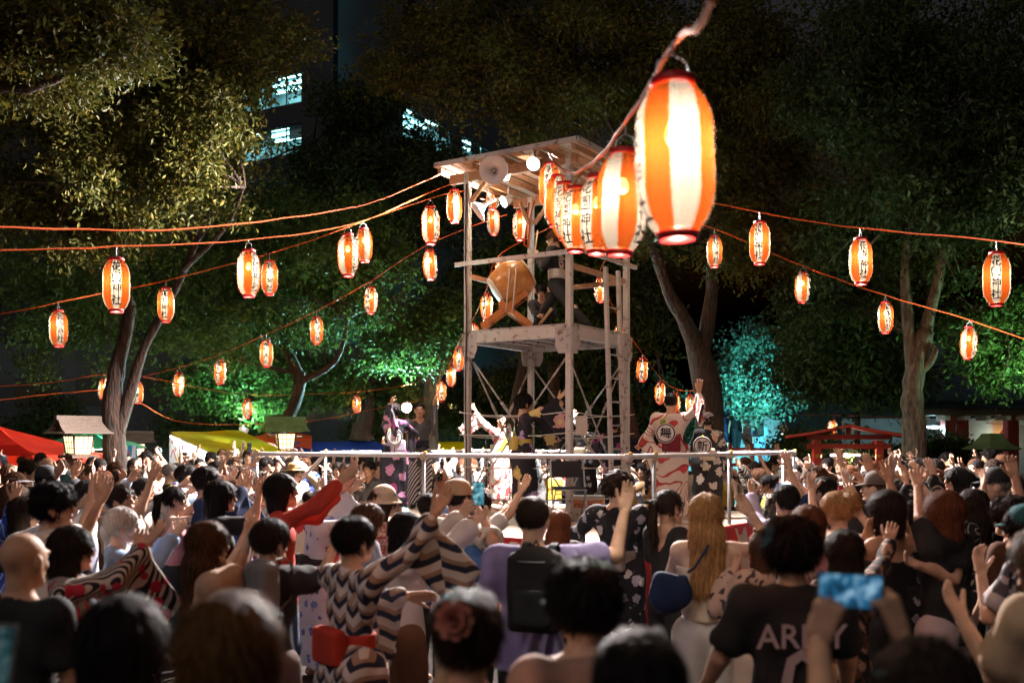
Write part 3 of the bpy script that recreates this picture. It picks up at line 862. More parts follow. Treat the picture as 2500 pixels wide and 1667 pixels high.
SKIN = {}
def skins():
    for nm, c in (('a', (0.56, 0.34, 0.235)), ('b', (0.47, 0.265, 0.17)), ('c', (0.62, 0.41, 0.31)), ('d', (0.33, 0.17, 0.10))):
        SKIN[nm] = plain("skin_" + nm, c, 0.6, 0.16, 14, bump=0.12, bscale=140, spec=0.25)
    SKIN['dark'] = plain("brow", (0.012, 0.008, 0.006), 0.6, 0)
    SKIN['white'] = plain("eye_white", (0.62, 0.60, 0.57), 0.3, 0)
    SKIN['lip'] = plain("lip", (0.40, 0.13, 0.10), 0.45, 0)
skins()

def hairmat(name, col):
    if name in MATS: return MATS[name]
    m, ns, ln, b = _nt(name)
    tc = node(ns, "ShaderNodeTexCoord")
    mp = node(ns, "ShaderNodeMapping"); mp.inputs["Scale"].default_value = (60, 60, 5); ln.new(tc.outputs["Object"], mp.inputs["Vector"])
    nz = node(ns, "ShaderNodeTexNoise"); nz.inputs["Scale"].default_value = 3; nz.inputs["Detail"].default_value = 4; ln.new(mp.outputs[0], nz.inputs["Vector"])
    rp = ramp(ns, [(0.35, [c * 0.55 for c in col]), (0.65, [min(1, c * 1.5) for c in col])]); ln.new(nz.outputs[0], rp.inputs[0])
    ln.new(rp.outputs[0], b.inputs["Base Color"])
    b.inputs["Roughness"].default_value = 0.5; b.inputs["Specular IOR Level"].default_value = 0.05
    bp = node(ns, "ShaderNodeBump"); bp.inputs["Strength"].default_value = 0.7; bp.inputs["Distance"].default_value = 0.006
    ln.new(nz.outputs[0], bp.inputs["Height"]); ln.new(bp.outputs[0], b.inputs["Normal"])
    MATS[name] = m
    return m
HAIRC = {'black': (0.012, 0.010, 0.010), 'dark': (0.026, 0.017, 0.013), 'brown': (0.075, 0.036, 0.020), 'blonde': (0.38, 0.20, 0.085),
         'auburn': (0.13, 0.045, 0.022), 'grey': (0.22, 0.21, 0.20), 'white': (0.62, 0.60, 0.58), 'gold': (0.11, 0.055, 0.02)}

def body_mesh(s, lod):
    V, Q, m = body_parts(s, lod)
    return mesh_np("person", V, Q, qm=m)

_FAR = {}
def person(x, y, z, face, skel, label, top=None, bottom=None, hair=('short', 'black'), skin='a', lod=1, hat=None, obi=None,
           shoes=None, key=None, group="people dancing round the stage", extra=None):
    """body is the thing itself; hair and clothes are its children. face: degrees from +Y towards +X.
    top = (kind, material, options)"""
    seed = (hash((round(x, 2), round(y, 2))) & 1023)
    if key is not None and key in _FAR:
        me, tm, bm, om, sm, skel = _FAR[key]
    else:
        me = body_mesh(skel, lod)
        tm = mesh_np("shirt", *garment(skel, top[0], lod, seed, **(top[2] if len(top) > 2 else {}))) if top else None
        bm = mesh_np("trousers", *garment(skel, bottom[0], lod, seed + 1)) if bottom else None
        om = mesh_np("sash", *garment(skel, 'obi', lod, seed, **(obi[1] if len(obi) > 1 else {}))) if obi else None
        sm = [mesh_np("shoe", *garment(skel, 'shoes', lod, sleeve=sd)) for sd in (1, -1)] if shoes else None
        if key is not None: _FAR[key] = (me, tm, bm, om, sm, skel)
    o = link("person", me)
    o.location = (x, y, z); o.rotation_euler = (0, 0, -R(face))
    set_mats(o, [SKIN[skin], SKIN['dark'], SKIN['white'], SKIN['lip']])
    tag(o, label, "person", group)
    nm = {'tee': 't_shirt', 'shirt': 'shirt', 'tank': 'top', 'kimono': 'kimono', 'happi': 'short_kimono', 'dress': 'dress'}
    if tm: set_mats(link(nm[top[0]], tm, o), [top[1]])
    if bm: set_mats(link(bottom[0] if bottom[0] != 'wide' else 'wide_trousers', bm, o), [bottom[1]])
    if om: set_mats(link("sash_belt", om, o), [obi[0]])
    for q in sm or (): set_mats(link("shoe", q, o), [shoes])
    M = Matrix(skel.H.tolist()).to_4x4() @ Matrix.Scale(skel.k, 4); M.translation = Vector(skel.head)
    if hair:
        hm = hair_mesh(hair[0], lod)
        ho = link("hair", hm, o); ho.matrix_local = M
        set_mats(ho, [hairmat("hair_" + hair[1], HAIRC[hair[1]])])
    if hat:
        if hat[0] not in _HATS: _HATS[hat[0]] = hat_mesh(hat[0])
        ho = link({'cap': 'cap', 'capback': 'cap', 'knit': 'knitted_hat', 'straw': 'straw_hat', 'visor': 'sun_visor'}[hat[0]], _HATS[hat[0]], o)
        ho.matrix_local = M; set_mats(ho, [hat[1]])
    if extra: extra(o, skel, M)
    return o
# ================================================================== materials of the place
M_STEEL = plain("galvanised_steel", (0.34, 0.35, 0.38), 0.38, 0.12, 5, metal=0.7, bump=0.04)
M_WRAP = plain("white_wrapped_pipe", (0.74, 0.72, 0.74), 0.45, 0.10, 4, bump=0.08, bscale=30)
M_TAPE = plain("crumpled_tape", (0.62, 0.52, 0.42), 0.55, 0.35, 22, bump=0.6, bscale=40)
M_YTAPE = plain("yellow_tape", (0.70, 0.42, 0.05), 0.5, 0.2, 20)
M_ROPE = plain("white_cord", (0.66, 0.64, 0.60), 0.8, 0.1)
M_WIRE = plain("orange_cable", (0.42, 0.075, 0.018), 0.85, 0.15, spec=0.08)
M_BLACK = plain("black_cable", (0.012, 0.012, 0.014), 0.5, 0.1)
M_DKPLASTIC = plain("dark_plastic", (0.02, 0.02, 0.022), 0.4, 0.1)

def worn_paint(name, paint, under, amount=0.42, scale=9.0):
    if name in MATS: return MATS[name]
    m, ns, ln, b = _nt(name)
    tc = node(ns, "ShaderNodeTexCoord")
    n1 = node(ns, "ShaderNodeTexNoise"); n1.inputs["Scale"].default_value = scale; n1.inputs["Detail"].default_value = 7; n1.inputs["Roughness"].default_value = 0.7
    ln.new(tc.outputs["Object"], n1.inputs["Vector"])
    rp = ramp(ns, [(amount - 0.03, under), (amount + 0.03, [c * 0.86 for c in paint]), (0.75, paint)]); ln.new(n1.outputs[0], rp.inputs[0])
    ln.new(rp.outputs[0], b.inputs["Base Color"]); b.inputs["Roughness"].default_value = 0.62
    bp = node(ns, "ShaderNodeBump"); bp.inputs["Strength"].default_value = 0.25; bp.inputs["Distance"].default_value = 0.006
    ln.new(n1.outputs[0], bp.inputs["Height"]); ln.new(bp.outputs[0], b.inputs["Normal"])
    MATS[name] = m
    return m
M_TOWER = worn_paint("worn_white_paint", (0.58, 0.56, 0.56), (0.20, 0.12, 0.08), 0.40)
M_TOWER2 = worn_paint("worn_grey_paint", (0.46, 0.44, 0.45), (0.16, 0.10, 0.07), 0.42)

def wood(name, a, b_, scale=4.0, rough=0.6):
    if name in MATS: return MATS[name]
    m, ns, ln, b = _nt(name)
    tc = node(ns, "ShaderNodeTexCoord"); mp = node(ns, "ShaderNodeMapping"); mp.inputs["Scale"].default_value = (scale * 6, scale, scale * 6)
    ln.new(tc.outputs["Object"], mp.inputs["Vector"])
    n1 = node(ns, "ShaderNodeTexNoise"); n1.inputs["Scale"].default_value = 2; n1.inputs["Detail"].default_value = 5; n1.inputs["Distortion"].default_value = 0.6
    ln.new(mp.outputs[0], n1.inputs["Vector"])
    rp = ramp(ns, [(0.3, a), (0.7, b_)]); ln.new(n1.outputs[0], rp.inputs[0]); ln.new(rp.outputs[0], b.inputs["Base Color"])
    b.inputs["Roughness"].default_value = rough
    MATS[name] = m
    return m
M_BOARD = wood("stage_board", (0.40, 0.31, 0.24), (0.58, 0.47, 0.38), 2.0, 0.55)
M_ROOFWOOD = wood("rafter_wood", (0.30, 0.15, 0.08), (0.45, 0.25, 0.14), 3)
M_REED = wood("reed", (0.34, 0.17, 0.09), (0.52, 0.30, 0.17), 5, 0.8)
M_DRUM = wood("drum_wood", (0.36, 0.13, 0.025), (0.52, 0.22, 0.05), 2.2, 0.28)
M_STAND = wood("stand_wood", (0.40, 0.12, 0.025), (0.52, 0.18, 0.045), 3, 0.35)
M_DARKWOOD = wood("dark_wood", (0.05, 0.025, 0.014), (0.10, 0.05, 0.028), 4, 0.6)

# ------------------------------------------------------------------ ground
def paving():
    m, ns, ln, b = _nt("stone_paving")
    tc = node(ns, "ShaderNodeTexCoord")
    br = node(ns, "ShaderNodeTexBrick"); br.inputs["Scale"].default_value = 1.6; br.inputs["Mortar Size"].default_value = 0.012
    br.inputs["Color1"].default_value = (0.034, 0.031, 0.028, 1); br.inputs["Color2"].default_value = (0.048, 0.043, 0.039, 1); br.inputs["Mortar"].default_value = (0.014, 0.013, 0.012, 1)
    ln.new(tc.outputs["Object"], br.inputs["Vector"])
    nz = node(ns, "ShaderNodeTexNoise"); nz.inputs["Scale"].default_value = 3; nz.inputs["Detail"].default_value = 6; ln.new(tc.outputs["Object"], nz.inputs["Vector"])
    mx = node(ns, "ShaderNodeMix", data_type='RGBA', blend_type='MULTIPLY'); mx.inputs[0].default_value = 0.6
    ln.new(br.outputs[0], mx.inputs[6]); ln.new(nz.outputs[1], mx.inputs[7]); ln.new(mx.outputs[2], b.inputs["Base Color"])
    bp = node(ns, "ShaderNodeBump"); bp.inputs["Strength"].default_value = 0.5; bp.inputs["Distance"].default_value = 0.02
    ln.new(br.outputs[1], bp.inputs["Height"]); bp.invert = True; ln.new(bp.outputs[0], b.inputs["Normal"])
    b.inputs["Roughness"].default_value = 0.95; b.inputs["Specular IOR Level"].default_value = 0.08
    return m
g = MB(); g.add([(-150, -60, 0), (150, -60, 0), (150, 240, 0), (-150, 240, 0)], [(0, 1, 2, 3)])
tag(g.build("ground", paving()), kind="structure")

# ------------------------------------------------------------------ lights that are lamps of the place
def lamp_light(name, kind, loc, power, col, size=0.05, to=None, cone=160, blend=0.6, parent=None):
    l = bpy.data.lights.new(name, kind); l.energy = power; l.color = col
    l.shadow_soft_size = size
    if kind == 'SPOT': l.spot_size = R(cone); l.spot_blend = blend
    o = link(name, l, parent); o.location = loc
    if to is not None: o.rotation_euler = (Vector(to) - Vector(loc)).to_track_quat('-Z', 'Y').to_euler()
    return o

# ------------------------------------------------------------------ stage
U = Vector((-0.84, 0.543, 0)).normalized(); W = Vector((0.543, 0.84, 0)).normalized(); ZV = Vector((0, 0, 1))
SC0 = Vector((1.221, 10.24, 0)); LU, LV, SZ, RZ = 5.6, 5.4, 0.88, 1.78
def st(a, b, z=0.0): return SC0 + U * a + W * b + ZV * z
stage = empty("stage", st(LU / 2, LV / 2)); SB = stage.location.copy()
tag(stage, "square raised wooden stage wrapped in red and white striped cloth", "stage")
def sl(p): return Vector(p) - SB
NPL = 15; pw = LV / NPL
for i in range(NPL):
    b = MB(); a0, a1 = sl(st(0, i * pw + 0.004)), sl(st(LU, i * pw + 0.004)); c0 = sl(st(0, (i + 1) * pw - 0.004)); c1 = sl(st(LU, (i + 1) * pw - 0.004))
    dz = 0.003 * ((i * 7) % 3)
    V = [p + ZV * (SZ - 0.03 + dz) for p in (a0, a1, c1, c0)] + [p + ZV * (SZ + dz) for p in (a0, a1, c1, c0)]
    b.add(V, [(0, 1, 2, 3), (7, 6, 5, 4), (0, 4, 5, 1), (1, 5, 6, 2), (2, 6, 7, 3), (3, 7, 4, 0)])
    b.build("plank", M_BOARD, stage)
M_RED = plain("red_cloth", (0.42, 0.018, 0.02), 0.75, 0.15, 5); M_WHITE = plain("white_cloth", (0.62, 0.50, 0.42), 0.8, 0.08, 5)
def curtain(p0, p1, out, n, seed):
    rr = random.Random(seed); L = (p1 - p0).length; d = (p1 - p0).normalized()
    for i in range(n):
        b = MB(); V = []; F = []; K = 9
        for k in range(K):
            t = (i + k / (K - 1)) / n
            w = 0.018 * math.sin(t * n * 7.3 + rr.random()) + 0.012 * math.sin(t * 61)
            p = p0 + d * (L * t)
            for j, z in enumerate((SZ - 0.012, SZ - 0.16, 0.45, 0.05)):
                V.append(sl(p + out * (0.03 + (w if j else 0.0) * (0.6 + 0.5 * j) + 0.02 * j) + ZV * z))
        for k in range(K - 1):
            for j in range(3): F.append((k * 4 + j, k * 4 + j + 1, (k + 1) * 4 + j + 1, (k + 1) * 4 + j))
        b.add(V, F, 0, True); b.build("cloth_stripe", M_RED if i % 2 == 0 else M_WHITE, stage)
    b = MB(); b.beam(sl(p0 + out * 0.028 + ZV * (SZ - 0.065)), sl(p1 + out * 0.028 + ZV * (SZ - 0.065)), 0.02, 0.13)
    b.build("red_hem", M_RED, stage)
curtain(st(0, 0), st(LU, 0), -W, 14, 1); curtain(st(0, 0), st(0, LV), -U, 13, 2); curtain(st(LU, 0), st(LU, LV), U, 13, 3)
def post(p, top=RZ):
    b = MB(); b.tube([sl(p), sl(p + ZV * (top - 0.03))], 0.024, 10); b.build("rail_post", M_STEEL, stage)
    b = MB(); q = sl(p + ZV * (top - 0.005)); rr = random.Random(int(p.x * 97))
    pr = [(0.0, -0.055), (0.036, -0.05), (0.042 + rr.random() * 0.01, -0.02), (0.046, 0.005), (0.036 + rr.random() * 0.012, 0.035), (0.0, 0.045)]
    b.lathe(pr, q, 10); b.lathe([(0.02, 0.03), (0.026, 0.045), (0.0, 0.062)], q + Vector((0.02, -0.02, 0.0)), 8, 1)
    b.lathe([(0, -.03), (0.03, -0.02), (0.034, 0.01), (0.0, 0.03)], q + U * 0.07 + Vector((0, 0, .004)), 8, 0)
    b.build("padding", [M_TAPE, M_YTAPE], stage)
e = 0.05
FRONT = [e, 2.73, LU - e]; RIGHT = [0.675, 2.95, 5.15]; LEFT = [1.36, 3.3, LV - e]
for a in FRONT: post(st(a, e))
for a in RIGHT: post(st(e, a))
post(st(e, LV + 0.25), RZ)
for a in LEFT: post(st(LU - e, a))
post(st(LU * 0.5, LV - e))
def rail(p, q, r=0.028, m=M_WRAP):
    b = MB(); n = 7; pts = [sl(p + (q - p) * (i / n)) for i in range(n + 1)]
    b.tube(pts, [r * (1 + 0.06 * math.sin(i * 2.1)) for i in range(n + 1)], 10); b.build("rail", m, stage)
rail(st(0, e, RZ), st(2.70, e, RZ)); rail(st(2.76, e, RZ), st(LU, e, RZ))
rail(st(e, 0.0, RZ + 0.004), st(e, 2.9, RZ + 0.004)); rail(st(e, 3.0, RZ), st(e, LV + 0.3, RZ))
rail(st(LU - e, 1.36, RZ), st(LU - e, LV, RZ)); rail(st(0.1, LV - e, RZ), st(LU, LV - e, RZ))
q0 = st(LU - e, 1.36, RZ - 0.02); rail(q0, q0 + U * 1.0 + ZV * -0.78, 0.026)
b = MB(); b.tube([sl(q0 + U * 1.0 + ZV * -0.80), sl((q0 + U * 1.0) * 1 - ZV * (q0.z))], 0.024, 8); b.build("rail_post", M_STEEL, stage)
for i in range(4):      # steps on the left side
    b = MB(); c = st(LU + 0.15 + 0.26 * i, 0.75); b.box(sl(c + ZV * (SZ - 0.2 * (i + 1))), (0.28, 1.1, 0.05), Matrix((U, W, ZV)).transposed()); b.build("step", M_BOARD, stage)
for i, p in enumerate((st(1.5, 1.2), st(4.2, 1.1), st(1.4, 4.2), st(4.1, 4.2), st(2.8, 0.6))):
    b = MB(); b.box(sl(p + ZV * (SZ / 2 - 0.03)), (0.1, 0.1, SZ - 0.06)); b.build("leg", M_STEEL, stage)

# ------------------------------------------------------------------ drum tower
TF = Vector((0.767, 13.32, 0)); TU, TV = 1.665, 1.71
PZ, TR = 3.515, 5.78
def tw(a, b, z=0.0): return TF + U * a + W * b + ZV * z
tower = empty("tower", tw(TU / 2, TV / 2, SZ)); TB = tower.location.copy()
tag(tower, "tall white-painted timber and steel drum tower with reed roof on the stage", "tower")
def tl(p): return Vector(p) - TB
ROT = Matrix((U, W, ZV)).transposed()
COR = [(0, 0), (TU, 0), (0, TV), (TU, TV)]
for a, b_ in COR:
    b = MB(); b.box(tl(tw(a, b_, (SZ + TR) / 2 + 0.004)), (0.078, 0.078, TR - SZ), ROT); b.build("post", M_TOWER, tower)
    b = MB(); b.box(tl(tw(a, b_, SZ + 0.05)), (0.19, 0.19, 0.1), ROT); b.build("post_foot", M_TOWER2, tower)
    # gusset plates with bolts on the two outer faces
    su = -1 if a == 0 else 1; sv = -1 if b_ == 0 else 1
    for ax, sg in ((0, su), (1, sv)):
        n_ = (U if ax == 0 else W) * sg; along = W if ax == 0 else U; off = 0.5 * (1 if (b_ if ax == 0 else a) == 0 else -1)
        cc = tw(a, b_) + n_ * 0.042 + along * (0.05 * (1 if off > 0 else -1))
        b = MB(); poly = [(-0.12, 0.09), (0.14, 0.09), (0.14, -0.16), (0.09, -0.27), (-0.09, -0.27), (-0.12, -0.2)]
        b.prism([(x * (1 if off > 0 else -1), y) for x, y in poly], tl(cc + ZV * (PZ - 0.12)), along, ZV, n_, 0.012)
        pl = b.build("gusset_plate", M_TOWER2, tower)
        for bx, bz in ((-0.06, 0.04), (0.06, 0.04), (0.06, -0.10), (-0.05, -0.16)):
            b = MB(); r_ = Matrix((n_.cross(ZV), ZV, n_)).transposed() if False else n_.to_track_quat('Z', 'Y').to_matrix()
            b.lathe([(0.014, 0.0), (0.014, 0.010), (0.0, 0.012)], tl(cc + along * bx * (1 if off > 0 else -1) + ZV * (PZ - 0.12 + bz) + n_ * 0.0125), 8, rot=r_, smooth=False)
            b.build("bolt", M_STEEL, pl)
# platform
for (p, q) in (((0.07, 0), (TU - 0.07, 0)), ((0, 0.07), (0, TV - 0.07)), ((TU, 0.07), (TU, TV - 0.07)), ((0.07, TV), (TU - 0.07, TV))):
    b = MB(); b.beam(tl(tw(*p, PZ - 0.095)), tl(tw(*q, PZ - 0.095)), 0.10, 0.15); b.build("platform_beam", M_TOWER, tower)
for i in range(9):
    w_ = TV / 9; b = MB(); b.box(tl(tw(TU / 2, w_ * (i + 0.5), PZ + 0.0)), (TU + 0.08, w_ - 0.008, 0.03), ROT); b.build("deck_board", M_TOWER2, tower)
for i in range(5):
    b = MB(); t = TU * (i + 1) / 6; b.beam(tl(tw(t, 0.06, PZ - 0.075)), tl(tw(t, TV - 0.06, PZ - 0.075)), 0.05, 0.10); b.build("joist", M_TOWER2, tower)
# railing round the platform
RT = PZ + 0.95
for p, q in (((-0.1, -0.09), (TU + 0.15, -0.09)), ((-0.095, -0.05), (-0.095, TV + 0.12))):
    b = MB(); b.beam(tl(tw(*p, RT + (0.0 if p[0] < -0.097 else 0.062))), tl(tw(*q, RT + (0.0 if p[0] < -0.097 else 0.062))), 0.05, 0.058); b.build("guard_rail", M_TOWER, tower)
for p, q in (((0.07, TV + 0.0), (TU - 0.07, TV + 0.0)), ((TU, 0.07), (TU, TV - 0.07)), ((0.0, 0.07), (0.0, TV - 0.07))):
    b = MB(); b.beam(tl(tw(*p, RT - 0.16)), tl(tw(*q, RT - 0.16)), 0.045, 0.07); b.build("guard_rail", M_ROOFWOOD, tower)
# bracing rods with turnbuckles under the platform
for (a, b_), (c, d) in (((0, 0), (TU, 0)), ((TU, 0), (0, 0)), ((0, 0), (0, TV)), ((0, TV), (0, 0)), ((TU, 0), (TU, TV)), ((TU, TV), (TU, 0)), ((0, TV), (TU, TV)), ((TU, TV), (0, TV))):
    p = tw(a, b_, PZ - 0.34); q = tw(c, d, SZ + 0.25); inn = (tw(TU / 2, TV / 2) - tw((a + c) / 2, (b_ + d) / 2)).normalized() * (0.03 if (a + b_) > 0 else 0.055)
    p = p + inn + (q - p).normalized() * 0.12; q = q + inn
    m0, m1 = p.lerp(q, 0.30), p.lerp(q, 0.38)
    b = MB(); b.tube([tl(p), tl(m0)], 0.013, 6); b.tube([tl(m0), tl(m1)], 0.022, 6); b.tube([tl(m1), tl(q)], 0.013, 6)
    b.build("brace_rod", M_TOWER2, tower)
# roof
RA0, RA1, RB0, RB1, RFZ = -0.225, TU + 0.43, -0.20, TV + 0.45, TR + 0.10
for (p, q) in (((0, 0), (TU, 0)), ((0, TV), (TU, TV))):
    b = MB(); b.beam(tl(tw(p[0] - 0.12, p[1], TR - 0.07)), tl(tw(q[0] + 0.3, q[1], TR - 0.07)), 0.07, 0.13); b.build("roof_beam", M_ROOFWOOD, tower)
for i in range(5):
    a = RA0 + 0.06 + (RA1 - RA0 - 0.12) * i / 4
    b = MB(); b.beam(tl(tw(a, RB0 + 0.02, TR + 0.035)), tl(tw(a, RB1 - 0.02, TR + 0.035)), 0.055, 0.075); b.build("rafter", M_ROOFWOOD, tower)
NB = 46
mt = MB(); rr = random.Random(4)
for i in range(NB):
    y = RB0 + (RB1 - RB0) * (i + 0.5) / NB
    mt.beam(tl(tw(RA0 + 0.01 * rr.random(), y, RFZ + 0.002 * rr.random())), tl(tw(RA1 - 0.01 * rr.random(), y + 0.006 * (rr.random() - 0.5), RFZ + 0.002 * rr.random())), (RB1 - RB0) / NB * 0.9, 0.016)
tag(mt.build("reed_mat", M_REED, tower), kind="stuff")
for i in range(12):
    b = MB(); a = RA0 + (RA1 - RA0) * (i + 0.5) / 12; b.tube([tl(tw(a, RB0, RFZ - 0.012)), tl(tw(a, RB1, RFZ - 0.012))], 0.004, 5); b.build("mat_cord", M_BLACK, tower)
for p, q in (((RA0, RB0), (RA1, RB0)), ((RA0, RB0), (RA0, RB1)), ((RA1, RB0), (RA1, RB1)), ((RA0, RB1), (RA1, RB1))):
    b = MB(); o_ = 0.018 if p[0] == q[0] else 0.0
    b.beam(tl(tw(p[0] - (o_ if p[0] == RA0 else -o_), p[1], RFZ + 0.03)), tl(tw(q[0] - (o_ if p[0] == RA0 else -o_), q[1], RFZ + 0.03)), 0.03, 0.06); b.build("eave_board", M_TOWER2, tower)
b = MB(); b.box(tl(tw((RA0 + RA1) / 2, (RB0 + RB1) / 2, RFZ + 0.045)), (RA1 - RA0 - 0.08, RB1 - RB0 - 0.05, 0.02), ROT); b.build("roof_sheet", plain("tin_sheet", (0.15, 0.13, 0.12), 0.5), tower)
for a, b_ in COR:   # knee braces
    sa = 1 if a == 0 else -1; sb = 1 if b_ == 0 else -1
    for dv in (U * sa, W * sb):
        b = MB(); p = tw(a, b_, TR - 0.42) + dv * 0.06; q = tw(a, b_, TR - 0.14) + dv * 0.34; b.beam(tl(p), tl(q), 0.04, 0.06); b.build("knee_brace", M_ROOFWOOD, tower)
# black cable strapped down the left post, orange sling at the back post
b = MB(); q = tw(TU, 0) - W * 0.075 - U * 0.02; b.tube([tl(q + ZV * z + U * 0.012 * math.sin(z * 3)) for z in np.linspace(1.0, 5.6, 24)], 0.011, 6); b.build("power_cable", M_BLACK, tower)
b = MB(); q = tw(TU, TV) - U * 0.02 - W * 0.09
b.tube([tl(q + ZV * (TR - 0.1)), tl(q + U * 0.05 + ZV * (TR - 0.5)), tl(q + U * 0.09 + ZV * (TR - 0.75)), tl(q + U * 0.02 + ZV * (TR - 0.8)), tl(q - U * 0.02 + ZV * (TR - 0.35)), tl(q - U * 0.1 + ZV * (TR - 0.08))], 0.014, 6)
b.build("orange_sling", M_WIRE, tower)

# ropes tied round the tower legs
for i, z in enumerate((2.36, 2.06, 1.60, 1.17)):
    b = MB(); o_ = 0.085; ring = [(-o_, -o_), (TU + o_, -o_), (TU + o_, TV + o_), (-o_, TV + o_), (-o_, -o_)]
    pts = []
    for (p, q) in zip(ring, ring[1:]):
        for t in (0, 0.25, 0.5, 0.75): pts.append(tw(p[0] + (q[0] - p[0]) * t, p[1] + (q[1] - p[1]) * t, z - 0.05 * (1 - (2 * t - 1) ** 2) + 0.02 * math.sin(p[0] * 9 + i)))
    pts.append(pts[0])
    tag(b.tube(pts, 0.007, 5).build("rope", M_ROPE), ("highest", "second highest", "third", "lowest")[i] + " white rope tied round the four tower legs", "rope", "ropes tied round the tower")

# ladder on the right face
ladder = empty("ladder", tw(-0.20, 0.95, SZ)); tag(ladder, "tall narrow wooden ladder standing against the right side of the tower", "ladder")
LB = ladder.location.copy()
for s_ in (0.755, 1.145):
    b = MB(); b.beam(tw(-0.26, s_, SZ) - LB, tw(-0.15, s_, PZ + 0.86) - LB, 0.07, 0.045, up=U); b.build("side_rail", M_TOWER, ladder)
for i in range(9):
    z = SZ + 0.30 + 0.33 * i; f_ = (z - SZ) / (PZ + 0.86 - SZ); a = -0.26 + 0.11 * f_
    b = MB(); b.tube([tw(a, 0.775, z) - LB, tw(a, 1.125, z) - LB], 0.014, 8); b.build("rung", M_STEEL, ladder)

# ------------------------------------------------------------------ drum and its stand
dc = P(1249, 689, 14.15); dax = Vector((0.83, 0.10, 0.545)).normalized(); drot = dax.to_track_quat('Z', 'Y').to_matrix()
drum = empty("drum", dc); tag(drum, "large barrel drum of orange-brown wood tilted on a crossed stand", "drum")
b = MB(); L_ = 0.27
pr = [(0.215 + 0.075 * (1 - (z / L_) ** 2), z) for z in np.linspace(-L_, L_, 13)]
b.lathe(pr, (0, 0, 0), 32, rot=drot); b.build("barrel", M_DRUM, drum)
M_HIDE = plain("drum_skin", (0.66, 0.55, 0.42), 0.6, 0.1)
for sg in (-1, 1):
    b = MB(); b.lathe([(0.222, sg * (L_ - 0.05)), (0.223, sg * (L_ - 0.0)), (0.215, sg * (L_ + 0.008)), (0.0, sg * (L_ + 0.010))], (0, 0, 0), 32, rot=drot); b.build("drum_head", M_HIDE, drum)
    for row in (0, 1):
        for k in range(34):
            a = 2 * math.pi * (k + 0.5 * row) / 34; rad = 0.2235 + row * 0.008
            z = sg * (L_ - 0.018 - 0.026 * row)
            b = MB(); q = drot @ Vector((rad * math.cos(a), rad * math.sin(a), z)); nn = (drot @ Vector((math.cos(a), math.sin(a), 0)))
            b.lathe([(0.0095, 0), (0.007, 0.006), (0, 0.008)], q, 6, rot=nn.to_track_quat('Z', 'Y').to_matrix()); b.build("stud", M_DKPLASTIC, drum)
b = MB(); q = drot @ Vector((0.0, -0.288, 0.0)); cr = [q + (drot @ Vector((0.045 * math.cos(a), 0, 0.045 * math.sin(a)))) + (drot @ Vector((0, -0.012, 0))) for a in np.linspace(0, 2 * math.pi, 15)]
b.tube(cr, 0.008, 6); b.build("iron_ring", M_DKPLASTIC, drum)
def crest(txt, at_, size, mat, parent, nrm, upv, name="emblem", extr=0.0):
    V, F = text_mesh(txt); nrm = Vector(nrm).normalized(); upv = Vector(upv); upv = (upv - nrm * upv.dot(nrm)).normalized(); ex = upv.cross(nrm)
    b = MB(); b.add([Vector(at_) + ex * (x * size) + upv * (y * size) for x, y, _ in V], F); return b.build(name, mat, parent)
stand = empty("drum_stand", dc + Vector((0, 0, PZ + 0.016 - dc.z))); tag(stand, "crossed orange wooden stand holding up the barrel drum", "stand")
SO = stand.location
for dy in (-0.17, 0.17):
    for (xa, za, xb, zb) in ((-0.42, 0.0, 0.22, 0.50), (0.27, 0.0, -0.17, 0.36)):
        off = dy + (0.025 if xa < 0 else -0.025)
        b = MB(); b.beam(Vector((xa, off - 0.1 * xa, za + 0.04)), Vector((xb, off - 0.1 * xb, zb + 0.01)), 0.045, 0.085); b.build("leg", M_STAND, stand)
for x, z in ((-0.30, 0.13), (0.02, 0.24)):
    b = MB(); b.beam(Vector((x, -0.19, z)), Vector((x, 0.19, z)), 0.04, 0.06); b.build("crossbar", M_STAND, stand)
b = MB()
for s_ in (-0.06, 0.03):
    pts = [dc - SO + Vector((s_, -0.05, 0.30)), dc - SO + Vector((s_ + 0.03, -0.30, 0.1)), dc - SO + Vector((s_ - 0.0, -0.31, -0.25)), Vector((s_ - 0.02, -0.22, 0.22))]
    b = MB(); b.tube(pts, 0.009, 6); b.build("tie_cord", M_ROPE, stand)

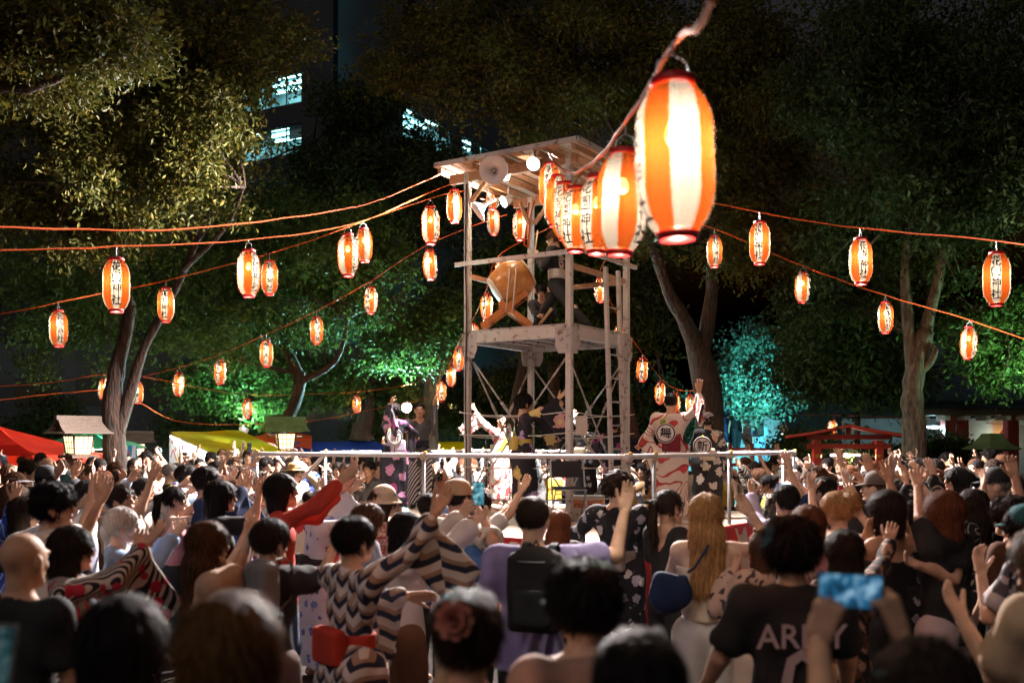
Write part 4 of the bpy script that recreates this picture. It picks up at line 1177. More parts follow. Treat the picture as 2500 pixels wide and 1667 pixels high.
# ------------------------------------------------------------------ horn loudspeakers and floodlights under the roof
M_HORN = plain("horn_paint", (0.55, 0.50, 0.52), 0.35, 0.06); M_HORN_D = plain("horn_core", (0.25, 0.23, 0.24), 0.4, 0.05)
def horn(c, aim, size, label):
    o = empty("horn_loudspeaker", c); r_ = Vector(aim).normalized().to_track_quat('Z', 'Y').to_matrix(); s = size
    b = MB(); b.lathe([(0.035 * s, -0.62 * s), (0.06 * s, -0.45 * s), (0.11 * s, -0.28 * s), (0.22 * s, -0.12 * s), (0.36 * s, -0.03 * s), (0.47 * s, 0.0), (0.5 * s, 0.01 * s), (0.5 * s, 0.025 * s), (0.46 * s, 0.02 * s), (0.34 * s, -0.01 * s), (0.2 * s, -0.09 * s), (0.1 * s, -0.2 * s), (0.05 * s, -0.3 * s)], (0, 0, 0), 28, rot=r_); b.build("bell", M_HORN, o)
    b = MB(); b.lathe([(0.0, -0.06 * s), (0.055 * s, -0.09 * s), (0.07 * s, -0.16 * s), (0.06 * s, -0.32 * s)], (0, 0, 0), 16, rot=r_); b.build("reflex_plug", M_HORN_D, o)
    b = MB(); b.lathe([(0, -0.80 * s), (0.10 * s, -0.79 * s), (0.12 * s, -0.74 * s), (0.12 * s, -0.60 * s), (0.05 * s, -0.57 * s)], (0, 0, 0), 16, rot=r_); b.build("driver", M_HORN, o)
    up_ = Vector((0, 0, 1)); b = MB(); b.beam(r_ @ Vector((0, 0, -0.5 * s)), r_ @ Vector((0, 0, -0.5 * s)) + up_ * 0.22, 0.03, 0.01); b.build("bracket", M_STEEL, o)
    tag(o, label, "loudspeaker", "horn loudspeakers on the tower")
    return o
horn(P(1205, 415, 13.5), (-0.12, -1, -0.12), 0.40, "round grey horn loudspeaker seen from the front under the left eave of the tower")
horn(P(1165, 512, 15.0), (-0.75, -0.1, -0.55), 0.40, "white horn loudspeaker seen from the side next to the left tower post")
M_LENS = emit("flood_lens", (0.92, 1.0, 1.0), 60.0)
def flood(c, aim, power, label, col=(1.0, 0.90, 0.86), cone=105, r=0.095):
    o = empty("floodlight", c); aim = Vector(aim).normalized(); r_ = aim.to_track_quat('Z', 'Y').to_matrix()
    b = MB(); b.lathe([(0, -0.16), (0.05, -0.155), (r * 0.8, -0.08), (r, 0.0), (r, 0.012), (r * 0.93, 0.012), (r * 0.9, -0.004)], (0, 0, 0), 20, rot=r_); b.build("housing", M_HORN, o)
    b = MB(); b.lathe([(r * 0.9, 0.0), (r * 0.5, 0.010), (0, 0.014)], (0, 0, 0), 20, rot=r_); b.build("lens", M_LENS, o)
    b = MB(); b.beam(r_ @ Vector((0, 0, -0.08)), r_ @ Vector((0, 0, -0.08)) + Vector((0, 0, 0.2)), 0.025, 0.012); b.build("bracket", M_STEEL, o)
    lamp_light("flood_light", 'SPOT', aim * 0.05, power, col, 0.08, aim * 2, cone, 1.0, o)
    tag(o, label, "floodlight", "floodlights on the tower")
    return o
FLP = 21000
flood(P(1302, 400, 13.42), (-0.35, -1, -0.62), FLP * 0.5, "bright round floodlight under the front eave of the tower roof")
flood(tw(TU + 0.14, 1.15, TR - 0.16), (-1.0, -0.5, -0.55), FLP * 1.15, "floodlight under the left eave of the tower, near the back post")
flood(tw(-0.14, 1.2, TR - 0.18), (1.0, -0.45, -0.55), FLP, "floodlight under the right eave of the tower, behind the near lanterns")
flood(tw(1.0, TV + 0.3, TR - 0.2), (-0.25, 1.0, -1.3), FLP * 0.6, "floodlight at the far eave of the tower roof", cone=74)

wl = empty("work_lamp", P(1236, 428, 14.0)); tag(wl, "bare work lamp glowing under the roof beside the grey horn", "lamp")
b = MB(); b.lathe([(0, -0.075), (0.03, -0.065), (0.045, -0.035), (0.04, 0.0), (0.02, 0.03)], (0, 0, 0), 14); b.build("bulb", emit("work_bulb", (1.0, 0.86, 0.66), 40.0), wl)
b = MB(); b.lathe([(0.02, 0.03), (0.022, 0.08), (0.008, 0.10), (0, 0.10)], (0, 0, 0), 10); b.tube([(0, 0, 0.1), (0.02, 0.05, 0.16)], 0.006, 6); b.build("socket", M_DKPLASTIC, wl)
lamp_light("work_light", 'POINT', (0, -0.0, -0.03), 210, (1.0, 0.78, 0.55), 0.05, parent=wl)
# ================================================================== paper lanterns and their cables
def paper(name, col, tcol, trans=0.16, dens=0.058):
    m = bpy.data.materials.new(name); m.use_nodes = True; ns, ln = m.node_tree.nodes, m.node_tree.links
    ns.remove(ns["Principled BSDF"]); out = ns["Material Output"]
    tc = node(ns, "ShaderNodeTexCoord"); nz = node(ns, "ShaderNodeTexNoise"); nz.inputs["Scale"].default_value = 40; nz.inputs["Detail"].default_value = 4
    ln.new(tc.outputs["Object"], nz.inputs["Vector"])
    rp = ramp(ns, [(0.3, [c * 0.94 * dens for c in col]), (0.7, [c * dens for c in col])]); ln.new(nz.outputs[0], rp.inputs[0])
    t = node(ns, "ShaderNodeBsdfTranslucent"); d = node(ns, "ShaderNodeBsdfDiffuse"); tr = node(ns, "ShaderNodeBsdfTransparent")
    ln.new(rp.outputs[0], t.inputs[0]); ln.new(rp.outputs[0], d.inputs[0]); tr.inputs[0].default_value = c4(tcol)
    m1 = node(ns, "ShaderNodeMixShader"); m1.inputs[0].default_value = 0.35; ln.new(t.outputs[0], m1.inputs[1]); ln.new(d.outputs[0], m1.inputs[2])
    m2 = node(ns, "ShaderNodeMixShader"); m2.inputs[0].default_value = trans; ln.new(m1.outputs[0], m2.inputs[1]); ln.new(tr.outputs[0], m2.inputs[2])
    ln.new(m2.outputs[0], out.inputs[0])
    return m
M_PW = paper("white_paper", (0.95, 0.86, 0.74), (0.95, 0.88, 0.76), 0.16, 0.027); M_PO = paper("orange_paper", (0.95, 0.155, 0.020), (0.92, 0.34, 0.12), 0.16, 0.029)
M_LRED = plain("lantern_ring_red", (0.40, 0.012, 0.012), 0.45, 0.1); M_INK = plain("black_ink", (0.006, 0.005, 0.005), 0.7, 0)
LR, LH = 0.122, 0.52
def lprof(z):        # radius at height z (-0.5..0.5 of the shade)
    t = abs(z) / 0.5
    return LR * (1 - 0.46 * max(0, (t - 0.35) / 0.65) ** 2.3)
def shade_mesh():
    V, Q, m = [], [], []; SEG, RW = 32, 54; Hs = LH - 0.05
    for i in range(RW + 1):
        z = -0.5 + i / RW; r = lprof(z) * (1 + (0.012 if i % 2 else -0.006))
        for k in range(SEG): a = 2 * math.pi * k / SEG; V.append((r * math.cos(a), r * math.sin(a), z * Hs))
    for i in range(RW):
        for k in range(SEG):
            Q.append((i * SEG + k, i * SEG + (k + 1) % SEG, (i + 1) * SEG + (k + 1) % SEG, (i + 1) * SEG + k)); m.append(((k + 2) // 4) % 2)
    me = mesh_np("paper_shade", V, Q, qm=m); me.materials.append(M_PW); me.materials.append(M_PO)
    return me
SHADE = shade_mesh()
def ring_mesh(z0, h, r):
    b = MB(); b.lathe([(r * 0.82, z0), (r, z0), (r * 1.04, z0 + h / 2), (r, z0 + h), (r * 0.82, z0 + h), (r * 0.82, z0)], (0, 0, 0), 20); me = b.mesh("ring"); me.materials.append(M_LRED); return me
RING_T = ring_mesh(LH / 2 - 0.032, 0.03, 0.070); RING_B = ring_mesh(-LH / 2 + 0.002, 0.03, 0.066)
def ink_mesh():
    b = MB(); Hs = LH - 0.05
    for a0 in (0.0,):
        for i, ch in enumerate("花園神社"):
            V, F = text_mesh(ch, 0.0, 0.010); cz = Hs * (0.335 - 0.222 * i); W_ = []
            for x, y, _ in V:
                z = cz + y * 0.102; r = lprof(max(-0.5, min(0.5, z / Hs))) * 1.012 + 0.0018; a = a0 + x * 0.092 / r
                W_.append((r * math.cos(a), r * math.sin(a), z))
            b.add(W_, F)
    me = b.mesh("writing"); me.materials.append(M_INK); return me
INK = ink_mesh()
hb = MB(); hb.tube([(-0.06, 0, LH / 2), (-0.045, 0, LH / 2 + 0.05), (0, 0, LH / 2 + 0.075), (0.045, 0, LH / 2 + 0.05), (0.06, 0, LH / 2)], 0.0035, 5)
hb.tube([(0, 0, LH / 2 + 0.07), (0, 0, LH / 2 + 0.11)], 0.005, 5)
HANGER = hb.mesh("hanger"); HANGER.materials.append(M_STEEL)
sb = MB(); sb.lathe([(0.0, LH / 2 - 0.14), (0.018, LH / 2 - 0.14), (0.018, LH / 2 - 0.06), (0.008, LH / 2 - 0.02), (0, LH / 2 - 0.02)], (0, 0, 0), 10)
SOCKET = sb.mesh("bulb_socket"); SOCKET.materials.append(M_DKPLASTIC)
bb = MB(); bb.lathe([(0.0, LH / 2 - 0.215), (0.02, LH / 2 - 0.208), (0.03, LH / 2 - 0.185), (0.024, LH / 2 - 0.16), (0.013, LH / 2 - 0.142)], (0, 0, 0), 12)
BULB = bb.mesh("bulb"); BULB.materials.append(emit("bulb_glass", (1.0, 0.82, 0.55), 26.0))
LPOW = 112.0
_lanterns = []
def lantern(px, ytop, ybot, text, label, Y=None, tilt=None, s=1.0):
    _r = random.Random(label)
    tilt = _r.uniform(-3.5, 3.5) if tilt is None else tilt; bright = _r.uniform(0.8, 1.2)
    """px, ytop, ybot in the 2352-wide view; text: degrees the writing is turned to the right of the viewer"""
    px, ytop, ybot = px * 1.063, ytop * 1.063, ybot * 1.063
    Yd = Y or LH * FPX / (ybot - ytop); c = P(px, (ytop + ybot) / 2, Yd)
    size = (ybot - ytop) / FPX * Yd / LH
    o = empty("paper_lantern", c); o.scale = (size,) * 3
    view = math.atan2(-c.y, -c.x); o.rotation_euler = (0, R(tilt), view + R(text))
    for nm, me in (("paper_shade", SHADE), ("top_ring", RING_T), ("bottom_ring", RING_B), ("writing", INK), ("writing", INK), ("hanger", HANGER), ("bulb_socket", SOCKET), ("bulb", BULB)):
        q = link(nm, me, o)
    [c_ for c_ in o.children if c_.name.startswith("writing")][1].rotation_euler = (0, 0, math.pi)
    l = lamp_light("bulb_light", 'POINT', (0, 0, 0.035), LPOW * bright * size * size, (1.0, 0.88, 0.70), 0.03, parent=o)
    tag(o, label, "lantern", "paper lanterns strung over the square")
    _lanterns.append(o)
    return c + Vector((0, 0, (LH / 2 + 0.105) * size))
def cable(pts, label, r=0.0075, mat=M_WIRE, sub=5, wob=0.006, name="cable"):
    """smooth cable through points"""
    pts = [Vector(p) for p in pts]; out = []; rr = random.Random(len(label))
    n = len(pts)
    for i in range(n - 1):
        p0, p1, p2, p3 = pts[max(i - 1, 0)], pts[i], pts[i + 1], pts[min(i + 2, n - 1)]
        for k in range(sub):
            t = k / sub
            q = 0.5 * ((2 * p1) + (p2 - p0) * t + (2 * p0 - 5 * p1 + 4 * p2 - p3) * t * t + (3 * p1 - p0 - 3 * p2 + p3) * t ** 3)
            out.append(q + Vector((rr.uniform(-wob, wob), 0, rr.uniform(-wob, wob))))
    out.append(pts[-1]); b = MB(); b.tube(out, [r * rr.uniform(0.85, 1.2) for _ in out], 6)
    return tag(b.build(name, mat), label, "cable", "cables strung between trees and tower")
def V2(x, y, Y): return P(x * 1.063, y * 1.063, Y)

# near string, running from the tower roof to above the camera
LPOW *= 1.15
N_ = [lantern(1550, 178, 553, -74, "biggest lantern, nearest to the viewer, blurred orange and white", s=1),
      lantern(1428, 344, 588, 62, "second nearest lantern, right of the tower, overlapped by the biggest one"),
      lantern(1372, 402, 586, 140, "third lantern from the viewer in the close overlapping row", tilt=2),
      lantern(1322, 428, 580, -38, "fourth lantern from the viewer in the overlapping row, writing at its left edge"),
      lantern(1298, 418, 552, 150, "fifth lantern from the viewer in the overlapping row"),
      lantern(1278, 402, 522, 100, "sixth lantern from the viewer in the overlapping row by the tower roof"),
      lantern(1263, 374, 482, 170, "farthest lantern of the overlapping row, under the tower roof")]
cable([V2(1648, -12, 2.3), V2(1600, 62, 2.55)] + [p + Vector((0, 0, 0.0)) for p in N_] + [tw(0.1, -0.08, TR - 0.05)], "thick orange cable running from the tower roof to above the viewer", 0.011)
LPOW /= 1.15
# S2
a = [lantern(267, 592, 718, 0, "large lantern at far left with writing facing front"), lantern(571, 573, 683, 40, "lantern left of a smaller one, mid left, writing on its right side"),
     lantern(799, 537, 636, 48, "lantern between tower and left trees overlapping a smaller one behind it"), lantern(989, 473, 562, 44, "lantern just left of the tower, above a smaller lantern")]
cable([V2(-40, 577, 8.4)] + a + [tw(TU, 0.0, TR - 0.25)], "orange cable carrying the four large lanterns at left")
cable([V2(-40, 520, 8.6), V2(180, 527, 9.4), V2(420, 526, 10.4), V2(700, 495, 12), V2(860, 463, 13.2), tw(RA1, RB0 + 0.1, TR + 0.02)], "upper orange cable at left without lanterns", 0.0095)
# S3
a = [lantern(134, 712, 797, 12, "lantern low at far left, below the big front-facing one"), lantern(381, 660, 740, -12, "lantern with writing in front, right of the big far left one"),
     lantern(619, 598, 678, 2, "small lantern touching a larger one to its left, writing in front"), lantern(836, 524, 603, -66, "lantern half behind a larger one, left of the tower"),
     lantern(1043, 435, 512, 16, "lantern by the left tower post beside the white horn")]
cable([V2(-40, 730, 14)] + a + [tw(TU, 0.1, TR - 0.2)], "orange cable carrying the middle row of lanterns at left")
# S4
a = [lantern(237, 870, 917, 120, "lantern half hidden behind the forked tree trunk at left", Y=20), lantern(316, 876, 929, 170, "small lantern just right of the forked tree trunk"), lantern(410, 855, 910, -60, "third small lantern of the low row rising to the tower"),
     lantern(506, 825, 883, 150, "fourth small lantern of the low row rising to the tower"), lantern(612, 780, 843, -5, "fifth small lantern of the low row, writing in front"),
     lantern(727, 727, 791, 8, "sixth small lantern of the low row, writing in front"), lantern(852, 658, 721, -36, "seventh small lantern of the rising row, writing at its left"), lantern(988, 573, 643, 62, "small lantern directly below the one left of the tower")]
cable([V2(-40, 890, 20), V2(120, 878, 20)] + a + [tw(TU, TV * 0.6, TR - 0.4)], "long orange cable with eight small lanterns rising to the tower")
cable([V2(-40, 922, 17), V2(110, 906, 17.2), V2(232, 895, 17.4)], "orange cable tied to the forked trunk at left")
# S5 far left
a = [lantern(568, 915, 961, 0, "tiny far lantern above the yellow stall roof", Y=24.5), lantern(820, 908, 949, 160, "tiny far lantern left of the dancer with raised arms", Y=25)]
cable([V2(330, 865, 19)] + a + [V2(955, 880, 23.5)], "thin far cable with two tiny lanterns")
cable([V2(322, 925, 18), V2(440, 972, 21), V2(700, 968, 24), V2(880, 935, 24), V2(985, 915, 24)], "low slack cable above the stall roofs")
# S6 behind the tower, left
a = [lantern(1133, 412, 482, 58, "lantern under the tower roof, below the grey horn", Y=15.6), lantern(1133, 477, 540, -58, "lantern right below another one under the tower roof", Y=17.2), lantern(1194, 483, 553, -48, "lantern hanging in the middle behind the tower, writing at its left"),]
cable([tw(TU, -0.05, TR - 0.1)] + a[:1] + [tw(0.4, 0.0, TR - 0.1)], "short cable under the front eave of the tower")
cable([tw(TU, 0.3, TR - 0.3)] + a[1:] + [tw(0.2, TV, TR - 0.2)], "cable behind the drum with two lanterns")
a = [lantern(1150, 594, 650, 140, "lantern behind the drum, half hidden", Y=18.5), lantern(1118, 674, 735, 150, "lantern behind the drum stand"), lantern(1088, 742, 800, 100, "lantern cut off by the tower platform at left", Y=21.5), lantern(1054, 797, 852, 170, "highest lantern of the descending row left of the tower"),
     lantern(1036, 839, 888, -55, "second lantern of the descending row left of the tower"), lantern(1014, 875, 922, 0, "third lantern of the descending row left of the tower"), lantern(997, 899, 944, 160, "fourth lantern of the descending row left of the tower"),
     lantern(982, 914, 957, 175, "lowest lantern of the descending row, beside the smiling dancer")]
cable([tw(0.9, TV, TR - 0.4)] + a + [V2(880, 950, 28)], "orange cable descending behind the tower to the left")
lantern(1039, 915, 953, 168, "single tiny lantern right of the descending row")
# S7 behind the tower, right
a = [lantern(1378, 637, 695, 130, "lantern between the ladder rails"), lantern(1424, 745, 800, 150, "lantern cut off behind the right tower post", Y=21.5), lantern(1475, 822, 877, 170, "highest lantern of the descending row right of the tower"),
     lantern(1516, 877, 928, 160, "second lantern of the row right of the tower, beside the dancer's head"), lantern(1552, 902, 948, 60, "lantern half hidden by the red and white dancer's head", Y=24), lantern(1585, 906, 950, 15, "lantern behind the raised arm of the red and white dancer", Y=24.5), lantern(1620, 892, 937, 150, "lantern in front of the big tree trunk at right", Y=24)]
cable([tw(0, TV, TR - 0.9)] + a + [V2(1640, 880, 23)], "orange cable descending behind the tower to the right")
# S9 right near
a = [lantern(1745, 508, 608, 180 - 8, "left lantern of the three large ones at right"), lantern(1977, 546, 655, 14, "middle lantern of the three large ones at right, writing in front"), lantern(2289, 578, 703, 178, "large lantern at the right edge")]
cable([tw(0, 0.5, TR - 0.2)] + a + [V2(2400, 572, 8.8)], "orange cable carrying the three large lanterns at right")
a = [lantern(1641, 541, 615, 12, "first small lantern of the lower row at right, just below the biggest lantern"), lantern(1843, 625, 696, 64, "second small lantern of the lower row at right"), lantern(2034, 693, 766, 20, "third small lantern of the lower row at right, writing in front"),
     lantern(2225, 750, 826, 52, "last small lantern of the lower row at right")]
cable([tw(0, TV, TR - 0.3)] + a + [V2(2400, 795, 15)], "orange cable carrying the four small lanterns at right")
a = [lantern(1912, 962, 1006, 60, "tiny lantern in front of the red gate"), lantern(2308, 985, 1035, -20, "lantern partly behind the green-roofed stone lantern", Y=24)]
cable([V2(1640, 960, 23)] + a + [V2(2400, 1000, 23)], "far orange cable in front of the red gate")

# ================================================================== trees
def bark(name, a, b_):
    if name in MATS: return MATS[name]
    m, ns, ln, b = _nt(name); tc = node(ns, "ShaderNodeTexCoord"); mp = node(ns, "ShaderNodeMapping"); mp.inputs["Scale"].default_value = (9, 9, 2.2); ln.new(tc.outputs["Object"], mp.inputs[0])
    nz = node(ns, "ShaderNodeTexNoise"); nz.inputs["Scale"].default_value = 2.2; nz.inputs["Detail"].default_value = 8; nz.inputs["Distortion"].default_value = 0.5; ln.new(mp.outputs[0], nz.inputs["Vector"])
    rp = ramp(ns, [(0.32, a), (0.68, b_)]); ln.new(nz.outputs[0], rp.inputs[0]); ln.new(rp.outputs[0], b.inputs["Base Color"])
    bp = node(ns, "ShaderNodeBump"); bp.inputs["Strength"].default_value = 1.0; bp.inputs["Distance"].default_value = 0.06; ln.new(nz.outputs[0], bp.inputs["Height"]); ln.new(bp.outputs[0], b.inputs["Normal"])
    b.inputs["Roughness"].default_value = 0.85; MATS[name] = m
    return m
def leafmat(name, lo, hi):
    if name in MATS: return MATS[name]
    m = bpy.data.materials.new(name); m.use_nodes = True; ns, ln = m.node_tree.nodes, m.node_tree.links; b = ns["Principled BSDF"]; out = ns["Material Output"]
    ge = node(ns, "ShaderNodeNewGeometry"); rp = ramp(ns, [(0.0, lo), (0.75, hi), (1.0, [hi[0] * 1.5, hi[1] * 1.15, hi[2]])]); ln.new(ge.outputs["Random Per Island"], rp.inputs[0])
    ln.new(rp.outputs[0], b.inputs["Base Color"]); b.inputs["Roughness"].default_value = 0.55; b.inputs["Specular IOR Level"].default_value = 0.18
    t = node(ns, "ShaderNodeBsdfTranslucent"); ln.new(rp.outputs[0], t.inputs[0]); mx = node(ns, "ShaderNodeMixShader"); mx.inputs[0].default_value = 0.3
    ln.new(b.outputs[0], mx.inputs[1]); ln.new(t.outputs[0], mx.inputs[2]); ln.new(mx.outputs[0], out.inputs[0]); MATS[name] = m
    return m
M_LEAF_O = leafmat("leaf_olive", (0.032, 0.038, 0.007), (0.080, 0.078, 0.013)); M_LEAF_G = leafmat("leaf_green", (0.022, 0.048, 0.010), (0.05, 0.105, 0.020)); M_LEAF_D = leafmat("leaf_dark", (0.014, 0.028, 0.008), (0.036, 0.064, 0.017))
M_LEAF_T = leafmat("leaf_teal_green", (0.03, 0.06, 0.035), (0.07, 0.13, 0.085))
M_BARK = bark("bark_brown", (0.010, 0.006, 0.004), (0.055, 0.026, 0.015)); M_BARK_P = bark("bark_pale", (0.03, 0.025, 0.018), (0.13, 0.11, 0.075))

def leaves(ells, n, size, seed, droop=0.35, aspect=0.42):
    """leaf sprays spread through ellipsoids; every leaf a folded diamond of two faces"""
    r = np.random.default_rng(seed); vols = np.array([e[1][0] * e[1][1] * e[1][2] for e in ells]) ** 0.75; vols = vols / vols.sum()
    # layered sprays: every blob is filled with flat sub-clumps that leave gaps
    sub = []
    for (c, rad) in ells:
        m = int(np.clip(9 * (rad[0] * rad[1] * rad[2]) ** 0.5 + 5, 6, 22)); d = r.normal(size=(m, 3)); d /= np.linalg.norm(d, axis=1)[:, None]
        q = np.array(c) + d * np.array(rad) * (r.random(m) ** 0.5)[:, None] * 1.02; mr = (rad[0] + rad[1]) / 2
        for p_ in q: sub.append((p_, (mr * r.uniform(0.26, 0.46), mr * r.uniform(0.26, 0.46), rad[2] * r.uniform(0.16, 0.34))))
    ells = sub; vols = np.array([e[1][0] * e[1][1] * e[1][2] for e in ells]) ** 0.75; vols = vols / vols.sum()
    C = []
    per = 22; size = size * 1.22; n = n * 0.85
    for (c, rad), w in zip(ells, vols):
        k = max(1, int(n * w / per)); d = r.normal(size=(k, 3)); d /= np.linalg.norm(d, axis=1)[:, None]
        rr = r.random(k) ** 0.42
        lump = 1 + 0.16 * np.sin(d[:, 0] * 7 + seed) + 0.14 * np.sin(d[:, 2] * 9 + d[:, 1] * 5)
        C.append(np.array(c)[None] + d * np.array(rad)[None] * (rr * lump)[:, None])
    C = np.concatenate(C); k = len(C)
    tw_ = r.normal(size=(k, 3)); tw_[:, 2] = tw_[:, 2] * 0.5 - droop; tw_ /= np.linalg.norm(tw_, axis=1)[:, None]      # twig direction
    tw_ = np.repeat(tw_, per, 0); C = np.repeat(C, per, 0); N = len(C)
    t = np.tile(np.linspace(0, 1, per), k)
    base = C + tw_ * (t * size * 4.2)[:, None] + r.normal(size=(N, 3)) * size * 0.85
    d = tw_ * 0.5 + r.normal(size=(N, 3)) * 0.75; d[:, 2] -= droop * 0.6; d /= np.linalg.norm(d, axis=1)[:, None]
    s = np.cross(d, r.normal(size=(N, 3))); s /= np.maximum(np.linalg.norm(s, axis=1), 1e-6)[:, None]
    nn = np.cross(d, s); L = (size * r.uniform(0.6, 1.25, N))[:, None]; Wd = L * aspect
    A = base; B = base + d * L * 0.5 + s * Wd * 0.5 + nn * L * 0.08; Cc = base + d * L; D = base + d * L * 0.5 - s * Wd * 0.5 + nn * L * 0.08
    V = np.stack([A, B, Cc, D], 1).reshape(-1, 3); Q = np.arange(4 * N).reshape(-1, 4)
    return V, Q
def limb(b, pts, r0, r1, seed=0, seg=10, sub=4):
    pts = [Vector(p) for p in pts]; rr = random.Random(seed); out, rad = [], []; n = len(pts)
    for i in range(n - 1):
        p0, p1, p2, p3 = pts[max(i - 1, 0)], pts[i], pts[i + 1], pts[min(i + 2, n - 1)]
        for k in range(sub):
            t = k / sub; q = 0.5 * ((2 * p1) + (p2 - p0) * t + (2 * p0 - 5 * p1 + 4 * p2 - p3) * t * t + (3 * p1 - p0 - 3 * p2 + p3) * t ** 3)
            g_ = (i + t) / (n - 1); rad.append((r0 + (r1 - r0) * g_ ** 0.8) * rr.uniform(0.92, 1.1)); out.append(q + Vector((rr.uniform(-1, 1), rr.uniform(-1, 1), 0)) * 0.03 * r0)
    out.append(pts[-1]); rad.append(r1); b.tube(out, rad, seg)
def tree(label, trunk, limbs, ells, n, size, leaf, bk=M_BARK, seed=1, droop=0.35, aspect=0.42, name="tree", cat="tree"):
    """trunk: (points, r0, r1); limbs: list of the same; ells: crown blobs in world space"""
    base = Vector(trunk[0][0]) if trunk else Vector(ells[0][0]) - Vector((0, 0, ells[0][1][2])); base.z = max(0, min(base.z, 0))
    o = empty(name, base); tag(o, label, cat)
    if trunk:
        b = MB(); limb(b, [Vector(p) - base for p in trunk[0]], trunk[1], trunk[2], seed, 14); b.build("trunk", bk, o)
        flare = MB(); p0 = Vector(trunk[0][0]) - base
        if trunk[1] > 0.12: flare.lathe([(trunk[1] * 1.5, 0.0), (trunk[1] * 1.2, 0.15), (trunk[1] * 1.02, 0.45)], p0, 12); flare.build("root_flare", bk, o)
    for i, (pts, r0, r1) in enumerate(limbs):
        b = MB(); limb(b, [Vector(p) - base for p in pts], r0, r1, seed + i + 1, 9); b.build("limb", bk, o)
    # twigs carry the leaves from limb ends into each blob
    if ells:
        src = [Vector(pts[-1]) for pts, _, _ in limbs] or ([Vector(trunk[0][-1])] if trunk else [])
        tb = MB(); rr = random.Random(seed)
        for c, rad in ells:
            if not src: break
            s0 = min(src, key=lambda p: (p - Vector(c)).length)
            for _ in range(4):
                tip = Vector(c) + Vector((rr.uniform(-.8, .8) * rad[0], rr.uniform(-.8, .8) * rad[1], rr.uniform(-.7, .8) * rad[2]))
                mid = s0.lerp(tip, 0.5) + Vector((rr.uniform(-.3, .3), rr.uniform(-.3, .3), rr.uniform(0, .3)))
                limb(tb, [s0 - base, mid - base, tip - base], 0.035, 0.008, rr.randint(0, 999), 5, 3)
        if tb.v: tag(tb.build("twigs", bk, o), kind="stuff")
        V, Q = leaves(ells, n, size, seed, droop, aspect)
        me = mesh_np("crown", V - np.array(base), Q, smooth=False); me.materials.append(leaf); link("crown", me, o)
    return o
def E(x, y, Y, rx, ry, rz): return (tuple(V2(x, y, Y)), (rx, ry, rz))      # blob by picture place (2352 view), radii in metres
NL = 1.0
# 1 near left, trunk left of the frame
tree("tree leaning in from the top left corner with warm lit leaves", ([(-7.6, 10, 0), (-7.3, 10, 3), (-6.6, 10.2, 5.2)], 0.25, 0.16),
     [([(-6.9, 10.1, 4.6), V2(-60, 215, 10.5), V2(60, 205, 10.5), V2(150, 178, 10.6)], 0.09, 0.03), ([(-6.8, 10.1, 5.0), V2(-40, 120, 11), V2(80, 60, 11)], 0.09, 0.03)],
     [E(40, 60, 10.5, 1.1, 1.0, 0.55), E(170, 90, 11, 0.75, 0.9, 0.5), E(100, 150, 11.0, 0.7, 0.8, 0.35), E(215, 30, 11, 0.6, 0.8, 0.5), E(-20, 180, 10.8, 0.5, 0.7, 0.35)], 26000 * NL, 0.075, M_LEAF_O, seed=3)
# 2 forked tree at left
T1 = [V2(262, 1090, 17.5), V2(264, 1040, 17.5), V2(258, 960, 17.5), V2(262, 880, 17.5), V2(285, 780, 17.5), V2(300, 700, 17.4)]; T1[0].z = 0
tree("forked dark tree in the left crowd with broad olive crown", (T1, 0.24, 0.10),
     [([V2(270, 1000, 17.5), V2(300, 900, 17.5), V2(330, 800, 17.3), V2(390, 690, 17), V2(450, 560, 16.5)], 0.12, 0.05), ([T1[-1], V2(260, 560, 16.8), V2(330, 400, 16), V2(420, 250, 15.5)], 0.10, 0.04), ([T1[-1], V2(240, 560, 17), V2(160, 430, 16)], 0.08, 0.03), ([V2(420, 620, 16.6), V2(520, 520, 16), V2(560, 430, 15.5)], 0.05, 0.02)],
     [E(420, 100, 15, 1.3, 1.3, 0.9), E(545, 95, 15, 0.9, 1.2, 0.65), E(485, 230, 15, 0.45, 1.0, 0.6), E(330, 240, 15.5, 1.3, 1.3, 1.0), E(455, 310, 15, 0.6, 1.1, 0.9), E(150, 330, 15.5, 1.6, 1.3, 1.2), E(330, 430, 16, 1.7, 1.3, 0.9), E(60, 470, 16, 1.2, 1.3, 0.9), E(480, 30, 15.5, 1.5, 1.2, 0.6), E(640, 60, 15.2, 0.5, 1.0, 0.6), E(450, 220, 15.4, .7, 1.0, .9), E(470, 390, 15.4, .7, 1.0, .6)], 80000 * NL, 0.085, M_LEAF_O, seed=5, droop=0.5)
# 3 lower left canopy, farther
tree("green maple tree behind the left lanterns with low spreading crown", ([V2(640, 1000, 22), V2(690, 880, 22), V2(640, 780, 22)], 0.16, 0.10), [([V2(680, 880, 22), V2(770, 830, 21.5), V2(800, 730, 21)], 0.09, 0.03), ([V2(640, 780, 22), V2(520, 660, 21), V2(430, 600, 20.5)], 0.09, 0.03), ([V2(700, 860, 22), V2(560, 830, 22), V2(480, 800, 22)], 0.06, 0.03)],
     [E(120, 620, 19, 1.5, 1.4, 0.9), E(330, 600, 19.5, 1.7, 1.5, 0.9), E(520, 560, 20, 1.8, 1.5, 1.0), E(710, 560, 20.5, 1.6, 1.5, 1.1), E(860, 560, 21, 1.3, 1.5, 1.0), E(420, 740, 20.5, 1.6, 1.5, 0.8), E(620, 720, 21, 1.7, 1.5, 0.8), E(180, 760, 20.5, 1.4, 1.4, 0.9), E(820, 700, 21.5, 1.3, 1.4, 0.9)], 60000 * NL, 0.10, M_LEAF_G, seed=7)
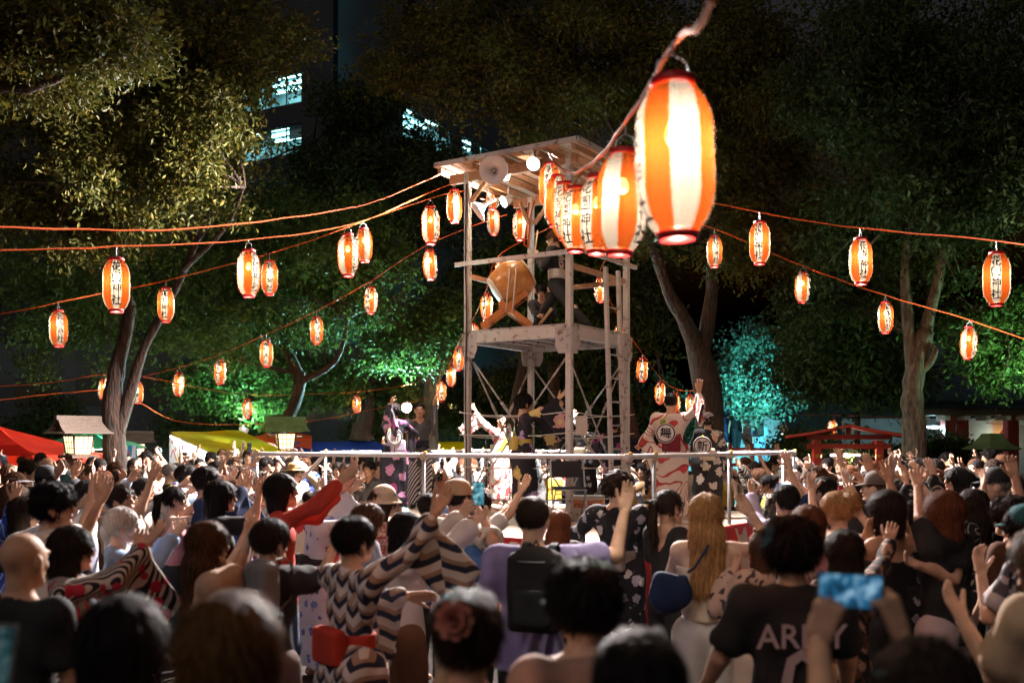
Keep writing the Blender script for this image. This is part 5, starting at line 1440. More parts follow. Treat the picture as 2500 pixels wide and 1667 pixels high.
# 4 dark mass left of the tower roof, in front of the office block
tree("dark tree in front of the office block left of the tower roof", ([V2(830, 1010, 27), V2(850, 860, 27), V2(820, 640, 27), V2(830, 480, 26.5)], 0.24, 0.10), [([V2(830, 560, 27), V2(930, 440, 26), V2(980, 330, 25.5)], 0.10, 0.04), ([V2(825, 600, 27), V2(760, 450, 26.5), V2(720, 330, 26)], 0.10, 0.04)],
     [E(800, 280, 26, 0.9, 1.5, 0.9), E(850, 250, 26, 0.9, 1.5, 0.8), E(730, 450, 26, 1.2, 1.6, 0.9), E(840, 400, 25.5, 1.8, 1.6, 1.3), E(980, 400, 25.5, 1.4, 1.5, 1.2), E(620, 470, 26, 1.2, 1.4, 0.7), E(930, 500, 25, 1.3, 1.5, 0.9)], 46000 * NL, 0.13, M_LEAF_D, seed=9)
# 5 big tree right of the tower
T3 = [V2(1628, 1030, 21), V2(1630, 960, 21), V2(1622, 880, 21), V2(1600, 790, 21)]; T3[0].z = 0
tree("big reddish trunked tree right of the tower with wide dark crown", (T3, 0.36, 0.24),
     [([V2(1605, 810, 21), V2(1570, 730, 20.6), V2(1535, 670, 20.3), V2(1500, 560, 20)], 0.20, 0.10), ([V2(1610, 830, 21), V2(1632, 700, 20.8), V2(1640, 560, 20.4), V2(1660, 380, 20)], 0.18, 0.08), ([V2(1640, 560, 20.4), V2(1700, 430, 19.8), V2(1690, 250, 19.5)], 0.08, 0.03), ([V2(1500, 560, 20), V2(1450, 380, 19), V2(1350, 200, 19)], 0.09, 0.03)],
     [E(1000, 60, 19, 1.2, 1.4, 0.8), E(1180, 60, 19, 1.6, 1.5, 1.0), E(1380, 80, 19, 1.7, 1.5, 1.1), E(1010, 160, 19.5, 1.0, 1.4, 0.6), E(1180, 210, 19.5, 1.6, 1.5, 0.9), E(1360, 260, 19.5, 1.6, 1.5, 1.0), E(1560, 120, 19, 1.6, 1.5, 1.2), E(1720, 260, 19, 1.3, 1.4, 1.2), E(1760, 80, 19, 1.5, 1.4, 1.1), E(1560, 380, 19.5, 1.5, 1.4, 1.0), E(1740, 420, 19.3, 1.2, 1.3, 0.8), E(920, 150, 20, 0.7, 1.0, 0.8), E(1830, 330, 19.5, 1.3, 1.3, 0.9), E(1850, 520, 19.8, 1.2, 1.2, 0.8), E(1760, 600, 20, 1.0, 1.1, 0.6), E(1700, 560, 19.6, 0.9, 1.0, 0.6), E(1480, 520, 19.6, 0.9, 1.0, 0.5)], 105000 * NL, 0.095, M_LEAF_O, seed=13, droop=0.5)
# 6 right dark tree
T4 = [V2(2098, 1070, 18), V2(2100, 1000, 18), V2(2095, 930, 18), V2(2100, 860, 18), V2(2125, 760, 18)]; T4[0].z = 0
tree("pale lumpy trunked tree at right with very dark high crown", (T4, 0.24, 0.15), [([V2(2098, 880, 18), V2(2085, 740, 18), V2(2080, 600, 18), V2(2100, 470, 17.6)], 0.13, 0.06), ([T4[-1], V2(2155, 640, 17.8), V2(2185, 480, 17.2), V2(2150, 320, 17)], 0.12, 0.05), ([V2(2100, 860, 18), V2(2135, 835, 17.9), V2(2150, 800, 17.8)], 0.10, 0.05), ([V2(2080, 480, 17.6), V2(2000, 350, 17.2), V2(1940, 260, 17)], 0.05, 0.02)],
     [E(2050, 80, 16.5, 1.4, 1.3, 1.0), E(2230, 100, 16.5, 1.4, 1.3, 1.1), E(2140, 260, 16.5, 1.5, 1.4, 1.0), E(2300, 300, 16.5, 1.1, 1.3, 1.1), E(1960, 260, 17, 1.1, 1.2, 0.9), E(2250, 470, 17, 1.3, 1.3, 0.9), E(2090, 430, 17, 1.1, 1.2, 0.7), E(1980, 480, 18, 1.1, 1.2, 0.7), E(1900, 120, 17, 1.0, 1.2, 0.9), E(1960, 640, 19, 1.2, 1.1, 0.8), E(2040, 560, 18.6, 1.0, 1.0, 0.7), E(1860, 690, 20, 1.0, 1.0, 0.7), E(2180, 620, 18, 0.8, 0.9, 0.6)], 70000 * NL, 0.10, M_LEAF_D, bk=M_BARK_P, seed=17, droop=0.5)
# 7 bright green branch at right
tree("bright green lit branches hanging at the right edge", ([V2(2420, 1080, 19), V2(2410, 900, 19), V2(2380, 780, 19)], 0.14, 0.08), [([V2(2390, 790, 19), V2(2310, 740, 18.6), V2(2250, 720, 18.4)], 0.06, 0.02)],
     [E(2290, 720, 18.5, 0.85, 0.9, 0.55), E(2220, 800, 18.5, 0.45, 0.7, 0.35), E(2320, 820, 18.5, 0.5, 0.8, 0.45), E(2290, 870, 18.5, 0.35, 0.5, 0.3), E(2180, 740, 18.6, 0.4, 0.6, 0.3)], 9000 * NL, 0.10, M_LEAF_G, seed=19)
# 8 cyan lit tree by the steps
tree("leafy tree lit cyan beside the stone steps", ([V2(1745, 1000, 31), V2(1750, 900, 31), V2(1735, 820, 31)], 0.12, 0.06), [([V2(1745, 880, 31), V2(1690, 830, 30.6)], 0.05, 0.02), ([V2(1745, 870, 31), V2(1800, 830, 30.6)], 0.05, 0.02)],
     [E(1690, 850, 30, 0.9, 1.0, 0.7), E(1760, 810, 30, 1.2, 1.2, 0.8), E(1760, 890, 30, 1.0, 1.0, 0.7), E(1690, 910, 30, 0.7, 0.8, 0.5), E(1830, 860, 30, 0.9, 1.0, 0.7)], 14000 * NL, 0.12, M_LEAF_T, seed=23, aspect=0.55)
# 9 dark glossy tree in front of the gate
tree("dark glossy evergreen in front of the red gate", ([V2(1965, 1060, 21), V2(1970, 960, 21), V2(1960, 860, 21)], 0.07, 0.05), [([V2(1965, 900, 21), V2(1890, 820, 20.8)], 0.04, 0.02), ([V2(1965, 900, 21), V2(2050, 840, 20.8)], 0.04, 0.02), ([V2(1960, 860, 21), V2(1970, 760, 20.8)], 0.04, 0.02)],
     [E(1900, 800, 20.5, 1.1, 1.0, 0.8), E(2010, 780, 20.5, 1.1, 1.0, 0.8), E(1880, 880, 20.5, 0.8, 0.9, 0.5), E(1990, 870, 20.5, 0.95, 0.9, 0.5), E(2060, 860, 20.5, 0.7, 0.8, 0.5), E(1930, 700, 20.8, 1.1, 1.0, 0.6)], 20000 * NL, 0.13, M_LEAF_D, seed=29, aspect=0.34)
# 10 tree lit by the flood, left of the tower
T5 = [V2(995, 1040, 25), V2(990, 950, 25), V2(985, 880, 25), V2(975, 800, 25)]; T5[0].z = 0
tree("pale trunk beside the cyan floodlight with bright green leaves", (T5, 0.19, 0.12), [([V2(988, 900, 25), V2(1010, 860, 25), V2(1030, 820, 24.8)], 0.10, 0.05), ([T5[-1], V2(960, 740, 24.6), V2(940, 700, 24.4)], 0.08, 0.03), ([V2(985, 880, 25), V2(900, 850, 24.8), V2(850, 800, 24.6)], 0.07, 0.03)],
     [E(950, 760, 23.5, 0.95, 0.9, 0.6), E(895, 800, 23.5, 0.6, 0.8, 0.45), E(1010, 730, 23.8, 0.8, 0.8, 0.6), E(1000, 800, 24, 0.6, 0.7, 0.4), E(950, 840, 23.6, 0.45, 0.6, 0.3)], 15000 * NL, 0.105, M_LEAF_G, bk=M_BARK_P, seed=31, aspect=0.5)
# 11 green lit undergrowth behind the left stalls
tree("sprawling tree with one long leaning limb above the stalls", ([V2(640, 1040, 27), V2(700, 960, 27), V2(800, 900, 27)], 0.22, 0.16), [([V2(700, 960, 27), V2(790, 905, 26.8), V2(880, 870, 26.5), V2(930, 860, 26.5)], 0.14, 0.06), ([V2(760, 930, 27), V2(720, 870, 26.6), V2(700, 820, 26.4)], 0.10, 0.04)],
     [E(560, 850, 26, 1.2, 1.1, 0.7), E(680, 850, 26, 1.2, 1.1, 0.6), E(780, 870, 26, 1.0, 1.0, 0.5), E(620, 920, 26, 1.1, 1.0, 0.5), E(460, 880, 26, 1.1, 1.0, 0.6), E(880, 900, 27.5, 0.9, 1.0, 0.5)], 20000 * NL, 0.12, M_LEAF_G, seed=37, aspect=0.5)
# 12 behind the tower legs
for nm, xs, sd, lab in ((0, (1160, 1185, 1210), 41, "slim dark trunk seen through the left tower legs"), (1, (1275, 1272, 1268), 43, "straight dark trunk seen between the tower legs"), (2, (1500, 1440, 1420), 47, "bent dark tree right behind the tower ladder")):
    t_ = [V2(xs[0], 1050, 26), V2(xs[1], 930, 26), V2(xs[2], 800, 26), V2(xs[2] - 20, 680, 26)]; t_[0].z = 0
    tree(lab, (t_, 0.20, 0.12), [([t_[2], V2(xs[2] + 60, 720, 25.5)], 0.08, 0.03)],
         [E(xs[2] - 40, 640, 25, 1.5, 1.3, 1.1), E(xs[2] + 60, 760, 25.5, 1.2, 1.1, 0.8), E(xs[2] + 50, 560, 25, 1.5, 1.3, 1.0), E(xs[2] + 10, 880, 27, 1.3, 1.0, 0.6), E(xs[2] + 90, 930, 27, 1.2, 1.0, 0.5)], 17000 * NL, 0.125, M_LEAF_D if nm != 1 else M_LEAF_G, seed=sd, aspect=0.5)
# 13 low shrubs right
for x, y, Y, rx, rz, lab in ((1850, 1020, 22, 0.75, 0.45, "twiggy shrub behind the last rail post"), (2045, 1050, 20.5, 0.6, 0.35, "low glossy shrub behind the crowd under the pale trunk"), (2170, 1020, 21, 0.5, 0.55, "thin climber beside the red posts"), (1590, 960, 28, 1.2, 0.6, "cyan tinted bush behind the dancers at right"), (1460, 950, 28, 1.3, 0.7, "dark bush behind the tower ladder"), (905, 985, 30, 1.3, 0.7, "dark bush behind the blue tarpaulin"), (1020, 950, 31, 1.5, 0.9, "dark bush left of the tower behind the descending lanterns"), (1110, 930, 31, 1.5, 1.0, "dark bush behind the left tower leg"), (1225, 945, 30, 1.4, 0.9, "dark bush behind the centre dancer"), (1340, 930, 30, 1.4, 1.0, "dark bush seen between the two right tower legs"), (480, 985, 30, 1.5, 0.6, "dark bush behind the yellow stall"), (130, 960, 30, 1.6, 0.8, "dark bush behind the red tent")):
    c = V2(x, y, Y); tree(lab, ([Vector((c.x, c.y, 0)), c - Vector((0, 0, rz))], 0.04, 0.02), [([c - Vector((0, 0, rz)), c], 0.02, 0.008)], [(tuple(c), (rx, 0.6, rz))], 4500 if Y < 27 else 7000, 0.085 if Y < 27 else 0.12, M_LEAF_D if x != 1590 else M_LEAF_T, seed=x, name="shrub", cat="shrub")
# ================================================================== office block behind the trees
M_CONC = plain("shaded_concrete", (0.016, 0.020, 0.025), 0.8, 0.12, 0.6); M_CONC2 = plain("lit_concrete", (0.22, 0.26, 0.28), 0.8, 0.1, 0.5)  # side shading put into the colour: left face near black, right face paler
M_TUBE = emit("office_tube", (0.62, 0.98, 1.0), 7.0); M_DKGLASS = plain("dark_glass", (0.02, 0.03, 0.035), 0.12, 0)
KC = V2(765, 150, 50); KC.z = 0; KL = Vector((-0.88, 0.47, 0)).normalized(); KR = Vector((0.47, 0.88, 0)).normalized()
office = empty("office_block", KC); tag(office, "dark office block behind the trees with rows of cyan lit windows", "building")
LITW = [(2.05, z0, 4.2, h, 4) for z0, h in ((19.35, 1.62), (16.75, 1.55))] + [(7.1, z0, 2.4, h, 2) for z0, h in ((19.35, 1.62), (16.75, 1.55))]
LITR = [(6.2, 19.0, 5.2, 1.8, 4), (12.6, 19.0, 4.0, 1.8, 3)]
def wall_with_holes(dv, nrm, a0, a1, top, holes, mat, name, off):
    xs = sorted({a0, a1, *[h[0] for h in holes], *[h[0] + h[2] for h in holes]}); zs = sorted({0.0, top, *[h[1] for h in holes], *[h[1] + h[3] for h in holes]}); b = MB()
    for x0, x1 in zip(xs, xs[1:]):
        for z0, z1 in zip(zs, zs[1:]):
            xm, zm = (x0 + x1) / 2, (z0 + z1) / 2
            if any(h[0] < xm < h[0] + h[2] and h[1] < zm < h[1] + h[3] for h in holes): continue
            b.prism([(x0, z0), (x1, z0), (x1, z1), (x0, z1)], off, dv, ZV, -nrm, 0.4)
    return b.build(name, mat, office)
M_FRAME = plain("window_frame", (0.05, 0.06, 0.065), 0.5); M_ROOM = plain("office_room", (0.50, 0.62, 0.64), 0.8, 0.12, 1.5); M_BLIND = plain("blind", (0.45, 0.50, 0.50), 0.8, 0.1)
def glass():
    m = bpy.data.materials.new("window_glass"); m.use_nodes = True; ns, ln = m.node_tree.nodes, m.node_tree.links; ns.remove(ns["Principled BSDF"])
    t = node(ns, "ShaderNodeBsdfTransparent"); t.inputs[0].default_value = (0.8, 0.95, 0.95, 1); g_ = node(ns, "ShaderNodeBsdfGlossy"); g_.inputs[1].default_value = 0.05; mx = node(ns, "ShaderNodeMixShader"); mx.inputs[0].default_value = 0.06
    ln.new(t.outputs[0], mx.inputs[1]); ln.new(g_.outputs[0], mx.inputs[2]); ln.new(mx.outputs[0], ns["Material Output"].inputs[0]); return m
M_GLASS = glass()
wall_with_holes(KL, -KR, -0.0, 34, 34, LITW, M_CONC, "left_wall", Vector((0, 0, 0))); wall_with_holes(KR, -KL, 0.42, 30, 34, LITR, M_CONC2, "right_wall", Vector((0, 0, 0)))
def lit_window(dv, nrm, a, z0, w, h, n, seed):
    """a real opening with mullions, panes and a lit room behind"""
    rr = random.Random(seed); inn = -nrm; D = 3.2
    fr = MB()
    for p, q in (((a, z0), (a + w, z0)), ((a, z0 + h), (a + w, z0 + h)), ((a, z0), (a, z0 + h)), ((a + w, z0), (a + w, z0 + h))): fr.beam(dv * p[0] + ZV * p[1] + inn * 0.1, dv * q[0] + ZV * q[1] + inn * 0.1, 0.09, 0.09)
    win = fr.build("window", M_FRAME, office); pw_ = w / n
    for i in range(n):
        if i: b = MB(); b.beam(dv * (a + i * pw_) + ZV * z0 + inn * 0.1, dv * (a + i * pw_) + ZV * (z0 + h) + inn * 0.1, 0.07, 0.05); b.build("mullion", M_FRAME, win)
        b = MB(); b.prism([(a + i * pw_ + 0.04, z0 + 0.04), (a + (i + 1) * pw_ - 0.04, z0 + 0.04), (a + (i + 1) * pw_ - 0.04, z0 + h - 0.04), (a + i * pw_ + 0.04, z0 + h - 0.04)], inn * 0.10, dv, ZV, inn, 0.008); b.build("pane", M_GLASS, win)
        if rr.random() < 0.45: k = rr.uniform(0.15, 0.5); b = MB(); b.prism([(a + i * pw_ + 0.06, z0 + h * (1 - k)), (a + (i + 1) * pw_ - 0.06, z0 + h * (1 - k)), (a + (i + 1) * pw_ - 0.06, z0 + h - 0.05), (a + i * pw_ + 0.06, z0 + h - 0.05)], inn * 0.22, dv, ZV, inn, 0.02); b.build("blind", M_BLIND, win)
    b = MB(); e_ = 0.5
    b.prism([(a - e_, z0 - 0.4), (a + w + e_, z0 - 0.4), (a + w + e_, z0 + h + 0.3), (a - e_, z0 + h + 0.3)], inn * D, dv, ZV, inn, 0.1)
    for z in (z0 - 0.4, z0 + h + 0.3): b.prism([(a - e_, 0.42), (a + w + e_, 0.42), (a + w + e_, D), (a - e_, D)], ZV * z, dv, inn, ZV, 0.05)
    for x in (a - e_, a + w + e_): b.prism([(0.42, z0 - 0.4), (D, z0 - 0.4), (D, z0 + h + 0.3), (0.42, z0 + h + 0.3)], dv * x, inn, ZV, dv, 0.05)
    b.build("room", M_ROOM, win)
    for i in range(3):
        b = MB(); y = 0.9 + 0.8 * i; b.beam(dv * (a + 0.3) + inn * y + ZV * (z0 + h + 0.22), dv * (a + w - 0.3) + inn * y + ZV * (z0 + h + 0.22), 0.16, 0.05); b.build("ceiling_tube", M_TUBE, win)
    for i in range(int(w)):
        b = MB(); b.box(dv * (a + 0.5 + i * 1.0) + inn * rr.uniform(1.2, 2.4) + ZV * (z0 - 0.1 + 0.3), (0.5, 0.4, rr.uniform(0.4, 1.0))); b.build("cabinet", M_BLIND, win)
for k_, (a, z0, w, h, n) in enumerate(LITW): lit_window(KL, -KR, a, z0, w, h, n, k_)
for k_, (a, z0, w, h, n) in enumerate(LITR): lit_window(KR, -KL, a, z0, w, h, n, k_ + 9)
def dark_window(dirv_, nrm, a, z0, w, h, n):
    o = MB(); o.prism([(a - 0.1, z0 - 0.1), (a + w + 0.1, z0 - 0.1), (a + w + 0.1, z0 + h + 0.1), (a - 0.1, z0 + h + 0.1)], nrm * 0.003, dirv_, ZV, nrm, 0.05); win = o.build("window", M_FRAME, office); pw_ = w / n
    for i in range(n):
        q = MB(); q.prism([(a + i * pw_ + 0.05, z0), (a + (i + 1) * pw_ - 0.05, z0), (a + (i + 1) * pw_ - 0.05, z0 + h), (a + i * pw_ + 0.05, z0 + h)], nrm * 0.055, dirv_, ZV, nrm, 0.008); q.build("pane", M_DKGLASS, win)
for z0 in (22.2, 24.9, 14.1, 27.6): dark_window(KL, -KR, 2.05, z0, 4.2, 1.55, 4); dark_window(KL, -KR, 7.1, z0, 6, 1.55, 5)
for z0 in (22.0, 25.2, 16.0): dark_window(KR, -KL, 6.2, z0, 5.2, 1.7, 4)

# ================================================================== stalls at the left and behind
M_TUBEW = emit("stall_tube", (0.85, 1.0, 0.98), 9.0)
def tube_lamp(p, q, power, label, col=(0.85, 1.0, 0.95), drop=0.5):
    o = empty("tube_lamp", (Vector(p) + Vector(q)) / 2); b = MB(); c = o.location
    b.tube([Vector(p) - c, Vector(q) - c], 0.02, 8); b.build("tube", M_TUBEW, o)
    b = MB(); b.beam(Vector(p) - c + ZV * 0.035, Vector(q) - c + ZV * 0.035, 0.05, 0.02); b.build("fitting", M_HORN, o)
    lamp_light("tube_light", 'POINT', (0, -0.03, -0.06), power, col, 0.08, parent=o); tag(o, label, "lamp", "stall lamps")
def fabric(name, col, trans=0.35):
    if name in MATS: return MATS[name]
    m = bpy.data.materials.new(name); m.use_nodes = True; ns, ln = m.node_tree.nodes, m.node_tree.links; b = ns["Principled BSDF"]
    tc = node(ns, "ShaderNodeTexCoord"); nz = node(ns, "ShaderNodeTexNoise"); nz.inputs["Scale"].default_value = 2.5; nz.inputs["Detail"].default_value = 4; ln.new(tc.outputs["Object"], nz.inputs[0])
    rp = ramp(ns, [(0.3, [c * 0.75 for c in col]), (0.7, col)]); ln.new(nz.outputs[0], rp.inputs[0]); ln.new(rp.outputs[0], b.inputs["Base Color"]); b.inputs["Roughness"].default_value = 0.6
    bp = node(ns, "ShaderNodeBump"); bp.inputs["Strength"].default_value = 0.5; bp.inputs["Distance"].default_value = 0.05; ln.new(nz.outputs[0], bp.inputs["Height"]); ln.new(bp.outputs[0], b.inputs["Normal"])
    t = node(ns, "ShaderNodeBsdfTranslucent"); ln.new(rp.outputs[0], t.inputs[0]); mx = node(ns, "ShaderNodeMixShader"); mx.inputs[0].default_value = trans
    ln.new(b.outputs[0], mx.inputs[1]); ln.new(t.outputs[0], mx.inputs[2]); ln.new(mx.outputs[0], ns["Material Output"].inputs[0]); MATS[name] = m
    return m
M_TR = fabric("red_canvas", (0.75, 0.035, 0.012)); M_TY = fabric("yellow_canvas", (0.74, 0.70, 0.01), 0.6); M_TG = fabric("green_canvas", (0.05, 0.42, 0.24)); M_TB = fabric("blue_sheet", (0.01, 0.07, 0.55), 0.2); M_TO = fabric("orange_canvas", (0.75, 0.12, 0.03)); M_TW = fabric("white_canvas", (0.75, 0.72, 0.68))
def sheet(quad, n, sag, seed, thick=0.012):
    """a sagging sheet of cloth between four corners"""
    A, B, C, D = (Vector(p) for p in quad); V = []; F = []; rr = random.Random(seed); ph = rr.random() * 6
    for i in range(n + 1):
        for j in range(n + 1):
            s, t = i / n, j / n; p = (A * (1 - s) + B * s) * (1 - t) + (D * (1 - s) + C * s) * t
            p = p - ZV * (sag * math.sin(math.pi * s) * math.sin(math.pi * t)) + ZV * (0.012 * math.sin(9 * s + ph) * math.cos(7 * t + ph)); V.append(p)
    V += [p - ZV * thick for p in V]; m = (n + 1) ** 2
    for i in range(n):
        for j in range(n):
            a = i * (n + 1) + j; F.append((a, a + n + 1, a + n + 2, a + 1)); F.append((m + a, m + a + 1, m + a + n + 2, m + a + n + 1))
    return V, F
# red tent
tc_ = V2(-20, 1060, 19.5); rt = empty("market_tent", (tc_.x, tc_.y, 0)); tag(rt, "red canvas market tent at the far left edge, lit from inside", "tent"); ez, az, hw = 1.70, 2.26, 1.55
cs = [Vector((sx * hw, sy * hw, ez)) for sx, sy in ((-1, -1), (1, -1), (1, 1), (-1, 1))]; ap = Vector((0.1, 0, az))
for i in range(4):
    p, q = cs[i], cs[(i + 1) % 4]; b = MB(); V, F = sheet((p, q, ap + (q - ap) * 0.02, ap + (p - ap) * 0.02), 8, 0.10, i); b.add(V, F, 0, True); b.build("roof_panel", M_TR, rt)
    b = MB(); n_ = 14; Vv = []; Ff = []
    for k in range(n_ + 1):
        t = k / n_; x = p.lerp(q, t); w = 0.02 * math.sin(t * 40 + i); o_ = Vector((x.x, x.y, 0)).normalized() * w
        Vv += [x - ZV * 0.006, x + o_ - ZV * (0.17 + 0.025 * abs(math.sin(t * 22)))]
    for k in range(n_): Ff.append((2 * k, 2 * k + 1, 2 * k + 3, 2 * k + 2))
    b.add(Vv, Ff, 0, True); b.build("valance", M_TR, rt); b = MB(); b.tube([Vector((p.x * 0.98, p.y * 0.98, 0)), p * 0.98], 0.022, 8); b.build("leg", M_STEEL, rt)
tube_lamp(rt.location + Vector((-0.5, 0, 1.66)), rt.location + Vector((0.6, 0, 1.66)), 300, "tube lamp inside the red tent", (1.0, 0.82, 0.6))
for dx in (-0.2, 0.9):
    b = MB(); b.box(rt.location + Vector((dx, 1.4, 0.85)), (1.0, 0.03, 1.5)); tag(b.build("tent_wall_sheet", M_TW), "white sheet hanging at the back of the red tent, %s" % ("left" if dx < 0 else "right"), "sheet")
# green parasol
gp = V2(207, 988, 21.5); par = empty("parasol", (gp.x, gp.y, 0)); tag(par, "large green parasol behind the wooden lantern house at left", "parasol"); rz = gp.z
for k in range(8):
    a0, a1 = 2 * math.pi * k / 8, 2 * math.pi * (k + 1) / 8; p, q = (Vector((1.22 * math.cos(a), 1.22 * math.sin(a), rz - 0.36)) for a in (a0, a1)); c = Vector((0, 0, rz + 0.02))
    b = MB(); V, F = sheet((p, q, c + (q - c) * 0.02, c + (p - c) * 0.02), 5, 0.05, k); b.add(V, F, 0, True); b.build("canopy_panel", M_TG, par); b = MB(); b.tube([Vector((0, 0, rz - 0.42)), p - ZV * 0.02], 0.009, 5); b.build("rib", M_DARKWOOD, par)
b = MB(); b.tube([(0, 0, 0), (0, 0, rz)], 0.025, 8); b.build("pole", M_DARKWOOD, par)
tube_lamp(V2(207, 1030, 21.2) + Vector((0.05, 0, -0.12)), V2(207, 1030, 21.2) + Vector((0.05, 0, 0.14)), 170, "upright white tube lamp under the green parasol", (0.75, 1, 0.95))
# yellow stall
yA, yB, yC, yD = V2(391, 992, 20), V2(552, 988, 22), V2(668, 1043, 20.5), V2(508, 1049, 18.3)
ys = empty("food_stall", Vector(((yA.x + yC.x) / 2, 20.2, 0))); YO = ys.location; tag(ys, "food stall with a slanting yellow sheet roof and colourful banner", "stall")
b = MB(); V, F = sheet([p - YO for p in (yA, yB, yC, yD)], 12, 0.06, 5); b.add(V, F, 0, True); b.build("roof_sheet", M_TY, ys)
for p in (yA, yB, yC, yD): b = MB(); b.tube([Vector((p.x, p.y, 0)) - YO, p - YO - ZV * 0.03], 0.022, 8); b.build("leg", M_STEEL, ys)
b = MB(); b.beam(yA - YO - ZV * 0.05, yD - YO - ZV * 0.05, 0.04, 0.04); b.build("front_bar", M_STEEL, ys)
ban = MB(); o0, o1 = yA - YO - ZV * 0.10, yD - YO - ZV * 0.10; dv_ = (o1 - o0); nb = Vector((dv_.y, -dv_.x, 0)).normalized() * -1
if nb.y > 0: nb = -nb
ban.prism([(0, 0), (1, 0), (1, -0.62), (0, -0.62)], o0, dv_, ZV, nb, 0.006); bn = ban.build("banner", plain("banner_white", (0.75, 0.74, 0.72), 0.7, 0.05), ys)
PAL = [plain("paint_" + n_, c, 0.6, 0.05) for n_, c in (("red", (0.65, 0.02, 0.02)), ("yellow", (0.8, 0.45, 0.02)), ("green", (0.02, 0.32, 0.10)), ("blue", (0.03, 0.06, 0.4)), ("pink", (0.7, 0.05, 0.15)))]
dl = dv_.length; dn_ = dv_.normalized()
for i, ch in enumerate("ベビーカステラ"):
    t = 0.08 + 0.135 * i; V, F = text_mesh(ch, 0.0); c = o0 + dv_ * t + ZV * (-0.30 - 0.04 * (i % 2)) + nb * 0.010; ex = Vector((dn_.x, dn_.y, 0)).normalized()
    if (ex.cross(ZV)).dot(nb) < 0: ex = -ex
    b = MB(); b.add([c + ex * (x * 0.34) + ZV * (y * 0.40) for x, y, _ in V], F); b.build("letter", PAL[(0, 1, 2, 3, 1, 2, 4)[i]], bn)
for i in range(9):
    c = o0 + dv_ * (0.05 + 0.11 * i) + ZV * (-0.08 - 0.44 * (i % 2)) + nb * 0.009; b = MB(); b.lathe([(0.035 + 0.012 * (i % 3), 0), (0, 0.002)], c, 14, rot=nb.to_track_quat('Z', 'Y').to_matrix(), smooth=False); b.build("dot", PAL[(i * 2) % 5], bn)
tube_lamp(yA + Vector((0.05, -0.10, -0.09)), yD + Vector((-0.05, -0.10, -0.03)), 240, "long white tube lamp along the slanting edge of the yellow stall")
tube_lamp(V2(560, 1030, 20.6), V2(610, 1040, 20.4), 650, "tube lamp hidden under the yellow sheet roof")
# orange tent, blue sheet, far yellow sheet
def far_sheet(name, quad, mat, label, cat, legs=True):
    c = sum((Vector(p) for p in quad), Vector()) / 4; c.z = 0; o = empty(name, c); tag(o, label, cat)
    b = MB(); V, F = sheet([Vector(p) - c for p in quad], 10, 0.10, len(label)); b.add(V, F, 0, True); b.build("roof_sheet", mat, o)
    for p in quad: b = MB(); b.tube([Vector((p[0], p[1], 0)) - c, Vector(p) - c - ZV * 0.02], 0.02, 6); b.build("leg", M_STEEL, o)
    return o
far_sheet("market_tent", (V2(570, 1008, 25), V2(640, 985, 26.5), V2(715, 1000, 26.5), V2(716, 1030, 24.5)), M_TO, "orange tent glowing behind the yellow stall", "tent")
far_sheet("tarpaulin", (V2(672, 1015, 25.5), V2(860, 1013, 27.5), V2(925, 1040, 26), V2(675, 1050, 23)), M_TB, "blue tarpaulin roof left of the dancers", "tarpaulin")
far_sheet("tarpaulin", (V2(960, 1012, 29), V2(1075, 1015, 29), V2(1072, 1036, 27), V2(965, 1036, 27)), M_TY, "small yellow sheet roof seen beside the left tower post", "tarpaulin")
tube_lamp(V2(640, 1035, 25.2), V2(690, 1035, 25.2), 160, "warm lamp inside the orange tent", (1.0, 0.6, 0.35)); tube_lamp(V2(1000, 1040, 28), V2(1040, 1040, 28), 120, "lamp under the small yellow sheet", (0.9, 1, 0.8))
b = MB(); b.box(V2(655, 1022, 26.2) - Vector((0, 0, 0.2)), (0.9, 0.04, 0.9)); tag(b.build("tent_wall_sheet", M_TW), "pale lit cloth hanging inside the orange tent", "sheet")
# vertical flag
fc = V2(298, 1060, 18.6); fl = empty("flag", (fc.x, fc.y, 0)); tag(fl, "narrow blue and white flag with red letters beside the forked trunk", "flag")
b = MB(); b.tube([(-0.24, 0, 0), (-0.24, 0, fc.z + 0.33)], 0.012, 6); b.build("pole", M_STEEL, fl)
V, F = [], []
for i in range(13):
    for j in range(4): V.append((-0.23 + 0.12 * j + 0.02 * math.sin(i * 0.7), 0.025 * math.sin(i * 0.9 + j), fc.z + 0.30 - 0.075 * i))
for i in range(12):
    for j in range(3): F.append((i * 4 + j, i * 4 + 4 + j, i * 4 + 5 + j, i * 4 + 1 + j))
b = MB(); b.add(V, F, 0, True); fb = b.build("flag_cloth", cloth("flag_print", "stripes", [(0.02, 0.25, 0.45), (0.55, 0.62, 0.68)], 2.0), fl)
for i, ch in enumerate("ラムネ"):
    Vt, Ft = text_mesh(ch); b = MB(); b.add([(-0.05 + x * 0.22, -0.045, fc.z + 0.12 - 0.25 * i + y * 0.22) for x, y, _ in Vt], Ft); b.build("letter", PAL[0], fl)

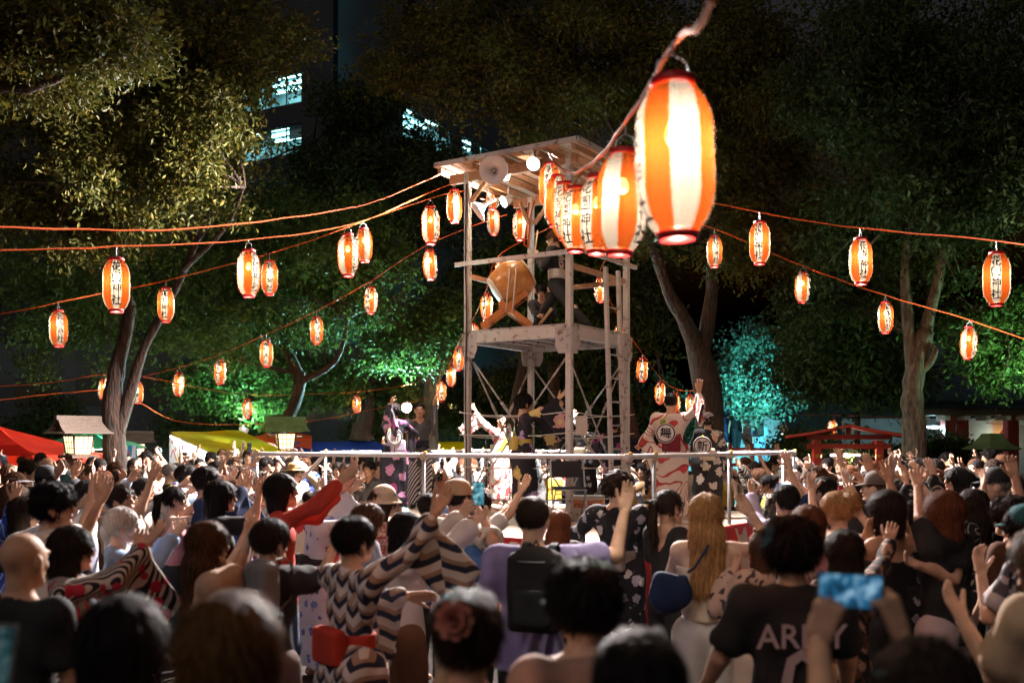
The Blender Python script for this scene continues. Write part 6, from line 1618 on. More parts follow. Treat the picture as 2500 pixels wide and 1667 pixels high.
# ------------------------------------------------------------------ wooden lantern houses
M_SHOJI = emit("shoji_glow", (1.0, 0.74, 0.40), 1.7); M_SHINGLE = wood("shingle", (0.06, 0.042, 0.032), (0.13, 0.095, 0.075), 4, 0.8); M_SHGREEN = plain("copper_green", (0.12, 0.22, 0.10), 0.7, 0.25, 8)
def lantern_house(c, s, roofm, label, lit=True, yaw=25):
    """roofed lantern box on a post; c = middle of the box"""
    o = empty("lantern_house", (c.x, c.y, 0), R(yaw)); z = c.z; tag(o, label, "lantern house")
    b = MB(); b.box((0, 0, (z - 0.32 * s) / 2), (0.12 * s, 0.12 * s, max(0.1, z - 0.32 * s))); b.build("post", M_DARKWOOD, o)
    b = MB(); b.box((0, 0, z - 0.27 * s), (0.58 * s, 0.58 * s, 0.06 * s)); b.build("sill", M_DARKWOOD, o)
    for k in range(4):
        a = k * math.pi / 2; r_ = Matrix.Rotation(a, 3, 'Z')
        f = MB(); w0, w1 = 0.17 * s, 0.215 * s
        f.add([r_ @ Vector(p) for p in ((-w0, -w0, z - 0.23 * s), (w0, -w0, z - 0.23 * s), (w1, -w1, z + 0.16 * s), (-w1, -w1, z + 0.16 * s))], [(0, 1, 2, 3)]); pn = f.build("paper_pane", M_SHOJI if lit else M_TW, o)
        for t in (0.0, 0.25, 0.5, 0.75, 1.0):
            b = MB(); w = 0.026 * s if t in (0.0, 1.0) else 0.011 * s; b.beam(r_ @ Vector((-w0 + 2 * w0 * t, -w0 - 0.006, z - 0.24 * s)), r_ @ Vector((-w1 + 2 * w1 * t, -w1 - 0.006, z + 0.17 * s)), w, w); b.build("lattice_bar", M_DARKWOOD, o)
        for t in (0.02, 0.35, 0.66, 0.98):
            b = MB(); ww = w0 + (w1 - w0) * t; zz = z - 0.23 * s + 0.39 * s * t; w = 0.02 * s if t in (0.02, 0.98) else 0.011 * s; b.beam(r_ @ Vector((-ww, -ww - 0.010, zz)), r_ @ Vector((ww, -ww - 0.010, zz)), w, w); b.build("lattice_bar", M_DARKWOOD, o)
    # curved gable roof made of shingle courses
    for sg in (-1, 1):
        for i in range(7):
            t0, t1 = i / 7, (i + 1.15) / 7
            def pr(t): return sg * (0.04 + 0.42 * t) * s, z + (0.50 - 0.30 * t + 0.055 * math.sin(math.pi * t) * -1) * s
            (y0, z0), (y1, z1) = pr(t0), pr(min(1, t1)); hw = (0.46 + 0.07 * t0) * s; hw1 = (0.46 + 0.07 * t1) * s
            b = MB(); V = [(-hw, y0, z0 + 0.012), (hw, y0, z0 + 0.012), (hw1, y1, z1 + 0.022), (-hw1, y1, z1 + 0.022)]; V += [(x, y, zz - 0.025 * s) for x, y, zz in V]
            b.add(V, [(0, 1, 2, 3), (7, 6, 5, 4), (0, 4, 5, 1), (1, 5, 6, 2), (2, 6, 7, 3), (3, 7, 4, 0)]); b.build("shingle_course", roofm, o)
    b = MB(); b.box((0, 0, z + 0.53 * s), (0.98 * s, 0.10 * s, 0.09 * s)); b.build("ridge", roofm, o)
    for sg in (-1, 1):
        b = MB(); b.prism([(-0.36 * s, z + 0.24 * s), (0.36 * s, z + 0.24 * s), (0.0, z + 0.47 * s)], (sg * 0.36 * s, 0, 0), (0, 1, 0), ZV, (1, 0, 0), 0.02); b.build("gable", M_DARKWOOD, o)
    if lit: lamp_light("house_light", 'POINT', (0, 0, z - 0.02), 6, (1, 0.75, 0.45), 0.05, parent=o)
    return o
lantern_house(V2(180, 1018, 17), 0.82, M_SHINGLE, "wooden lantern house with shingle roof and lit paper panes at left", yaw=52)
lantern_house(V2(317, 1030, 26), 0.8, M_SHINGLE, "small far lantern house right of the forked trunk", yaw=20)
lantern_house(V2(655, 1010, 21), 0.86, M_SHGREEN, "lantern house with green lit roof behind the yellow stall", yaw=22)
# green-roofed stone lantern at right
gl = V2(2278, 1030, 20); so = empty("stone_lantern", (gl.x, gl.y, 0)); tag(so, "stone lantern with wide pale green curved roof at right", "stone lantern")
M_GRN = plain("pale_green_copper", (0.16, 0.34, 0.16), 0.55, 0.15, 6); M_STONE = plain("grey_stone", (0.20, 0.19, 0.18), 0.85, 0.2, 8, bump=0.3)
b = MB(); b.lathe([(0.60, gl.z - 0.02), (0.62, gl.z + 0.0), (0.40, gl.z + 0.10), (0.27, gl.z + 0.22), (0.21, gl.z + 0.30), (0.0, gl.z + 0.31)], (0, 0, 0), 6, smooth=False); b.build("roof", M_GRN, so)
b = MB(); b.lathe([(0.6, gl.z - 0.02), (0.2, gl.z - 0.06)], (0, 0, 0), 6, smooth=False); b.build("roof_underside", M_DARKWOOD, so)
b = MB(); b.lathe([(0.24, gl.z - 0.50), (0.22, gl.z - 0.05)], (0, 0, 0), 6, smooth=False); b.build("light_chamber", M_STONE, so); b = MB(); b.lathe([(0.30, gl.z - 0.58), (0.30, gl.z - 0.50), (0, gl.z - 0.50)], (0, 0, 0), 6, smooth=False); b.build("platform", M_STONE, so); b = MB(); b.lathe([(0.2, 0), (0.14, 0.2), (0.14, gl.z - 0.7), (0.22, gl.z - 0.58)], (0, 0, 0), 12); b.build("shaft", M_STONE, so)

# ------------------------------------------------------------------ red gate, shrine hall and steps at right
M_VERM = plain("vermilion", (0.42, 0.035, 0.02), 0.5, 0.15, 5); M_VERM2 = plain("dark_vermilion", (0.26, 0.022, 0.016), 0.5, 0.15, 5)
gc = V2(1945, 1040, 20.4); gate = empty("red_gate", (gc.x, gc.y, 0), R(-14)); tag(gate, "small red roofed gate behind the right crowd", "gate"); gate.scale = (0.70,) * 3; zr = V2(1945, 976, 20.4).z / 0.70
for sx in (-0.85, 0.85):
    for sy in (-0.5, 0.5):
        b = MB(); b.box((sx, sy, zr / 2 - 0.2), (0.2, 0.2, zr - 0.5)); b.build("pillar", M_VERM, gate); b = MB(); b.lathe([(0.115, 0), (0.12, 0.05), (0.115, 0.1)], (sx, sy, zr - 0.95), 12); b.build("collar", plain("brass", (0.45, 0.28, 0.08), 0.35, 0.1, metal=0.8), gate)
for z in (zr - 0.35, zr - 0.62):
    b = MB(); b.beam((-1.15, -0.5, z), (1.15, -0.5, z), 0.1, 0.14); b.build("beam", M_VERM, gate)
b = MB(); b.box((0, -0.5, zr - 0.2), (0.14, 0.12, 0.42)); b.build("king_post", M_VERM, gate)
for sg in (-1, 1):
    b = MB(); V = []; F = []
    for i in range(9):
        t = i / 8; x = sg * 1.75 * t; z = zr + 0.02 - 0.42 * t + 0.10 * t * t
        V += [(x, -1.0, z), (x, 1.0, z), (x, -1.0, z - 0.09), (x, 1.0, z - 0.09)]
    for i in range(8): a = i * 4; F += [(a, a + 1, a + 5, a + 4), (a + 2, a + 6, a + 7, a + 3), (a, a + 4, a + 6, a + 2), (a + 1, a + 3, a + 7, a + 5)]
    b.add(V, F, 0, True); b.build("roof_slope", M_DARKWOOD, gate)
    b = MB(); b.tube([(sg * 1.75 * t, -1.02, zr - 0.04 - 0.42 * t + 0.10 * t * t) for t in np.linspace(0, 1, 9)], 0.05, 6); b.build("barge_board", M_VERM, gate)
hall = empty("shrine_hall", (10.2, 23, 0)); tag(hall, "low shrine hall with red pillars and white rafter ends at the right edge", "building")
hz = V2(2300, 955, 22).z
HX0, HX1 = V2(2080, 955, 22.5).x - 10.2, 13 - 10.2
b = MB(); b.beam((HX0 - 0.2, -1.0, hz + 0.12), (HX1 + 3, -1.6, hz + 0.12), 0.3, 0.22); b.build("eave_beam", M_DARKWOOD, hall)
V, F = sheet(((HX0 - 0.6, -1.6, hz + 0.3), (HX1 + 3, -2.2, hz + 0.3), (HX1 + 3, 3, hz + 2.6), (HX0 + 0.4, 3, hz + 2.6)), 8, -0.1, 3, 0.15); b = MB(); b.add(V, F, 0, True); b.build("roof", plain("slate_blue_roof", (0.05, 0.07, 0.09), 0.5, 0.2, 3), hall)
for i in range(16):
    x = HX0 + 0.1 + 0.42 * i; b = MB(); b.box((x, -1.22 - 0.6 * i * 0.42 / 7, hz - 0.06), (0.09, 0.5, 0.09)); b.build("rafter_end", plain("white_paint", (0.7, 0.66, 0.6), 0.6, 0.05), hall)
for i, x in enumerate((2178, 2207, 2322, 2420)):
    p = V2(x, 955, 22.0); b = MB(); b.box((p.x - 10.2, p.y - 23, hz / 2), (0.24, 0.24, hz)); b.build("pillar", M_VERM2, hall)
b = MB(); b.box((1.4, 1.4, hz / 2), (7, 0.1, hz)); b.build("back_wall", plain("teal_wall", (0.20, 0.28, 0.30), 0.7, 0.1), hall)
b = MB(); b.beam((HX0, -0.8, 1.05), (HX1 + 3, -0.8, 1.05), 0.1, 0.12); b.build("handrail", M_VERM2, hall)
tube_lamp((9.0, 22.3, hz - 0.25), (9.8, 22.3, hz - 0.25), 30, "tube lamp under the eave of the shrine hall", (0.45, 0.9, 1.0))
tube_lamp(Vector((gc.x - 0.3, gc.y + 0.1, zr * 0.70 - 0.62)), Vector((gc.x + 0.3, gc.y + 0.1, zr * 0.70 - 0.62)), 70, "warm tube lamp inside the red gate", (1.0, 0.6, 0.4))
# stone steps
M_STEP = plain("step_stone", (0.36, 0.38, 0.38), 0.85, 0.18, 3, bump=0.2, bscale=20)
s0 = V2(1640, 1010, 30); s1 = V2(1845, 1010, 30); steps = empty("stone_steps", ((s0.x + s1.x) / 2, 30, 0)); tag(steps, "wide stone steps rising behind the crowd, lit cyan", "steps")
for i in range(17):
    n_ = 7; w_ = 3.6 / n_
    for k in range(n_):
        x = -1.8 + w_ * (k + 0.5) + (0.2 if i % 2 else 0.0); b = MB(); b.box((x, 0.34 * i, 0.17 * i + 0.085), (w_ - 0.008, 0.345, 0.168)); b.build("step_block", M_STEP, steps)
b = MB(); b.tube([(0.2, -0.2, 0.9), (1.2, 5.4, 3.6)], 0.025, 8); b.build("handrail", M_STEEL, steps)
# low red fence behind the stage
fence = empty("red_fence", (4.0, 26, 0)); tag(fence, "low dark red fence behind the dancers at right", "fence")
for z in (1.35, 1.75): b = MB(); b.beam((-2.4, 0, z), (3.0, 0, z), 0.06, 0.09); b.build("fence_rail", M_VERM2, fence)
for i in range(10): b = MB(); b.box((-2.3 + 0.57 * i, 0, 0.95), (0.08, 0.08, 1.9)); b.build("fence_post", M_VERM2, fence)
# dark hall far behind on the left
lh = empty("low_hall", (-10.5, 33, 0)); tag(lh, "dark low building behind the left trees", "building")
b = MB(); b.box((0, 1.5, 2.6), (13, 3, 5.2)); b.build("wall", plain("dim_wall", (0.05, 0.06, 0.065), 0.85, 0.2, 1), lh)
for i in range(6): b = MB(); b.box((-5.2 + 2.0 * i, -0.02, 3.6), (1.5, 0.05, 0.9)); b.build("window", M_DKGLASS, lh)
bw = empty("boundary_wall", (6, 42, 0)); tag(bw, "long dark wall closing the square at the back", "wall"); b = MB(); b.box((0, 0, 2.0), (70, 0.4, 4.0)); b.build("wall_face", plain("black_wall", (0.015, 0.018, 0.02), 0.9, 0.2), bw)

# ------------------------------------------------------------------ flood lamps among the trees
def lamp_post(c, label, power, col, aim, cone=170):
    o = empty("lamp_post", (c.x, c.y, 0)); b = MB(); b.tube([(0, 0.12, 0), (0, 0.12, c.z)], 0.04, 8); b.build("post", M_DARKWOOD, o)
    q = flood(c, aim, power, label, col, cone, 0.13); q.parent = None; tag(o, "dark post carrying the " + label, "lamp post"); return q
lamp_post(V2(934, 936, 24), "dazzling cyan white floodlight behind the left dancers", 2600, (0.42, 0.95, 1.0), (0.0, -1, 0.25), 178)
lamp_post(V2(1800, 985, 27.2), "cyan floodlight hidden behind the dark evergreen by the steps", 3000, (0.16, 0.85, 1.0), (-0.35, 1, 0.35), 178)
lamp_post(V2(2400, 905, 17.2), "green tinted floodlight at the right edge below the bright branches", 260, (0.45, 1.0, 0.55), (-0.3, 0.4, 1), 178)
lamp_post(V2(560, 985, 24.8), "floodlight behind the yellow stall shining up into the leaves", 700, (0.35, 1.0, 0.75), (0.1, 0.35, 1), 178)
# ================================================================== the people
def pl(nm, c, **k): return plain("fabric_" + nm, c, k.get('rough', 0.85), 0.12, 7, bump=0.12, bscale=110, spec=0.2)
BLK = pl("black", (0.020, 0.019, 0.021)); NVY = pl("navy", (0.014, 0.026, 0.07)); WHT = pl("white", (0.66, 0.63, 0.60)); CRM = pl("cream", (0.60, 0.50, 0.38)); BGE = pl("beige", (0.44, 0.30, 0.21))
LBL = pl("light_blue", (0.27, 0.40, 0.62)); RED = pl("red", (0.44, 0.045, 0.028)); GRY = pl("grey", (0.17, 0.17, 0.18)); PUR = pl("purple_grey", (0.20, 0.17, 0.33)); ORG = pl("peach", (0.60, 0.28, 0.17)); MUS = pl("mustard", (0.42, 0.26, 0.03)); PNK = pl("pink", (0.56, 0.25, 0.27)); BRN = pl("brown", (0.10, 0.042, 0.022)); TEA = pl("teal", (0.02, 0.10, 0.12)); LAV = pl("lavender", (0.46, 0.42, 0.58)); OLV = pl("olive", (0.13, 0.12, 0.05)); KHK = pl("khaki", (0.34, 0.24, 0.14)); DNM = pl("denim", (0.05, 0.08, 0.16)); GLD = pl("gold_brocade", (0.50, 0.36, 0.10))
K_STRIPE = cloth("kimono_red_flower_stripes", "stripes", [(0.02, 0.018, 0.02), (0.56, 0.48, 0.42), (0.45, 0.03, 0.06)], 22); K_ARROW = cloth("kimono_arrow_feather", "arrows", [(0.58, 0.52, 0.50), (0.02, 0.024, 0.05), (0.30, 0.20, 0.15)], 14)
K_STAR = cloth("kimono_gold_star", "stars", [(0.014, 0.016, 0.014), (0.42, 0.38, 0.10)], 10); K_BLUE = cloth("kimono_blue_wave", "waves", [(0.02, 0.05, 0.28), (0.08, 0.18, 0.55), (0.5, 0.55, 0.65)], 5); K_REDW = cloth("kimono_red_white_wave", "waves", [(0.64, 0.56, 0.50), (0.40, 0.05, 0.05), (0.20, 0.02, 0.03)], 3.4)
K_BFLOW = cloth("kimono_black_big_flower", "flowers", [(0.012, 0.011, 0.016), (0.55, 0.30, 0.30), (0.50, 0.36, 0.10), (0.36, 0.26, 0.50), (0.62, 0.50, 0.20)], 3.6); K_PFLOW = cloth("kimono_black_pink_flower", "flowers", [(0.012, 0.012, 0.02), (0.55, 0.10, 0.28), (0.50, 0.25, 0.45), (0.30, 0.05, 0.2), (0.6, 0.3, 0.45)], 4.2)
K_CHK = cloth("kimono_black_white_flower_check", "flowers", [(0.015, 0.015, 0.016), (0.55, 0.50, 0.42), (0.50, 0.46, 0.40), (0.6, 0.55, 0.45)], 5.0); K_DFLOW = cloth("kimono_dark_small_white_flower", "flowers", [(0.012, 0.012, 0.016), (0.45, 0.44, 0.46), (0.30, 0.30, 0.36)], 8.5); K_WB = cloth("kimono_white_navy_flower", "flowers", [(0.52, 0.50, 0.54), (0.08, 0.10, 0.28), (0.30, 0.08, 0.08), (0.15, 0.18, 0.4)], 10); K_LINE = cloth("kimono_black_thin_line", "lines", [(0.014, 0.015, 0.016), (0.30, 0.30, 0.30)], 22)
K_BFL = cloth("kimono_brown_flower", "flowers", [(0.52, 0.45, 0.38), (0.12, 0.03, 0.03), (0.2, 0.05, 0.06)], 14); K_DIAG = cloth("yukata_white_navy_diagonal", "stripes", [(0.62, 0.60, 0.60), (0.02, 0.025, 0.07)], 8, rot=(0, 0.6, 0.4)); K_ZEB = cloth("zebra_knit", "waves", [(0.012, 0.012, 0.012), (0.40, 0.34, 0.28), (0.3, 0.25, 0.2)], 9); K_PEACH = pl("peach_kimono", (0.60, 0.40, 0.22))
P_FLOR = cloth("floral_shirt", "flowers", [(0.60, 0.56, 0.50), (0.10, 0.20, 0.05), (0.30, 0.10, 0.05), (0.25, 0.16, 0.30), (0.40, 0.25, 0.06)], 17); P_FLOB = cloth("floral_black_blouse", "blotch", [(0.012, 0.012, 0.014), (0.10, 0.05, 0.03), (0.35, 0.22, 0.16)], 13); P_FLOC = cloth("floral_cream_blouse", "blotch", [(0.50, 0.34, 0.26), (0.50, 0.34, 0.26), (0.06, 0.04, 0.05)], 14); P_GING = cloth("gingham", "checks", [(0.36, 0.08, 0.05), (0.50, 0.45, 0.42)], 42); P_STRP = cloth("grey_stripe_shirt", "lines", [(0.26, 0.28, 0.36), (0.45, 0.46, 0.52)], 50); P_DFL = cloth("dark_flower_tee", "flowers", [(0.014, 0.014, 0.016), (0.42, 0.28, 0.06), (0.3, 0.15, 0.12)], 11); P_BFL = cloth("blue_floral_dress", "flowers", [(0.03, 0.06, 0.22), (0.4, 0.4, 0.5), (0.2, 0.28, 0.5)], 12); P_WSTR = cloth("red_white_stripe", "lines", [(0.6, 0.55, 0.5), (0.45, 0.08, 0.08)], 40, rot=(0, 1.57, 0)); P_HEAV = cloth("print_shirt", "blotch", [(0.5, 0.46, 0.46), (0.08, 0.08, 0.10), (0.45, 0.42, 0.44)], 7)
CAPB = plain("cap_black", (0.012, 0.014, 0.018), 0.8, 0.1); CAPT = plain("cap_tan", (0.40, 0.26, 0.16), 0.8, 0.1); CAPG = plain("cap_grey", (0.13, 0.10, 0.09), 0.8, 0.1); KNIT = plain("knit_cream", (0.60, 0.48, 0.38), 0.9, 0.1, 60, bump=0.5, bscale=90); STRAW = plain("straw", (0.48, 0.30, 0.12), 0.8, 0.2, 40, bump=0.5); VIS = plain("visor_clear", (0.3, 0.28, 0.3), 0.25, 0.1)
SASH = plain("sash_yellow_green", (0.42, 0.50, 0.03), 0.6, 0.08); GLS = plain("spectacle_frame", (0.02, 0.02, 0.022), 0.3, 0)

_NUM = [0]
def fig(px, ytop, Y, face, sex, label, top, bottom=None, hair=('short', 'black'), skin='a', arms=None, z0=0.0, lean=0, side=0, twist=0, head=(0, 0, 0), stance='stand', hat=None, obi=None, shoes=None, build=1.0, group="people dancing round the stage", extra=None, lod=None, h=None, key=None):
    hh = (CAM_H - (ytop - HORIZON) / FPX * Y - z0 - 0.012) if h is None else h
    if not 1.38 < hh < 1.9: print("height", label, round(hh, 2))
    lod = (0 if Y < 6.6 else 1 if Y < 14.5 else 2) if lod is None else lod
    s0 = Skel(hh, sex, lean, side, twist, head, None, stance, build)
    ca, sa = math.cos(R(face)), math.sin(R(face))
    w2 = lambda v: (v[0] * ca + v[1] * sa, -v[0] * sa + v[1] * ca)          # local -> world
    hx, hy = w2(s0.head); hxw = (px - 1250) / FPX * Y
    ox, oy = hxw - hx, Y - hy
    def loc(p):
        x, y = p[0] - ox, p[1] - oy; return np.array((x * ca - y * sa, x * sa + y * ca, p[2] - z0))
    def locd(v): return np.array((v[0] * ca - v[1] * sa, v[0] * sa + v[1] * ca, v[2]))
    A = {}
    for sd, a in (arms or {}).items():
        if a[0] == 'dir': A[sd] = a; continue
        o_ = a[3] if len(a) > 3 else {}; S = s0.sh[sd]; dy = a[2] if len(a) > 2 else 0.0
        if 'pole' not in o_ and o_.get('pose') != 'grip':
            # stretch the arm: choose the depth at which it is nearly straight
            Sw = np.array((ox + S[0] * ca + S[1] * sa, oy - S[0] * sa + S[1] * ca, S[2] + z0)); q = np.array(P(a[0], a[1], Y)); lat = math.hypot(q[0] - Sw[0], q[2] - Sw[2]); reach = 0.603 * s0.k
            if 0.27 < lat: dy = (Sw[1] - Y) + math.copysign(math.sqrt(max(0.0, reach * reach - lat * lat)), dy if dy else 1.0)
        t = loc(P(a[0], a[1], Y + dy)); d = t - S; D = np.linalg.norm(d); t = t - d / D * 0.085 * s0.k
        pole = locd(o_['pole']) if 'pole' in o_ else None
        hd = {'pose': o_.get('pose', 'open')}
        if 'palm' in o_: hd['palm'] = locd(o_['palm'])
        else: hd['palm'] = locd((0.35, -0.55, 0.5))
        if 'fin' in o_: hd['dir'] = locd(o_['fin'])
        A[sd] = ('ik', t, pole, hd)
    sk = Skel(hh, sex, lean, side, twist, head, A, stance, build)
    _NUM[0] += 1
    return person(ox, oy, z0, face, sk, label, top, bottom, hair, skin, lod, hat, obi, shoes, key, group, extra)

def glasses(o, sk, M):
    b = MB()
    for s in (-1, 1):
        b.tube([(s * 0.033 + 0.021 * math.cos(a), 0.098, 0.009 + 0.017 * math.sin(a)) for a in np.linspace(0, 2 * math.pi, 13)], 0.0022, 5)
        b.tube([(s * 0.054, 0.097, 0.014), (s * 0.076, 0.02, 0.012), (s * 0.078, -0.02, 0.0)], 0.0026, 5)
    b.tube([(-0.013, 0.1, 0.012), (0.013, 0.1, 0.012)], 0.002, 5)
    g_ = b.build("spectacles", GLS, o); g_.matrix_local = M
def shirt_text(txt, at_, size, mat, nrm=(0, -1, 0)):
    def f(o, sk, M): crest(txt, at_(sk), size, mat, o, nrm, (0, 0, 1), "print")
    return f
def sash(o, sk, back=True, txt=None):
    """diagonal ribbon over the shoulder round the trunk"""
    k = sk.k; V, F = [], []; n = 28; pts = []
    X, Yv, Z = sk.T[:, 0], sk.T[:, 1], sk.T[:, 2]
    for i in range(n):
        a = 2 * math.pi * i / n
        # ring tilted from left shoulder to right hip
        c = sk.chest * 0.55 + sk.waist * 0.45; x = math.cos(a); y = math.sin(a)
        p = c + X * (x * -0.155 * k) + Yv * (y * 0.125 * k) + Z * (x * 0.23 * k + 0.0)
        q = Z * 0.045 * k + X * 0.03
        pts.append((p + q, p - q))
    for a_, b_ in pts: V += [tuple(a_), tuple(b_)]
    for i in range(n): j = (i + 1) % n; F += [(2 * i, 2 * i + 1, 2 * j + 1, 2 * j)]
    b = MB(); b.add(V, F, 0, True); so_ = b.build("shoulder_sash", SASH, o)
    if txt:
        c = sk.chest * 0.55 + sk.waist * 0.45; sgn = -1 if back else 1
        for i, ch in enumerate(txt):
            x = 0.7 - 0.55 * i; p = c + X * (x * -0.155 * k) + Yv * sgn * (0.134 * k) + Z * (x * 0.23 * k)
            crest(ch, p, 0.075, BLK, so_, Yv * sgn, Z, "letter")
def fan(o, sk, ch="新"):
    """round paper fan tucked in the sash at the back"""
    k = sk.k; X, Yv, Z = sk.T[:, 0], sk.T[:, 1], sk.T[:, 2]; c = sk.waist + Z * 0.13 * k - Yv * 0.185 * k - X * 0.07
    M_ = Vector(-Yv).to_track_quat('Z', 'Y').to_matrix(); W2 = o.matrix_basis
    def wp(p): return W2 @ Vector(p)
    root = empty("paper_fan", wp(c)); tag(root, None, "fan", "round paper fans tucked in sashes")
    root.rotation_euler = o.rotation_euler
    b = MB(); b.lathe([(0, 0.0), (0.125, 0.0), (0.128, 0.004), (0.125, 0.008), (0, 0.008)], (0, 0, 0), 24, rot=M_, smooth=False); b.build("paper_disc", plain("fan_paper", (0.66, 0.63, 0.62), 0.7, 0.04), root)
    b = MB(); b.lathe([(0.104, 0.0085), (0.112, 0.0095), (0.120, 0.0085)], (0, 0, 0), 24, rot=M_, smooth=False); b.build("printed_ring", BLK, root)
    b = MB(); b.tube([Vector(-Z) * 0.1, Vector(-Z) * 0.26], 0.007, 6); b.build("handle", M_DARKWOOD, root)
    crest(ch, Vector(-Yv) * 0.011, 0.155, BLK, root, -Yv, Z, "emblem")
    return root
UPF = {'palm': (0.4, -0.5, 0.6)}

# ---------------------------------------------------------------- on the tower
def drummer_back(o, sk, M):
    crest("鼓", sk.chest * 0.62 + sk.waist * 0.38 - sk.T[:, 1] * 0.135 * sk.k, 0.30, plain("cream_print", (0.62, 0.52, 0.44), 0.7, 0.05), o, -sk.T[:, 1], sk.T[:, 2], "printed_character")
dr = fig(1351, 567, 14.55, 306, 'f', "drummer in black lunging with raised stick on the tower platform", ('shirt', BLK), ('trousers', BLK), ('pony', 'brown'), 'a', z0=PZ + 0.016, stance='lunge', lean=4, h=1.64,
    arms={-1: (1300, 628, -0.05, {'pose': 'grip', 'palm': (0.3, 0.6, 0.2)}), 1: (1330, 640, 0.25, {'pose': 'grip'})}, obi=(plain("striped_belt", (0.55, 0.5, 0.45), 0.8, 0.3, 60), {'length': 0.0, 'loose': 0.022}), shoes=BLK, group="people on the tower", extra=drummer_back, lod=0, head=(-14, 2, 0))
def stick(p, q, label, r=0.011):
    o = empty("drumstick", (Vector(p) + Vector(q)) / 2); c = o.location; b = MB(); b.tube([Vector(p) - c, Vector(q) - c], [r, r * 1.1], 8); b.build("shaft", plain("pale_stick", (0.55, 0.38, 0.22), 0.5), o)
    b = MB(); d = (Vector(q) - Vector(p)).normalized(); b.lathe([(r * 1.1, 0), (r * 0.7, 0.006), (0, 0.007)], Vector(q) - c, 8, rot=d.to_track_quat('Z', 'Y').to_matrix()); b.build("tip", plain("pale_stick", (0.55, 0.38, 0.22), 0.5), o); tag(o, label, "drumstick", "drumsticks")
stick(P(1303, 640, 14.5), P(1313, 562, 14.5), "drumstick raised upright in the drummer's left hand"); stick(P(1335, 648, 14.8), P(1290, 618, 14.6), "drumstick in the drummer's far hand behind her arm")
fig(1322, 722, 15.05, 186, 'm', "seated person in black on the tower platform holding two sticks", ('shirt', BLK), ('trousers', DNM), ('short', 'black'), 'a', z0=PZ + 0.016, stance='sit', lean=22, h=1.5, arms={1: (1318, 778, -0.35, {'pose': 'grip'}), -1: (1342, 762, -0.35, {'pose': 'grip'})}, group="people on the tower", lod=1)
stick(P(1315, 792, 14.66), P(1346, 752, 14.62), "pale stick held across the lap of the seated player"); stick(P(1321, 790, 14.68), P(1349, 754, 14.66), "second pale stick held by the seated player")

# ---------------------------------------------------------------- dancers on the stage
GD = "dancers on the stage"
def d3x(o, sk, M): sash(o, sk); f_ = fan(o, sk); f_["label"] = "round white fan with black character on the centre dancer's back"
fig(1281, 962, 13.7, 72, 'm', "centre stage dancer in black kimono with large flowers reaching right", ('kimono', K_BFLOW, {'hang': 0.46}), None, ('curly', 'black'), 'a', arms={1: (1402, 948, -0.15, {'palm': (0, -0.5, 0.8)}), -1: (1385, 985, 0.3, {})}, z0=SZ, obi=(GLD,), shoes=WHT, group=GD, extra=d3x, lod=0)
def d5x(o, sk, M): sash(o, sk, True, "園神社"); f_ = fan(o, sk, "舞"); f_["label"] = "red rimmed round fan on the back of the red and white dancer"
fig(1638, 958, 12.9, 8, 'm', "dancer in white kimono with red brush strokes, back turned, right arm high", ('kimono', K_REDW, {'hang': 0.5}), None, ('crop', 'black'), 'b', arms={1: (1713, 942, -0.05, {'palm': (0, -0.7, 0.4)}), -1: (1556, 1096, 0.0, {'pose': 'relax'})}, z0=SZ, obi=(pl("dark_red_sash", (0.12, 0.012, 0.02)),), group=GD, extra=d5x, lod=0)
def d6x(o, sk, M): sash(o, sk); f_ = fan(o, sk); f_["label"] = "white round fan with black character on the short dancer's back"
fig(1728, 1008, 13.9, 12, 'f', "short dancer in black kimono with white flower squares, back turned", ('kimono', K_CHK, {'hang': 0.4}), None, ('curly', 'dark'), 'a', z0=SZ, arms={1: ('dir', (30, -50), (10, -20)), -1: ('dir', (-30, -50), (0, -20))}, obi=(CRM,), group=GD, extra=d6x, lod=1)
def d1x(o, sk, M): sash(o, sk); f_ = fan(o, sk); f_["label"] = "fan seen edge-on beside the dancer in pink flowers"
fig(961, 984, 15.0, 330, 'f', "dancer in dark kimono with pink flowers in front of the cyan floodlight", ('kimono', K_PFLOW, {'hang': 0.45}), None, ('short', 'black'), 'a', z0=SZ, arms={-1: (958, 975, -0.1, {}), 1: ('dir', (60, -25), (40, -10), {'pose': 'open'})}, obi=(LAV,), group=GD, extra=d1x, lod=1)
def d1bx(o, sk, M): crest("SE", sk.pel + np.array((0.03, 0.185, -0.02)), 0.16, BLK, o, (0, 1, 0), (0, 0, 1), "print")
fig(1024, 981, 15.9, 172, 'm', "smiling dancer facing the viewer in dark top and white trousers with navy diagonal stripes", ('happi', K_LINE, {'hang': 0.40}), ('wide', K_DIAG), ('crop', 'black'), 'b', z0=SZ, arms={-1: (1062, 976, -0.1, {}), 1: ('dir', (60, -20), (40, -30), {'pose': 'open'})}, obi=(pl("dark_navy_top", (0.012, 0.014, 0.03)),), shoes=BLK, group=GD, extra=d1bx, lod=1)
def d2x(o, sk, M): sash(o, sk, False)
fig(1224, 1010, 17.0, 140, 'm', "dancer in red and white kimono facing forward behind the left tower leg, arm up", ('kimono', K_REDW, {'hang': 0.46}), None, ('buzz', 'black'), 'b', z0=SZ, arms={1: (1152, 992, 0.0, {}), -1: ('dir', (-30, -40), (20, 0), {'pose': 'open'})}, obi=(CRM,), group=GD, extra=d2x, lod=1)
fig(1428, 1018, 16.2, 40, 'f', "dancer in dark flowered kimono seen between the tower posts", ('kimono', K_DFLOW, {'hang': 0.46}), None, ('bun', 'black'), 'a', z0=SZ, arms={-1: (1402, 1008, 0.0, {}), 1: ('dir', (80, -20), (60, -20))}, obi=(CRM,), group=GD, lod=1)
